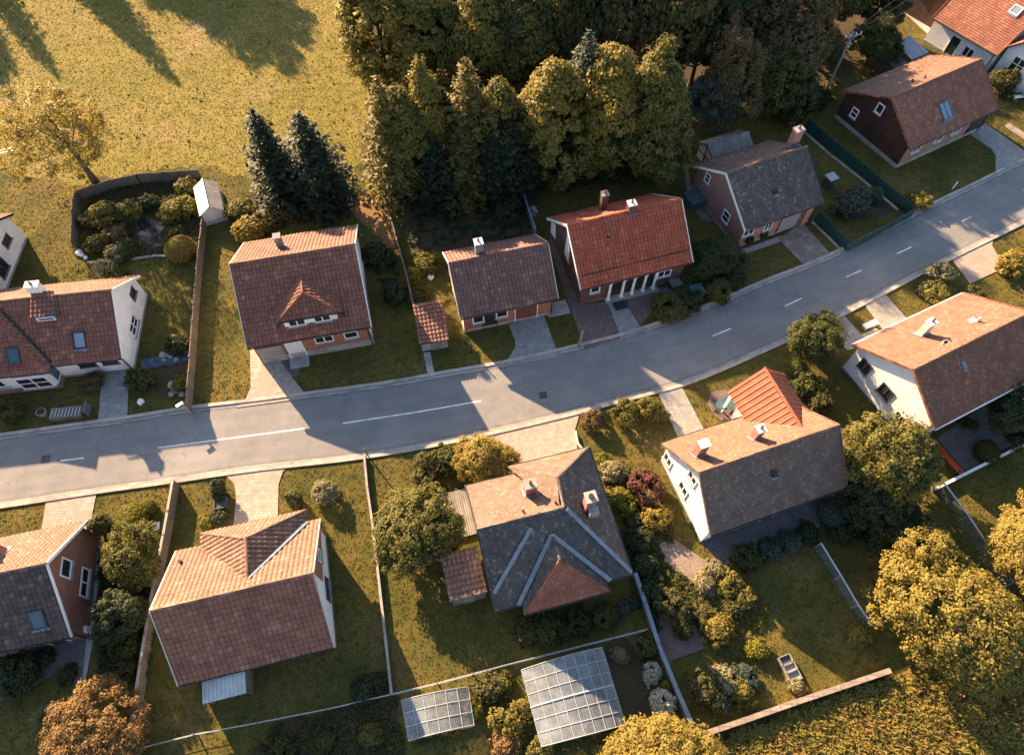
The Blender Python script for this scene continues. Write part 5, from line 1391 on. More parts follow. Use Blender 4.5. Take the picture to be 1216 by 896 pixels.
# ------------------------------------------------------------------ shrubs
S = shrub
for a in [
    # pond garden
    ('loose', 122, 254, 16, 'goldgreen', 'yellow green shrub left of the pond, nearest the reed fence'), ('loose', 152, 250, 13, 'goldgreen', 'yellow green shrub just behind the pond'),
    ('loose', 138, 278, 13, 'brown', 'pinkish brown shrub left of the pond'), ('loose', 150, 296, 12, 'green', 'green shrub below left of the pond'), ('loose', 116, 290, 13, 'olive', 'olive shrub in the lower corner of the pond garden'),
    ('loose', 136, 300, 11, 'pale', 'pale twiggy shrub at the pond garden kerb'), ('loose', 176, 240, 10, 'dark', 'dark shrub behind the pond'), ('loose', 210, 276, 9, 'green', 'green shrub right of the pond'),
    ('loose', 208, 250, 15, 'goldgreen', 'golden green shrub right behind the pond'), ('loose', 228, 246, 13, 'bright', 'bright yellow green shrub by the long board fence'), ('loose', 104, 262, 10, 'olive', 'small olive shrub against the left reed fence'),
    ('clipped', 214, 296, 17, 'gold', 'clipped golden dome beside the long board fence'), ('loose', 124, 318, 13, 'pale', 'pale shrub outside the pond garden kerb'), ('loose', 138, 326, 10, 'green', 'small green shrub below the pond garden kerb'),
    ('loose', 222, 222, 12, 'goldgreen', 'shrub beside the little glasshouse'), ('loose', 294, 272, 17, 'gold', 'golden shrub behind the dormer house corner'), ('loose', 284, 248, 15, 'goldgreen', 'shrub between glasshouse and spruce'),
    ('loose', 320, 262, 15, 'olive', 'olive shrub under the narrow spruce'), ('round', 340, 250, 16, 'dark', 'dark shrub at the foot of the broad spruce'),
    # left front gardens
    ('loose', 166, 450, 15, 'green', 'green shrub right of the grey driveway'), ('loose', 213, 455, 9, 'bright', 'yellow shrub by the rockery'), ('loose', 108, 452, 11, 'brown', 'brown shrub at the window wing'), ('round', 12, 488, 14, 'olive', 'olive shrub at the left edge by the road'),
    ('loose', 212, 408, 13, 'dark', 'dark shrub beside the blue tarpaulin'),
    # dormer house to red house
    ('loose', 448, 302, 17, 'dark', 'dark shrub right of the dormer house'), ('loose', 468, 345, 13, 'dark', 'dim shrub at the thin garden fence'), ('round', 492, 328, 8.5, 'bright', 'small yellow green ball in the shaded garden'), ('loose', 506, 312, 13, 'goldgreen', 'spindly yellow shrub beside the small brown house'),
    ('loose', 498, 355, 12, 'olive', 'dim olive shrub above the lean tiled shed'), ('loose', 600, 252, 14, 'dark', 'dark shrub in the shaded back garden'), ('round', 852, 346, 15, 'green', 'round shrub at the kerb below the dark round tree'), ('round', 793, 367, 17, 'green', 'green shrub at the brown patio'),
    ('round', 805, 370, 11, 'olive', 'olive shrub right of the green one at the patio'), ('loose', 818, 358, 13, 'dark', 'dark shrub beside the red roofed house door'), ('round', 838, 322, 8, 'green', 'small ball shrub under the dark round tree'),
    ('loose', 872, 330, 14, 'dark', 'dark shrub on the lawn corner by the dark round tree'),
    # upper right
    ('round', 1014, 241, 18, 'bluegreen', 'pale bluish rhododendron in the screened garden'), ('round', 1036, 230, 10, 'bluegreen', 'small bluish rhododendron beside the larger one'), ('loose', 1092, 238, 12, 'gold', 'golden shrub at the road end of the green screen'), ('loose', 1078, 240, 10, 'green', 'green shrub at the road end of the green screen'),
    ('round', 1190, 96, 15, 'olive', 'round shrub against the white window wing'), ('column', 944, 134, 17, 'dark', 'dark bulky bush at the end of the black hedge'), ('round', 972, 118, 14, 'dark', 'dark low bush near the foot of the power pole'), ('loose', 955, 90, 13, 'dark', 'dark bush at the wood edge beside the power pole'), ('loose', 945, 78, 9, 'bright', 'lit yellow green bush at the wood edge'),
    # right, below the road
    ('loose', 1118, 326, 14, 'pale', 'shrub with pale blossom on the verge by the pink driveway'), ('loose', 1112, 348, 14, 'goldgreen', 'low yellow shrub behind the rust roofed house'), ('loose', 1100, 344, 10, 'dark', 'dark shrub in the verge shadow'), ('loose', 1206, 312, 17, 'gold', 'golden shrub at the right edge by the pink driveway'), ('loose', 1160, 352, 10, 'olive', 'small olive shrub at the ridge end of the rust roofed house'),
    ('loose', 958, 458, 16, 'green', 'green shrub right of the metal wing'), ('loose', 974, 474, 14, 'olive', 'olive shrub further right of the metal wing'), ('loose', 950, 440, 13, 'green', 'green shrub behind the metal wing'),
    ('round', 745, 490, 14, 'goldgreen', 'yellow green shrub on the shaded lawn, left of a pair'), ('round', 770, 485, 15, 'goldgreen', 'yellow green shrub on the shaded lawn, right of a pair'), ('round', 703, 501, 13, 'brown', 'brownish round shrub at the driveway corner'),
    ('loose', 728, 560, 14, 'pale', 'pale blossoming shrub beside the grey hipped house'), ('loose', 738, 592, 14, 'bright', 'bright yellow green shrub beside the grey hipped house'), ('loose', 716, 545, 8, 'bright', 'small yellow shrub at the eaves of the grey hipped house'), ('round', 767, 574, 17, 'purple', 'reddish purple round shrub'), ('loose', 774, 594, 14, 'brown', 'brownish shrub under the purple one'), ('loose', 783, 614, 15, 'gold', 'golden shrub left of the white gable'),
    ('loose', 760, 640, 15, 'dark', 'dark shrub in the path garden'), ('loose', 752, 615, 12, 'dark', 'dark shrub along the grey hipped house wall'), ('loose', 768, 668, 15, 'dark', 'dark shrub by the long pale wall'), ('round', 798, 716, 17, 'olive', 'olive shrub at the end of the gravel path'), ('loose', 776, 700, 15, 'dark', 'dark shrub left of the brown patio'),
    ('loose', 836, 690, 12, 'pale', 'pale shrub along the gravel path'), ('loose', 850, 676, 11, 'pale', 'pale shrub at the top of the sunlit row'), ('loose', 868, 690, 14, 'goldgreen', 'yellow green shrub in the sunlit row'), ('loose', 884, 706, 13, 'goldgreen', 'yellow green shrub lower in the sunlit row'), ('loose', 872, 722, 12, 'olive', 'olive shrub in the sunlit row, lowest'), ('loose', 854, 748, 17, 'gold', 'bright golden shrub on the lower lawn'),
    ('loose', 836, 730, 12, 'olive', 'dim shrub at the patio edge'), ('loose', 812, 746, 11, 'green', 'small green shrub on the brown patio'), ('loose', 858, 806, 15, 'pale', 'pale variegated shrub above the stone wall'), ('loose', 880, 822, 15, 'goldgreen', 'yellow green shrub at the stone wall'), ('loose', 886, 800, 12, 'bluegreen', 'bluish shrub near the stone wall'), ('loose', 838, 818, 19, 'olive', 'big dark olive shrub in the stone wall corner'), ('loose', 856, 832, 13, 'bluegreen', 'bluish grey shrub in the stone wall corner'),
    ('loose', 900, 770, 12, 'bright', 'low yellow green growth on the lower lawn'), ('clipped', 990, 608, 18, 'bluegreen', 'clipped round bush at the corner of the slate terrace'), ('clipped', 1172, 536, 14, 'olive', 'clipped bush on the grey terrace'), ('loose', 1022, 750, 13, 'gold', 'golden shrub at the end of the clear fence'),
    ('loose', 1056, 642, 19, 'bluegreen', 'bluish green shrub in the dark border'), ('round', 1072, 612, 17, 'dark', 'dark round shrub in the border'), ('loose', 1096, 630, 14, 'olive', 'olive shrub beside the golden trees'), ('loose', 1040, 664, 9, 'orange', 'orange flowering shrub in the border'), ('loose', 1044, 682, 8, 'orange', 'rust orange shrub below the flowering one'), ('loose', 1066, 670, 12, 'green', 'green shrub in the dark border'), ('loose', 1062, 694, 12, 'orange', 'dull orange shrub near the great golden tree'), ('loose', 1020, 612, 13, 'green', 'low green growth below the sunlit round tree'), ('loose', 1000, 632, 13, 'dark', 'dark low growth beside the clipped round bush'),
    ('loose', 888, 662, 14, 'green', 'green shrub at the left end of the terrace border'), ('loose', 915, 652, 13, 'bluegreen', 'bluish shrub in the terrace border'), ('loose', 938, 642, 13, 'bluegreen', 'bluish shrub further along the terrace border'), ('loose', 960, 632, 12, 'dark', 'dark shrub at the right end of the terrace border'),
    # centre, below the road
    ('round', 383, 586, 14, 'pale', 'pale round shrub on the sunlit lawn'), ('column', 353, 594, 9, 'olive', 'small dark conical shrub at the driveway curve'), ('loose', 508, 552, 15, 'olive', 'olive shrub along the front border'), ('loose', 530, 545, 16, 'green', 'green shrub along the front border, nearest the golden tree'), ('loose', 505, 575, 13, 'olive', 'olive shrub at the border corner'), ('loose', 470, 590, 10, 'goldgreen', 'yellow twiggy shrub at the thin white wall'),
    ('loose', 258, 616, 11, 'dark', 'dark shrub at the hipped cross wing'), ('loose', 246, 620, 10, 'bright', 'yellow green shrub next to the dark one by the wing'), ('column', 262, 582, 8, 'dark', 'small dark conifer beside the planter'),
    ('column', 127, 626, 12, 'olive', 'tall columnar hedge plant by the brick gable'), ('clipped', 157, 616, 18, 'bright', 'yellow green clipped bush in the walled garden'), ('clipped', 175, 602, 10, 'goldgreen', 'smaller clipped bush behind the yellow green one'), ('loose', 146, 700, 16, 'dark', 'dark shrub beside the brick gable'), ('loose', 150, 742, 18, 'dark', 'dark shrub in the strip garden'), ('loose', 148, 770, 16, 'green', 'green shrub in the strip garden, lowest'), ('loose', 138, 665, 13, 'dark', 'dark shrub under the feathery tree'), ('loose', 152, 796, 12, 'olive', 'olive shrub at the foot of the board wall'),
    ('loose', 20, 800, 22, 'dark', 'dark shrub at the slate terrace'), ('loose', 52, 780, 10, 'dark', 'small dark shrub in the terrace corner'), ('loose', 80, 800, 10, 'dark', 'small dark shrub in the terrace cutout'), ('spiky', 46, 852, 17, 'pale', 'pale spiky shrub on the dark lawn'),
    ('loose', 626, 748, 15, 'olive', 'sunlit olive shrub in front of the red wing'), ('loose', 648, 744, 17, 'green', 'green shrub in front of the red wing'), ('loose', 668, 748, 13, 'dark', 'dark shrub in front of the red wing'), ('loose', 690, 740, 13, 'dark', 'dark shrub right of the red wing front'), ('loose', 682, 732, 8, 'brown', 'small pinkish shrub in front of the red wing'), ('round', 716, 732, 13, 'olive', 'round grey olive shrub near the long pale wall'), ('round', 740, 720, 8, 'bluegreen', 'small bluish shrub near the long pale wall'), ('loose', 752, 716, 7, 'bluegreen', 'tiny bluish plant at the long pale wall'),
    ('round', 775, 797, 11, 'white', 'small white flowering bush by the long pale wall'), ('round', 786, 831, 14, 'white', 'larger white flowering bush by the long pale wall'), ('loose', 736, 778, 9, 'pale', 'small pale shrub beside the large greenhouse'), ('loose', 767, 768, 13, 'olive', 'olive shrub in the fence corner'), ('loose', 790, 814, 7, 'bright', 'small green plant between the white flowering bushes'),
    ('loose', 580, 818, 17, 'olive', 'olive shrub between the two greenhouses'), ('loose', 598, 812, 12, 'goldgreen', 'yellow shrub between the two greenhouses'), ('loose', 604, 858, 17, 'gold', 'golden shrub at the large greenhouse corner'), ('loose', 564, 840, 11, 'bright', 'yellow green growth at the small greenhouse side'), ('loose', 622, 842, 11, 'gold', 'golden wisp against the large greenhouse side'), ('loose', 600, 885, 15, 'orange', 'dry orange shrub at the bottom edge'), ('loose', 640, 890, 15, 'goldgreen', 'dry yellow shrub at the bottom edge by the large greenhouse'),
    ('loose', 430, 820, 14, 'dark', 'dark shrub along the wire fence'), ('loose', 448, 808, 12, 'dark', 'dark shrub at the thin white wall end'), ('loose', 384, 880, 13, 'olive', 'olive plant in the bottom vegetable beds'), ('loose', 336, 888, 13, 'green', 'green plant in the bottom vegetable beds'), ('loose', 440, 872, 12, 'goldgreen', 'yellow plant in the bottom vegetable beds'), ('loose', 306, 894, 9, 'brown', 'brownish plant in the bottom vegetable beds'),
]:
    S(*a)

# black hedge at the upper right: one clipped hedge
def hedge(pts, w, hgt, leaf, label, n=9000):
    rng = np.random.default_rng(99)
    P = [at(*p) for p in pts]; out = []
    for a, b in zip(P, P[1:]):
        L = (b - a).length; k = int(n * L / sum((y - x).length for x, y in zip(P, P[1:])))
        d = np.array((b - a).normalized()); s = np.array([-d[1], d[0], 0])
        t = rng.uniform(0, L, k); ph = rng.uniform(-math.pi / 2 - .4, math.pi / 2 + .4, k) + math.pi / 2
        cx, cz = np.cos(ph), np.sin(ph)
        sq = 1 / np.maximum(np.abs(cx), np.abs(cz)) ** .7
        wob = rng.uniform(.88, 1.08, k)
        C = np.array(a)[None] + d * t[:, None] + s * (cx * sq * w / 2 * wob)[:, None]
        C[:, 2] = hgt * .5 + cz * sq * hgt * .5 * wob
        N = unit(s * cx[:, None] + np.array([0, 0, 1.0]) * cz[:, None] + rng.normal(size=C.shape) * .5)
        out.append(leaf_quads(C, N, .085, rng))
    me = mesh_from_quads('hedge', np.concatenate(out), LEAF[leaf])
    o = bpy.data.objects.new('hedge', me); COL.objects.link(o)
    return tag(o, label, 'hedge')
hedge([(884, 108), (936, 152)], 1.0, 1.5, 'dark', 'long clipped blackish hedge behind the dark roofed house')

# ------------------------------------------------------------------ grass
def inside(poly, X, Y):
    c = np.zeros(len(X), bool); n = len(poly)
    for i in range(n):
        x1, y1 = poly[i][:2]; x2, y2 = poly[(i + 1) % n][:2]
        m = ((y1 > Y) != (y2 > Y)) & (X < (x2 - x1) * (Y - y1) / ((y2 - y1) + 1e-12) + x1)
        c ^= m
    return c

def tufts(name, X, Y, hmin, hmax, wid, mat, label, blades=4, seed=5):
    rng = np.random.default_rng(seed); n = len(X)
    B = np.repeat(np.stack([X, Y, np.zeros(n)], 1), blades, 0)
    m = len(B); a = rng.uniform(0, 6.28, m)
    d = np.stack([np.cos(a), np.sin(a), np.zeros(m)], 1); s = np.stack([-d[:, 1], d[:, 0], d[:, 2]], 1)
    h = rng.uniform(hmin, hmax, (m, 1)) * np.repeat(rng.uniform(.6, 1.3, n), blades)[:, None]
    w = wid * rng.uniform(.6, 1.2, (m, 1))
    b0 = B + d * rng.uniform(-.5, .5, (m, 1)) * wid
    q = np.stack([b0 - s * w * .5, b0 + s * w * .5, b0 + d * h * rng.uniform(.3, 1.1, (m, 1)) + np.array([0, 0, 1.0]) * h], 1)
    me = mesh_from_quads(name, q.reshape(-1, 3), mat, tri=True)
    o = bpy.data.objects.new(name, me); COL.objects.link(o)
    return tag(o, label, 'grass', kind='stuff')

def grass_mat(name, c1, c2, c3, s1, s2, bare=None):
    m, t, bs = new_mat(name)
    tc = nd(t, "ShaderNodeTexCoord").outputs["Object"]
    geo = nd(t, "ShaderNodeNewGeometry").outputs["Random Per Island"]
    col = mixc(t, ramp(t, noise(t, tc, s1, 5), 0.38, 0.62), c1, c2)
    col = mixc(t, ramp(t, noise(t, tc, s2, 6), 0.48, 0.66), col, c3)
    if bare is not None: col = mixc(t, ramp(t, noise(t, tc, .13, 6, .7), 0.55, 0.68), col, bare)
    col = mixc(t, 0.5, col, mixc(t, geo, (0.75, 0.75, 0.75), (1.25, 1.25, 1.25)), 'MULTIPLY')
    # blades of a sward take the light like the turf they stand in
    gn = nd(t, "ShaderNodeNewGeometry").outputs["Normal"]
    ad = nd(t, "ShaderNodeMixRGB") if False else nd(t, "ShaderNodeMix", data_type='VECTOR'); ad.inputs[0].default_value = .78
    t.links.new(gn, ad.inputs[4]); ad.inputs[5].default_value = (0, 0, 1)
    nm_ = nd(t, "ShaderNodeVectorMath", operation='NORMALIZE'); t.links.new(ad.outputs[1], nm_.inputs[0])
    t.links.new(nm_.outputs[0], bs.inputs["Normal"])
    t.links.new(col, bs.inputs["Base Color"]); bs.inputs["Roughness"].default_value = .7; bs.inputs["Specular IOR Level"].default_value = .15
    tr = nd(t, "ShaderNodeBsdfTranslucent"); t.links.new(mixc(t, 1.0, col, (1.2, 1.1, .6), 'MULTIPLY'), tr.inputs[0])
    mx = nd(t, "ShaderNodeMixShader"); mx.inputs[0].default_value = .22
    t.links.new(bs.outputs[0], mx.inputs[1]); t.links.new(tr.outputs[0], mx.inputs[2]); t.links.new(mx.outputs[0], t.nodes["Material Output"].inputs[0])
    return m
GM = grass_mat('meadow_blades', (0.215, 0.185, 0.04), (0.14, 0.145, 0.03), (0.25, 0.195, 0.055), .09, .35, bare=(0.30, 0.20, 0.085))
GL = grass_mat('lawn_blades', (0.072, 0.073, 0.017), (0.14, 0.108, 0.025), (0.165, 0.12, 0.03), .22, .8, bare=(0.18, 0.118, 0.042))
GR = grass_mat('rough_blades', (0.28, 0.22, 0.055), (0.25, 0.22, 0.046), (0.30, 0.195, 0.065), .3, 1.1)

def scatter(n, x0, x1, y0, y1, keep, drop, seed):
    rng = np.random.default_rng(seed)
    X, Y = rng.uniform(x0, x1, n), rng.uniform(y0, y1, n)
    m = np.ones(n, bool)
    if keep:
        k = np.zeros(n, bool)
        for p in keep: k |= inside(p, X, Y)
        m &= k
    for p in drop: m &= ~inside(p, X, Y)
    return X[m], Y[m]
def w2(pts): return [tuple(at(*p))[:2] for p in pts]
mead, bot = w2(MEADOW), w2(BOTTOM)
DIRT = [w2([(398, 232), (446, 226), (466, 262), (474, 300), (466, 306), (452, 280), (430, 262), (404, 246)])]
FOREST = w2([(440, -120), (470, 120), (480, 232), (620, 222), (820, 180), (836, 130), (1010, 60), (1080, -10), (1100, -120)])
X, Y = scatter(150000, -75, 0, 40, 108, [mead], PAVED, 21)
tufts('meadow_grass', X, Y, .012, .045, .15, GM, 'golden short grass of the open field at the upper left')
X, Y = scatter(1800, -75, 0, 40, 108, [mead], PAVED, 26)
gk = (np.sin(X * .9 + 1.3 * np.sin(Y * .31)) + np.sin(Y * 1.1 + 1.7 * np.sin(X * .23)) + RNG.normal(0, .6, len(X))) > .5
tufts('meadow_tussocks', X[gk], Y[gk], .06, .18, .2, GM, 'scattered higher tussocks standing in the open field', blades=9, seed=8)
X, Y = scatter(330000, -66, 70, -2, 88, None, PAVED + [mead, bot, FOREST] + DIRT, 22)
tufts('lawn_grass', X, Y, .012, .034, .13, GL, 'short patchy lawn grass of the gardens and verges')
X, Y = scatter(34000, -6, 45, -6, 16, [bot], PAVED, 23)
tufts('rough_grass', X, Y, .12, .5, .2, GR, 'tall rusty meadow grass below the stone wall at the bottom right', blades=10)

# tall weeds: leafy clumps through the rough meadow
rng = np.random.default_rng(31)
X, Y = scatter(1500, -4, 44, -6, 16, [bot], PAVED, 24)
cl = []
base_v = []
for k in range(len(X)):
    n = 90; s = rng.uniform(.35, .8)
    D = unit(rng.normal(size=(n, 3))); D[:, 2] = np.abs(D[:, 2])
    C = D * (rng.uniform(.3, 1, (n, 1)) ** .6) * s * np.array([1, 1, .75]) + np.array([X[k], Y[k], .05])
    cl.append(leaf_quads(C, unit(D + np.array([0, 0, .5]) + rng.normal(size=D.shape) * .5), .085, rng))
o = bpy.data.objects.new('tall_weeds', mesh_from_quads('weeds', np.concatenate(cl), GR)); COL.objects.link(o)
tag(o, 'golden and rusty tall weeds of the rough meadow below the stone wall', 'weeds', kind='stuff')

# low planting that fills the beds
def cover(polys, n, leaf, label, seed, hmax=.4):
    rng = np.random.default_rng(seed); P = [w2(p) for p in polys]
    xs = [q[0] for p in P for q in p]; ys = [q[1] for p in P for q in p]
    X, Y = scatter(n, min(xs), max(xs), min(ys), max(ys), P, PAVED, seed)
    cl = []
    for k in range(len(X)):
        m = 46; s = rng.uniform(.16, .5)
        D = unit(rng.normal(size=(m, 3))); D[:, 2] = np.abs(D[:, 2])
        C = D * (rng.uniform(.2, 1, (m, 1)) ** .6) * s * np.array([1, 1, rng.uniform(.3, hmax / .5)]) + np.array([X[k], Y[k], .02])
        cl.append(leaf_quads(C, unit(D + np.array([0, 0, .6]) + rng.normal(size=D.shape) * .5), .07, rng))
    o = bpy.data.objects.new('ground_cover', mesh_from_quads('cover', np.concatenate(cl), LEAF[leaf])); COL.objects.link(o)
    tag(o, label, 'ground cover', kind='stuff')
PG = [(102, 300), (112, 216), (238, 210), (238, 290), (206, 302), (150, 306)]
cover([PG], 900, 'olive', 'low tangled planting of the fenced pond garden', 61)
cover([[(735, 645), (772, 600), (800, 640), (815, 690), (850, 716), (800, 760), (768, 740)], [(735, 545), (760, 560), (790, 620), (776, 650), (745, 600)]], 900, 'green', 'low planting between the grey hipped house and the white gable', 62)
cover([[(826, 690), (870, 670), (910, 720), (900, 780), (860, 790), (836, 740)], [(832, 830), (880, 790), (905, 820), (850, 858)]], 500, 'goldgreen', 'low yellow green planting on the lower lawn', 63)
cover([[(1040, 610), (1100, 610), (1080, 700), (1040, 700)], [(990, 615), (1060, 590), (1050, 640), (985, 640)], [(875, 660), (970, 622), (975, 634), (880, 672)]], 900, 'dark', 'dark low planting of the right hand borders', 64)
cover([[(312, 890), (330, 858), (470, 828), (478, 900), (460, 960), (310, 960)]], 600, 'olive', 'scattered plants of the vegetable beds at the bottom edge', 65)
cover([[(120, 640), (190, 640), (176, 800), (118, 800)]], 900, 'dark', 'dark tangled growth of the strip garden by the board wall', 66, .7)
cover([[(492, 545), (560, 530), (560, 580), (490, 595)], [(604, 740), (740, 705), (760, 745), (620, 775)]], 500, 'olive', 'low border planting round the grey hipped house', 67)
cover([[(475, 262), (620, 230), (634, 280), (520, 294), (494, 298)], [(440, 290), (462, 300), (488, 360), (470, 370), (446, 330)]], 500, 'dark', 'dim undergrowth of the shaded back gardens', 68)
cover([[(268, 235), (320, 262), (300, 290), (270, 290), (250, 270)], [(560, 820), (625, 800), (640, 900), (560, 900)]], 350, 'goldgreen', 'weedy growth beside the glasshouse and between the greenhouses', 69)
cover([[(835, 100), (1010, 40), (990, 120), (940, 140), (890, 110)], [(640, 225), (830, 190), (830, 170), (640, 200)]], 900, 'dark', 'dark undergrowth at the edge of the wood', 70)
# ------------------------------------------------------------------ fences, walls and screens
def run(pts, step):
    """points every ~step metres along a surveyed base line"""
    P = [at(*p) for p in pts]; out = [P[0]]
    for a, b in zip(P, P[1:]):
        n = max(1, round((b - a).length / step))
        out += [a.lerp(b, k / n) for k in range(1, n + 1)]
    return out

def fence(pts, h, label, step=1.8, panel='fencewood', post='fencewood', thick=.05, name='board_fence', cat='fence', pw=.1, coping=None, gap=0.0, seed=1, wob=.0):
    rng = random.Random(seed)
    Q = run(pts, step)
    t = empty(name, Q[0], 0, label, cat)
    for i, p in enumerate(Q):
        l = p - Q[0]; hh = h + rng.uniform(-wob, wob)
        if post:
            mb = MB(); mb.box((l.x, l.y, (hh + .08) / 2), (pw, pw, hh + .08)); mb.build('post', M[post], t)
        if i < len(Q) - 1:
            a, b = l, Q[i + 1] - Q[0]
            d = (b - a).normalized()
            hh = h + rng.uniform(-wob, wob)
            mb = MB(); mb.bar(a + d * pw * .45 + Vector((0, 0, (hh + gap) / 2)), b - d * pw * .45 + Vector((0, 0, (hh + gap) / 2)), thick, hh - gap)
            mb.build('panel', M[panel], t)
            if coping:
                mb = MB(); mb.bar(a + Vector((0, 0, hh + .03)), b + Vector((0, 0, hh + .03)), thick + .09, .06); mb.build('coping', M[coping], t)
    return t

def wire_fence(pts, h, label, step=2.6, rails=(.95, .5), post='pole', rail='rail', rr=.02, name='wire_fence', pr=.045):
    Q = run(pts, step)
    t = empty(name, Q[0], 0, label, 'fence')
    for i, p in enumerate(Q):
        l = p - Q[0]
        mb = MB(); mb.tube([(l.x, l.y, 0), (l.x, l.y, h + .06)], pr, 8); mb.build('post', M[post], t)
    for f in rails:
        mb = MB(); mb.tube([(q - Q[0]) + Vector((0, 0, h * f)) for q in Q], rr, 6); mb.build('wire', M[rail], t)
    return t

def wall(pts, h, w, label, mat, coping=None, name='garden_wall', step=2.4):
    Q = run(pts, step)
    t = empty(name, Q[0], 0, label, 'wall')
    mb = MB(); cp = MB()
    for a, b in zip(Q, Q[1:]):
        a, b = a - Q[0], b - Q[0]
        mb.bar(a + Vector((0, 0, h / 2)), b + Vector((0, 0, h / 2)), w, h)
        d = (b - a).normalized()
        cp.bar(a + d * .012 + Vector((0, 0, h + .035)), b - d * .012 + Vector((0, 0, h + .035)), w + .06, .07)
    mb.build('masonry', M[mat], t)
    if coping: cp.build('coping', M[coping], t)
    return t

fence([(97, 237), (136, 224), (168, 218)], 1.1, 'reed fence panel along the back of the pond garden, left part', 1.6, 'reed', 'fencewood', .04, 'reed_fence', wob=.04)
fence([(168, 218), (200, 215), (240, 213)], 1.15, 'reed fence along the back of the pond garden, nearest the small glasshouse', 1.4, 'reed', 'fencewood', .04, 'reed_fence', wob=.06)
fence([(97, 237), (94, 262), (93.5, 298)], 1.25, 'reed fence along the left side of the pond garden', 1.6, 'reed', 'fencewood', .04, 'reed_fence', wob=.03)
fence([(246.5, 262), (241, 310), (236, 370), (232, 432), (229, 468), (227.5, 487)], 1.15, 'long brown board fence running from the small glasshouse to the road', 1.75, 'fencewood', 'fencewood', .06, pw=.12, wob=.04)
fence([(213, 577), (207, 612), (202, 640), (195, 676), (187, 722), (176, 790), (166, 858), (158, 900)], 1.05, 'tall board wall beside the terracotta house, sunlit at its road end', 1.75, 'fencewood', 'fencewood', .07, pw=.12, coping='ftop', wob=.02)
wall([(433.5, 541), (437, 580), (443, 620), (451, 690), (459, 760), (466, 824)], .35, .1, 'thin pale kerb wall down the sunlit lawn', 'conc', 'conc', 'low_wall')
wire_fence([(156, 892), (235, 872), (310, 858), (392, 842), (466, 825)], .8, 'thin wire fence behind the terracotta house', 3.2, rail='rail', rr=.016)
wire_fence([(466, 825), (520, 812), (604, 790), (690, 768), (766, 749)], .85, 'pale railing above the two greenhouses', 2.7, (.95, .3), 'pole', 'rail', .02)
wall([(752, 683), (764, 718), (779, 766), (800, 818), (818, 860)], 0.75, .2, 'long pale blue grey wall from the grey house to the bottom tree', 'concdark', 'lead')
wall([(830, 872), (880, 855), (940, 834), (1000, 814), (1050, 797)], .8, .24, 'sandstone wall along the rough meadow', 'stone', 'stone', 'stone_wall', 2.2)
fence([(967, 650), (990, 688), (1010, 722), (1026, 745)], 1.1, 'clear panel fence at the lower lawn', 1.9, 'clearpanel', 'rail', .02, 'clear_fence', pw=.05, coping='rail')
fence([(1110, 580), (1138, 618), (1160, 652), (1190, 696)], 1.15, 'clear panel fence at the right, beside the golden trees', 2.0, 'clearpanel', 'rail', .02, 'clear_fence', pw=.05, coping='rail')
wall([(1106, 583), (1124, 574), (1150, 561), (1180, 546), (1212, 530)], .4, .14, 'white low wall at the edge of the grey terrace', 'conc', 'white', 'low_wall')
fence([(955, 152), (984, 177), (1022, 208), (1062, 242), (1077, 254)], 1.15, 'dark green screen fence sloping down from the black hedge', 2.2, 'greenmesh', 'greenmesh', .05, 'screen_fence', pw=.08, seed=3)
fence([(1005, 298), (1030, 286), (1056, 271), (1081, 257)], 1.15, 'dark green screen fence along the road kerb', 2.2, 'greenmesh', 'greenmesh', .05, 'screen_fence', pw=.08, seed=4)
fence([(968, 262), (985, 279), (1003, 297)], 1.1, 'dark green screen fence beside the mottled driveway', 2.2, 'greenmesh', 'greenmesh', .05, 'screen_fence', pw=.08, seed=5)
wall([(952, 155), (985, 184), (1022, 213), (1066, 250)], .12, .2, 'pale kerb at the foot of the sloping green screen', 'conc', None, 'kerb_edging')
wall([(964, 264), (982, 281), (1000, 299)], .12, .18, 'pale kerb at the foot of the short green screen', 'conc', None, 'kerb_edging')
fence([(462, 254), (472, 290), (484, 332), (493, 372)], .9, 'thin dark garden fence between dormer house and small brown house', 1.8, 'blackp', 'fencewood', .03, 'board_fence', pw=.07, coping='fencewood')
wall([(617, 225), (626, 252), (636, 282)], .9, .12, 'blue grey wall running down from the wood to the small brown house', 'lead', 'lead')
wall([(104, 312), (130, 312), (158, 308), (186, 304), (206, 305)], .14, .18, 'pale kerb in front of the pond garden', 'conc', None, 'kerb_edging')
wall([(312, 263), (330, 260), (350, 256)], .5, .1, 'low dark edge behind the dormer house', 'concdark', None, 'low_wall')
wall([(683, 513), (686, 528), (691, 534)], .3, .12, 'short pale kerb at the middle driveway corner', 'render_cream', None, 'kerb_edging')
wall([(878, 658), (925, 640), (972, 624)], .2, .14, 'dark kerb of the terrace border', 'concdark', None, 'kerb_edging')
wire_fence([(-20, 192), (20, 183)], .8, 'short pale rail fence at the left edge', 2.0, (.95, .6), 'rail', 'rail', .03, 'rail_fence')
wire_fence([(424, 219), (455, 212), (490, 207)], .8, 'pale pole rail at the front corner of the wood', 2.2, (.95,), 'pole', 'conc', .04, 'rail_fence')

# ------------------------------------------------------------------ glasshouses and sheds
def frame_from(p00, p10, p01):
    """local frame from three ground pixels: origin, x direction end, y direction end"""
    a, b, c = at(*p00), at(*p10), at(*p01)
    return a, (b - a), (c - a)

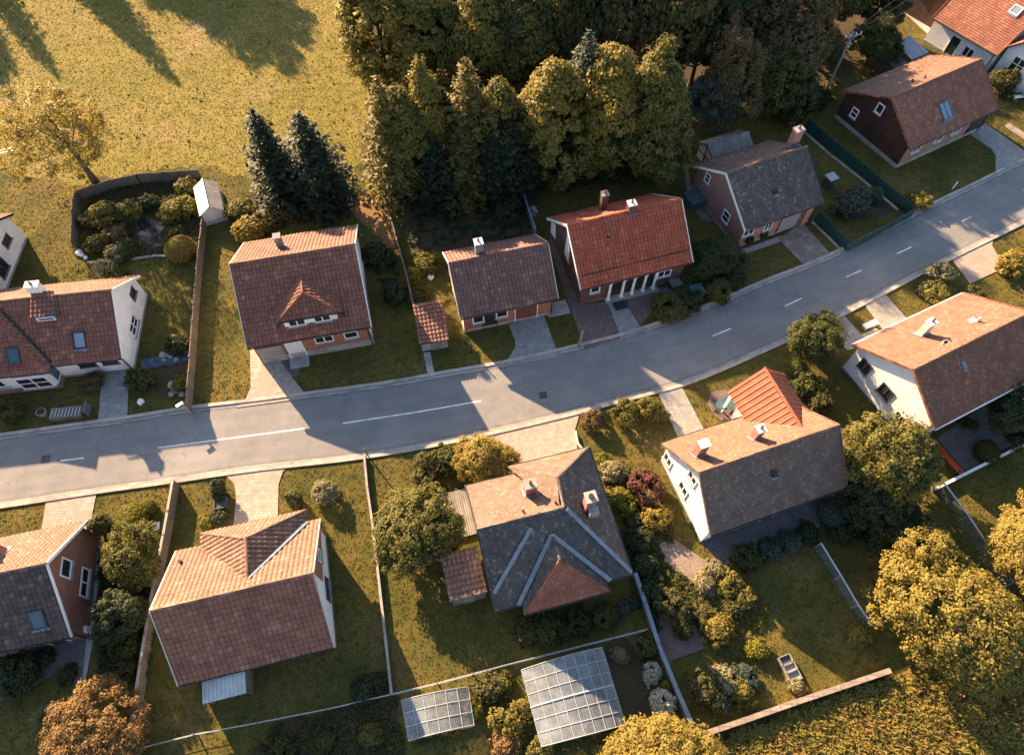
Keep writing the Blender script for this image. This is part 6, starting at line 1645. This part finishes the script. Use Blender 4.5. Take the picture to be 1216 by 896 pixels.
def tunnel(corners, hs, hr, nx, ny, label, cover='film', seg=10, thick_row=None):
    """barrel shaped greenhouse: corners = pixels of near-left, near-right, far-right, far-left roof corners at eave height hs"""
    A, B, C, D = [at(p[0], p[1], hs) for p in corners]
    mid = (A + B + C + D) / 4
    t = empty('greenhouse', (mid.x, mid.y, 0), 0, label, 'greenhouse', 'greenhouses at the bottom of the gardens')
    o = Vector((mid.x, mid.y, 0))
    def P(u, v, lift=0):
        q = A.lerp(B, u).lerp(D.lerp(C, u), v)
        arch = 1 - abs(2 * u - 1) ** 2.2
        return Vector((q.x, q.y, hs + (hr - hs) * arch + lift)) - o
    mb = MB()
    N = 24
    for i in range(N):
        mb.face([P(i / N, 0), P((i + 1) / N, 0), P((i + 1) / N, 1), P(i / N, 1)])
    mb.build('cover', M[cover], t)
    mb = MB()
    for v in (0, 1):
        top = [P(i / N, v) for i in range(N + 1)]
        for a, b in zip(top, top[1:]): mb.face([(a.x, a.y, 0.02), (b.x, b.y, 0.02), b, a])
    for u in (0, 1):
        a, b = P(u, 0), P(u, 1)
        mb.face([(a.x, a.y, .02), (b.x, b.y, .02), b, a])
    mb.build('side_panel', M[cover], t)
    for j in range(ny + 1):
        v = j / ny; r = .019
        if thick_row is not None and j == thick_row: r = .042
        f = MB(); f.tube([P(0, v) * 1.0 - Vector((0, 0, P(0, v).z))] + [P(i / N, v, .02) for i in range(N + 1)] + [P(1, v) - Vector((0, 0, P(1, v).z))], r, 6)
        f.build('hoop', M['ghframe'], t)
    for i in range(nx + 1):
        f = MB(); f.tube([P(i / nx, k / 6, .02) for k in range(7)], .016, 6); f.build('purlin', M['ghframe'], t)
    f = MB(); a, b = P(0, 0), P(1, 0)
    f.bar((a.x, a.y, .14), (b.x, b.y, .14), .1, .28); f.build('base_board', M['fencewood'], t)
    return t
tunnel([(485, 879), (563, 860), (556, 815), (477, 831)], 1.0, 1.75, 6, 3, 'small arched greenhouse with bluish film at the bottom, left of the larger one')
tunnel([(643, 886), (743, 860), (715, 768), (619, 795)], 1.25, 2.1, 8, 6, 'large arched greenhouse with pale film and a thick middle hoop', thick_row=3)
# plants growing inside show through the film
def crops(pts, n, label):
    rng = np.random.default_rng(3)
    A, B, C, D = [at(*p) for p in pts]
    Cc = []
    for k in range(n):
        u, v = rng.uniform(.06, .94), rng.uniform(.06, .94)
        q = A.lerp(B, u).lerp(D.lerp(C, u), v)
        for j in range(60): Cc.append([q.x + rng.normal(0, .16), q.y + rng.normal(0, .16), abs(rng.normal(.25, .14))])
    Cc = np.array(Cc); N = unit(rng.normal(size=Cc.shape) + [0, 0, 1.2])
    o = bpy.data.objects.new('crop_plants', mesh_from_quads('crop', leaf_quads(Cc, N, .08, rng), LEAF['green'])); COL.objects.link(o)
    tag(o, label, 'plants', kind='stuff')
crops([(492, 888), (562, 872), (556, 835), (487, 850)], 26, 'green crop rows under the small greenhouse film')
crops([(652, 900), (740, 876), (716, 795), (634, 816)], 60, 'green crop rows under the large greenhouse film')

# little glasshouse with ridge
p = at(254, 248); t = empty('glasshouse', (p.x, p.y, 0), .38, 'little pale glasshouse with ridged roof at the head of the board fence', 'greenhouse')
def gable_shed(t, w, l, he, hr, wallm, roofm, roofm2=None, over=.1, base=None):
    mb = MB(); x, y = w / 2, l / 2
    for a, b in (((-x, -y), (x, -y)), ((x, -y), (x, y)), ((x, y), (-x, y)), ((-x, y), (-x, -y))):
        mb.face([(a[0], a[1], 0), (b[0], b[1], 0), (b[0], b[1], he), (a[0], a[1], he)])
    mb.face([(-x, -y, he), (x, -y, he), (0, -y, hr)]); mb.face([(x, y, he), (-x, y, he), (0, y, hr)])
    mb.build('wall', M[wallm], t)
    for s, m_ in ((-1, roofm), (1, roofm2 or roofm)):
        mb = MB(); q = [(0, -y - over, hr), (s * (x + over), -y - over, he - over * (hr - he) / x), (s * (x + over), y + over, he - over * (hr - he) / x), (0, y + over, hr)]
        n = Vector((s * (hr - he), 0, x)).normalized() * .05
        mb.hexa([Vector(k) for k in q], [Vector(k) + n for k in q]); mb.build('roof_panel', M[roofm if s < 0 else (roofm2 or roofm)], t)
    mb = MB(); mb.bar((0, -y - over, hr + .05), (0, y + over, hr + .05), .09, .07); mb.build('ridge_bar', M['white'], t)
gable_shed(t, 1.9, 3.6, 1.3, 1.95, 'sheet_light', 'sheet_light', 'greywood')
mb = MB()
for s in (-1, 1):
    mb.box((s * .98, 0, .2), (.08, 3.7, .4)); mb.box((0, s * 1.83, .2), (2.04, .08, .4))
mb.build('base_rail', M['conc'], t)

# tiled lean shed beside the small brown house
p = at(514, 396); t = empty('tiled_shed', (p.x, p.y, 0), .20, 'small shed under one slope of purple brown tiles beside the lean strip path', 'shed')
mb = MB(); roof_slope(mb, [(-1.2, -1.75, 1.35), (1.2, -1.75, 1.35), (1.2, 1.75, 2.0), (-1.2, 1.75, 2.0)], 'pan', 0, 1, .1); mb.build('roof', [M['rf_brown'], M['blackp']], t)
mb = MB(); mb.hexa([Vector(q) for q in ((-1.05, -1.55, 0), (1.05, -1.55, 0), (1.05, 1.6, 0), (-1.05, 1.6, 0))], [Vector(q) for q in ((-1.05, -1.55, 1.27), (1.05, -1.55, 1.27), (1.05, 1.6, 1.85), (-1.05, 1.6, 1.85))]); mb.build('wall', M['conc'], t)
mb = MB(); mb.box((.1, -1.57, .6), (.8, .06, 1.15)); mb.build('door', M['greywood'], t)

# grey shed behind the dark roofed house
p = at(858, 188); t = empty('garden_shed', (p.x, p.y, 0), .40, 'grey shingled shed behind the dark roofed house', 'shed')
gs = MB(); roof_slope(gs, [(-2.3, -1.2, 1.5), (2.3, -1.2, 1.5), (2.3, .2, 2.3), (-2.3, .2, 2.3)], 'plain', 0, 1, .08); roof_slope(gs, [(-2.3, 1.4, 1.6), (2.3, 1.4, 1.6), (2.3, .2, 2.3), (-2.3, .2, 2.3)], 'plain', 0, 1, .08)
gs.build('roof', [M['rf_grey'], M['blackp']], t)
mb = MB(); mb.face([(-2.15, 1.3, 0), (-2.15, -1.1, 0), (-2.15, -1.1, 1.5), (-2.15, .2, 2.2), (-2.15, 1.3, 1.55)]); mb.face([(-2.15, -1.1, 0), (2.15, -1.1, 0), (2.15, -1.1, 1.5), (-2.15, -1.1, 1.5)]); mb.face([(2.15, -1.1, 0), (2.15, 1.3, 0), (2.15, 1.3, 1.55), (2.15, .2, 2.2), (2.15, -1.1, 1.5)]); mb.face([(2.15, 1.3, 0), (-2.15, 1.3, 0), (-2.15, 1.3, 1.55), (2.15, 1.3, 1.55)]); mb.build('wall', M['sheet_light'], t)
mb = MB(); mb.bar((-2.19, .2, .1), (-2.19, .2, 2.15), .06, .08); mb.bar((-2.19, -1.1, .9), (-2.19, 1.3, .9), .06, .08); mb.build('frame', M['blackp'], t)

# two sheds by the power pole
def mono_shed(name, px, rz, w, l, h0, h1, wallm, roofm, label, over=.12, tiles=False):
    p = at(*px); t = empty(name, (p.x, p.y, 0), rz, label, 'shed'); x, y = w / 2, l / 2
    mb = MB(); mb.hexa([Vector(q) for q in ((-x, -y, 0), (x, -y, 0), (x, y, 0), (-x, y, 0))], [Vector(q) for q in ((-x, -y, h0), (x, -y, h0), (x, y, h1), (-x, y, h1))]); mb.build('wall', M[wallm], t)
    mb = MB(); o = over
    q = [Vector(k) for k in ((-x - o, -y - o, h0 + .02), (x + o, -y - o, h0 + .02), (x + o, y + o, h1 + .02), (-x - o, y + o, h1 + .02))]
    if tiles: roof_slope(mb, [k + Vector((0, 0, .12)) for k in q], 'pan', 0, 0, .1)
    else: mb.hexa(q, [k + Vector((0, 0, .08)) for k in q])
    for k in range(0 if tiles else int(w / .3)): mb.bar((-x + .15 + k * .3, -y - o, h0 + .115), (-x + .15 + k * .3, y + o, h1 + .115), .05, .04)
    mb.build('roof', M[roofm], t)
    mb = MB(); mb.box((0, -y - .02, h0 * .42), (.7, .05, h0 * .84)); mb.build('door', M['greywood'], t)
    return t
mono_shed('grey_shed', (1072, 74), .5, 2.2, 2.6, 1.5, 1.8, 'concdark', 'sheet_grey', 'grey sheet roofed shed behind the timber gabled house, nearest its roof')
mono_shed('grey_shed', (1052, 84), .5, 1.5, 2.4, 1.3, 1.45, 'slate_dark', 'concdark', 'low dark roofed shed behind the timber gabled house, next to the grey sheet one')
# sheds left of the grey hipped house
t = mono_shed('tiled_annex', (553, 690), .254, 2.2, 2.7, 1.95, 2.2, 'concdark', 'rf_plain', 'small annex with brown tiled lean roof against the grey hipped house', tiles=True)
p = at(547, 610); t = empty('wooden_deck', (p.x, p.y, 0), .25, 'weathered grey wooden deck beside the grey hipped house', 'deck')
mb = MB()
for k in range(14): mb.box((-.95 + k * .147, 0, .2), (.13, 3.4, .05))
mb.build('boards', M['greywood'], t)
mb = MB()
for y in (-1.4, 0, 1.4): mb.box((0, y, .09), (2.0, .1, .17))
mb.build('joist', M['fencewood'], t)
p = at(511, 657, .5); t = empty('cold_frame', (p.x, p.y, 0), .22, 'pale covered cold frame under the yellow green tree', 'cold frame')
mb = MB(); mb.hexa([Vector(q) for q in ((-.8, -.5, 0), (.8, -.5, 0), (.8, .5, 0), (-.8, .5, 0))], [Vector(q) for q in ((-.8, -.5, .4), (.8, -.5, .4), (.8, .5, .65), (-.8, .5, .65))]); mb.build('box', M['greywood'], t)
mb = MB(); mb.hexa([Vector(q) for q in ((-.86, -.56, .42), (.86, -.56, .42), (.86, .56, .68), (-.86, .56, .68))], [Vector(q) for q in ((-.86, -.56, .47), (.86, -.56, .47), (.86, .56, .73), (-.86, .56, .73))]); mb.build('lid', M['sheet_light'], t)

# ------------------------------------------------------------------ power pole, cables, posts
b = at(989, 109); PH = 7.0
tp = at(1012, 42, PH)
b = Vector((tp.x, tp.y, 0))
t = empty('power_pole', b, R(20), 'wooden power pole with crossarm at the wood edge', 'power pole')
mb = MB(); mb.tube([(0, 0, 0), (0, 0, 3.5), (0, 0, PH + .3)], [.15, .13, .1], 10); mb.build('pole', M['pole'], t)
mb = MB(); mb.box((0, -.12, PH), (1.9, .1, .13)); mb.bar((-.55, -.12, PH - .05), (0, -.1, PH - .6), .05, .05); mb.bar((.55, -.12, PH - .05), (0, -.1, PH - .6), .05, .05); mb.build('crossarm', M['pole'], t)
for x in (-.85, -.3, .3, .85):
    mb = MB(); mb.tube([(x, -.12, PH + .06), (x, -.12, PH + .14), (x, -.12, PH + .24)], [.03, .07, .04], 8); mb.build('insulator', M['render'], t)
mb = MB(); mb.tube([(.18, 0, PH - 1.3), (.18, 0, PH - .8)], .13, 10); mb.build('transformer', M['conc'], t)
def cable(a, c, sag, label, r=.022):
    mb = MB(); n = 16
    pts = [Vector(a).lerp(Vector(c), k / n) - Vector((0, 0, sag * 4 * (k / n) * (1 - k / n))) for k in range(n + 1)]
    mb.tube(pts, r, 5)
    o = mb.build('overhead_cable', M['blackp'])
    tag(o, label, 'cable', 'overhead cables of the power pole')
e = Vector((math.cos(R(20)), math.sin(R(20)), 0))
for x, (ex, ey), lab in ((-.85, (1080, -14), 'upper overhead cable from the power pole to the corner house'), (-.3, (1086, -6), 'second overhead cable from the power pole to the corner house'), (.3, (1096, 4), 'lower overhead cable from the power pole to the corner house')):
    a = b + e * x + Vector((0, 0, PH + .24)); c = at(ex, ey, 5.8)
    cable(a, c, .25, lab)
for x, lab in ((-.85, 'overhead cable from the power pole into the wood, outer'), (.3, 'overhead cable from the power pole into the wood, inner')):
    cable(b + e * x + Vector((0, 0, PH + .24)), at(860, 110, 5.5), .5, lab)

def post(px, h, label, mat='conc', lean=(0, 0), head=None, name='concrete_post', r=.08):
    p = at(*px); t = empty(name, (p.x, p.y, 0), 0, label, 'post')
    mb = MB(); mb.tube([(0, 0, 0), (lean[0] * .5, lean[1] * .5, h * .5), (lean[0], lean[1], h)], [r * 1.15, r, r * .85], 10); mb.build('shaft', M[mat], t)
    mb = MB()
    if head == 'lamp':
        mb.box((lean[0] - .12, lean[1] - .1, h + .06), (.55, .22, .1), 0, .7)
    else:
        mb.tube([(lean[0], lean[1], h), (lean[0], lean[1], h + .07)], [r * 1.3, r * .9], 10)
    mb.build('head', M['white' if head else mat], t)
    return t
post((687, 412), 2.1, 'pale weathered leaning post on the verge by the brown driveway', 'pole', (.14, .1), name='leaning_post', r=.11)
post((226, 490), 1.5, 'short white topped post at the road end of the board fence', 'conc', (0, 0), 'lamp', name='marker_post')
post((437, 541), 1.3, 'thin post at the road end of the thin pale kerb wall', 'pole', r=.05, name='marker_post')
post((1131, 224), .75, 'small white post on the kerb below the timber gabled house', 'white', name='marker_post', r=.06)
post((559, 418), 1.2, 'thin dark post leaning on the lawn of the small brown house', 'blackp', (.1, -.05), name='marker_post', r=.05)

# ------------------------------------------------------------------ small things in the gardens
def rocks(name, pts, label, mat='rock', cat='rocks', sc=1.0, seed=2):
    """rock edging: each stone a lumpy part of one rockery"""
    rng = random.Random(seed); P = [at(*p) for p in pts]
    t = empty(name, P[0], 0, label, cat)
    for p in P:
        bm = bmesh.new(); bmesh.ops.create_icosphere(bm, subdivisions=2, radius=.3 * sc * rng.uniform(.6, 1.2))
        for v in bm.verts: v.co *= rng.uniform(.78, 1.15); v.co.z *= .7
        l = p - P[0]
        bmesh.ops.translate(bm, verts=bm.verts, vec=(l.x + rng.uniform(-.1, .1), l.y + rng.uniform(-.1, .1), .12))
        me = bpy.data.meshes.new('stone'); bm.to_mesh(me); bm.free(); me.materials.append(M[mat])
        o = bpy.data.objects.new('stone', me); COL.objects.link(o); o.parent = t
    return t
rocks('rockery', [(203, 459), (207, 463), (211, 466), (205, 468), (214, 462), (217, 468), (209, 458)], 'grey rockery under the yellow shrub by the road')
rocks('rockery', [(93, 302), (98, 303), (103, 307), (96, 299)], 'white stones at the lower corner of the pond garden', 'render', sc=.95)
rocks('rockery', [(192, 424), (198, 422), (204, 425), (196, 428), (210, 427)], 'pale stones on the blue tarpaulin', 'conc', sc=.9)
rocks('rockery', [(1048, 672), (1053, 674), (1050, 680), (1056, 690)], 'grey stones in the dark flower border', 'rock', sc=.8)
rocks('white_stone', [(510, 331)], 'single white stone in the shaded garden of the small brown house', 'render', sc=.9)
rocks('white_stone', [(166, 479)], 'single white stone on the lawn right of the grey driveway', 'render', sc=.8)
rocks('pale_rubble', [(632, 250), (636, 252), (634, 256), (629, 247)], 'pale rubble at the blue grey wall', 'conc', sc=1.0)

p = at(197, 428); mb = MB()
n = 14
for i in range(n):
    for j in range(4):
        f = lambda a, c: Vector((-1.9 + 3.8 * a / n, -.5 + 1.0 * c / 4, .06 + .05 * math.sin(a * 2.1 + c) + .04 * math.cos(c * 2.7 + a)))
        q = [f(i, j), f(i + 1, j), f(i + 1, j + 1), f(i, j + 1)]; mb.face(q)
o = mb.build('tarpaulin', M['blueplastic']); o.location = (p.x, p.y, 0); o.rotation_euler = (0, 0, .22); tag(o, 'crumpled blue tarpaulin on the lawn beside the white house', 'tarpaulin')

# slatted frame by the road at left
p = at(82, 492); t = empty('cold_frame', (p.x, p.y, 0), .12, 'grey slatted cold frame with dark panes on the lawn by the left road end', 'cold frame')
mb = MB()
for y in (-.42, .42): mb.box((0, y, .22), (2.3, .07, .44))
for x in (-1.15, 1.15): mb.box((x, 0, .22), (.07, .77, .44))
mb.build('box', M['concdark'], t)
mb = MB(); mb.box((0, 0, .4), (2.2, .74, .03)); mb.build('pane', M['glass'], t)
mb = MB()
for k in range(9): mb.box((-1.0 + k * .25, 0, .43), (.04, .76, .04))
mb.build('slats', M['rail'], t)
mb = MB(); mb.box((1.55, .1, .4), (.12, .9, .8)); mb.build('end_board', M['concdark'], t)
def pot(px, label, r=.25, h=.45, mat='brick_orange', plant=None, cat='flower pot'):
    p = at(*px); t = empty('flower_pot', (p.x, p.y, 0), 0, label, cat)
    mb = MB(); mb.tube([(0, 0, 0), (0, 0, h * .9), (0, 0, h)], [r * .75, r, r * 1.08], 14); mb.build('pot', M[mat], t)
    mb = MB(); mb.tube([(0, 0, h + .002), (0, 0, h + .012)], r * .9, 14); mb.build('earth', M['soil'], t)
    if plant:
        o = inst_mesh('plant', SHRUB['loose'][1], plant, t); o.scale = (r * 1.3, r * 1.3, r * 1.5); o.location = (0, 0, h * .9)
pot((53, 492), 'stone pot beside the slatted cold frame', .34, .5, 'rock')
pot((1152, 508), 'terracotta pot on the grey terrace', .26, .4, 'brick_orange', 'green'); pot((1145, 506), 'dark pot with plant on the grey terrace', .28, .4, 'slate_dark', 'green')
pot((888, 290), 'dark pot left of the front window of the dark roofed house', .3, .4, 'slate_dark', 'dark'); pot((905, 283), 'dark pot right of the front windows of the dark roofed house', .3, .4, 'slate_dark', 'dark')
p = at(265, 600); t = empty('planter_box', (p.x, p.y, 0), .2, 'dark square planter on the sunlit lawn by the driveway', 'planter')
mb = MB()
for x, y, w, d in ((0, .38, .85, .07), (0, -.38, .85, .07), (.39, 0, .07, .69), (-.39, 0, .07, .69)): mb.box((x, y, .3), (w, d, .6))
mb.build('box', M['slate_dark'], t); mb = MB(); mb.box((0, 0, .25), (.7, .68, .5)); mb.build('earth', M['slate_dark'], t)
o = inst_mesh('plant', SHRUB['loose'][2], 'dark', t); o.scale = (.45, .45, .5); o.location = (-.1, .55, .1)
# teal cabinet by the screened garden
p = at(982, 221); t = empty('utility_cabinet', (p.x, p.y, 0), .45, 'dark cabinet with pale teal lid beside the dark roofed house', 'cabinet')
mb = MB(); mb.box((0, 0, .55), (.8, .7, 1.1)); mb.build('body', M['slate_dark'], t); mb = MB(); mb.hexa([Vector(q) for q in ((-.5, -.45, 1.1), (.5, -.45, 1.1), (.5, .45, 1.16), (-.5, .45, 1.16))], [Vector(q) for q in ((-.5, -.45, 1.17), (.5, -.45, 1.17), (.5, .45, 1.23), (-.5, .45, 1.23))]); mb.build('lid', M['sheet_grey'], t); mb = MB(); mb.box((.2, -.37, .6), (.04, .04, .2)); mb.build('handle', M['rail'], t)
# water butt and covered things between red and dark roofed houses
def bin_(px, label, mat='tealcover', w=.7, h=1.0, rz=.3):
    p = at(*px); t = empty('storage_bin', (p.x, p.y, 0), rz, label, 'storage bin')
    mb = MB(); mb.hexa([Vector(q) for q in ((-w * .42, -w * .42, 0), (w * .42, -w * .42, 0), (w * .42, w * .42, 0), (-w * .42, w * .42, 0))], [Vector(q) * 1.0 for q in ((-w * .5, -w * .5, h), (w * .5, -w * .5, h), (w * .5, w * .5, h), (-w * .5, w * .5, h))]); mb.build('body', M[mat], t)
    mb = MB(); mb.box((0, 0, h + .04), (w * 1.08, w * 1.08, .08)); mb.box((0, w * .56, h - .02), (w * .8, .07, .08)); mb.build('lid', M[mat], t)
bin_((823, 243), 'wide teal storage bin at the corner of the dark roofed house', 'tealcover', 1.5, 1.0, .42); bin_((826, 350), 'teal storage bin by the kerb shrubs', 'tealcover', 1.0, .7, .3)
bin_((190, 628), 'small blue storage bin at the board wall', 'blueplastic', .5, .6, .2)
bin_((1176, 66), 'grey storage bin at the corner house wall', 'concdark', .8, .9, R(-55))
# patio table
p = at(859, 484); t = empty('patio_table', (p.x, p.y, 0), .3, 'oval blue topped patio table beside the metal wing', 'table')
mb = MB(); k = 24
for z0, z1 in ((.7, .74),):
    top = [(.85 * math.cos(2 * math.pi * i / k), .5 * math.sin(2 * math.pi * i / k)) for i in range(k)]
    mb.face([(x, y, z1) for x, y in top]); mb.face([(x, y, z0) for x, y in top][::-1])
    for i in range(k): a, c = top[i], top[(i + 1) % k]; mb.face([(a[0], a[1], z0), (c[0], c[1], z0), (c[0], c[1], z1), (a[0], a[1], z1)])
mb.build('tabletop', M['tealcover'], t)
for x in (-.5, .5):
    for y in (-.25, .25): mb = MB(); mb.tube([(x * 1.1, y * 1.1, 0), (x, y, .7)], .025, 6); mb.build('leg', M['slate_dark'], t)
def chair(px, rz, label):
    p = at(*px); t = empty('patio_chair', (p.x, p.y, 0), rz, label, 'chair')
    mb = MB(); mb.box((0, 0, .44), (.46, .46, .05)); mb.build('seat', M['slate_dark'], t); mb = MB(); mb.box((0, .22, .72), (.46, .05, .5)); mb.build('backrest', M['slate_dark'], t)
    for x in (-.2, .2):
        for y in (-.2, .2): mb = MB(); mb.tube([(x, y, 0), (x, y, .42)], .02, 6); mb.build('leg', M['slate_dark'], t)
chair((869, 494), .9, 'dark chair at the oval patio table, nearest the house'); chair((850, 491), 2.6, 'dark chair at the oval patio table, on the brown paving side')
# red bench on the terrace
p = at(1123, 548); t = empty('garden_bench', (p.x, p.y, 0), R(118), 'long red slatted bench at the left edge of the grey terrace', 'bench')
mb = MB()
for k in range(4): mb.box((0, -.18 + k * .12, .45), (2.4, .09, .04))
mb.build('seat', M['redplastic'], t); mb = MB()
for k in range(3): mb.box((0, .27, .58 + k * .13), (2.4, .04, .1))
mb.build('backrest', M['redplastic'], t)
for x in (-1.0, 1.0): mb = MB(); mb.box((x, 0, .215), (.08, .42, .43)); mb.box((x, .3, .45), (.08, .05, .9)); mb.build('leg', M['slate_dark'], t)
# white slab table on the lawn between the two paths
p = at(1031, 388); t = empty('white_bench', (p.x, p.y, 0), .42, 'white slab bench between the two paths of the rust roofed house', 'bench')
mb = MB(); mb.box((0, 0, .42), (1.35, .5, .07)); mb.build('seat', M['white'], t)
for x in (-.5, .5): mb = MB(); mb.box((x, 0, .19), (.12, .4, .38)); mb.build('leg', M['conc'], t)
# planter boxes stacked on the lower lawn
for px, lab in (((931, 784), 'dark topped crate at the head of the crate row on the lower lawn'), ((936, 793), 'middle crate of the row on the lower lawn, with rubble'), ((941, 803), 'last crate of the row, nearest the stone wall')):
    p = at(*px); t = empty('wooden_crate', (p.x, p.y, 0), .35, lab, 'crate', 'crates on the lower lawn')
    mb = MB()
    for x, y, w, d in ((0, .26, .8, .05), (0, -.26, .8, .05), (.38, 0, .05, .47), (-.38, 0, .05, .47)): mb.box((x, y, .2), (w, d, .4))
    mb.build('side_boards', M['greywood'], t); mb = MB(); mb.box((0, 0, .14), (.7, .46, .26)); mb.build('filling', M['slate_dark' if 'dark topped' in lab else 'rock'], t)
S('loose', 947, 815, 9, 'pale', 'pale little shrub between the crate row and the stone wall')
# black slab added in place of a dark stairwell by the pale path and doorstep things
p = at(736, 363); t = empty('stairwell_slab', (p.x, p.y, .05), .3, 'black slab standing in for a stairwell on the pale path before the white columns', 'mat')
mb = MB(); mb.box((0, 0, .02), (1.0, .8, .04)); mb.build('mat', M['blackp'], t); mb = MB()
for s in (-1, 1): mb.box((0, s * .42, .022), (1.06, .05, .045)); mb.box((s * .52, 0, .022), (.05, .78, .045))
mb.build('border', M['slate_dark'], t)
# scooter parked at the white wing
p = at(1209, 118); t = empty('parked_scooter', (p.x, p.y, 0), .2, 'scooter parked before the white window wing at the right edge', 'scooter')
for x in (-.62, .62):
    mb = MB(); mb.tube([(x, -.06, .25), (x, .06, .25)], .25, 16); w_ = mb.build('wheel', M['blackp'], t)
    mb = MB(); mb.tube([(x, -.065, .25), (x, .065, .25)], .13, 12); mb.build('rim', M['rail'], w_)
mb = MB(); mb.hexa([Vector(q) for q in ((-.75, -.16, .3), (.45, -.12, .25), (.45, .12, .25), (-.75, .16, .3))], [Vector(q) for q in ((-.85, -.13, .68), (.0, -.12, .55), (.0, .12, .55), (-.85, .13, .68))]); mb.hexa([Vector(q) for q in ((.42, -.2, .3), (.55, -.2, .3), (.55, .2, .3), (.42, .2, .3))], [Vector(q) for q in ((.32, -.17, .9), (.42, -.17, .9), (.42, .17, .9), (.32, .17, .9))]); mb.build('body', M['white'], t)
mb = MB(); mb.box((-.45, 0, .73), (.7, .26, .1)); mb.build('saddle', M['blackp'], t)
mb = MB(); mb.tube([(.6, 0, .3), (.38, 0, 1.0)], .03, 8); mb.tube([(.36, -.32, 1.02), (.38, 0, 1.0), (.36, .32, 1.02)], .02, 8); mb.build('handlebar', M['blackp'], t)
mb = MB(); mb.tube([(.45, 0, .82), (.52, 0, .82)], .08, 10); mb.build('headlight', M['rail'], t)
# glazed box by the corner house yard
p = at(1130, 56); t = empty('glazed_box', (p.x, p.y, 0), R(-20), 'blue glazed box in the yard of the corner house', 'cold frame')
mb = MB(); mb.hexa([Vector(q) for q in ((-.7, -.8, 0), (.7, -.8, 0), (.7, .8, 0), (-.7, .8, 0))], [Vector(q) for q in ((-.7, -.8, .45), (.7, -.8, .45), (.7, .8, .95), (-.7, .8, .95))]); mb.build('box', M['concdark'], t)
mb = MB(); mb.hexa([Vector(q) for q in ((-.62, -.72, .48), (.62, -.72, .48), (.62, .72, .93), (-.62, .72, .93))], [Vector(q) for q in ((-.62, -.72, .53), (.62, -.72, .53), (.62, .72, .98), (-.62, .72, .98))]); mb.build('pane', M['bluelead'], t)
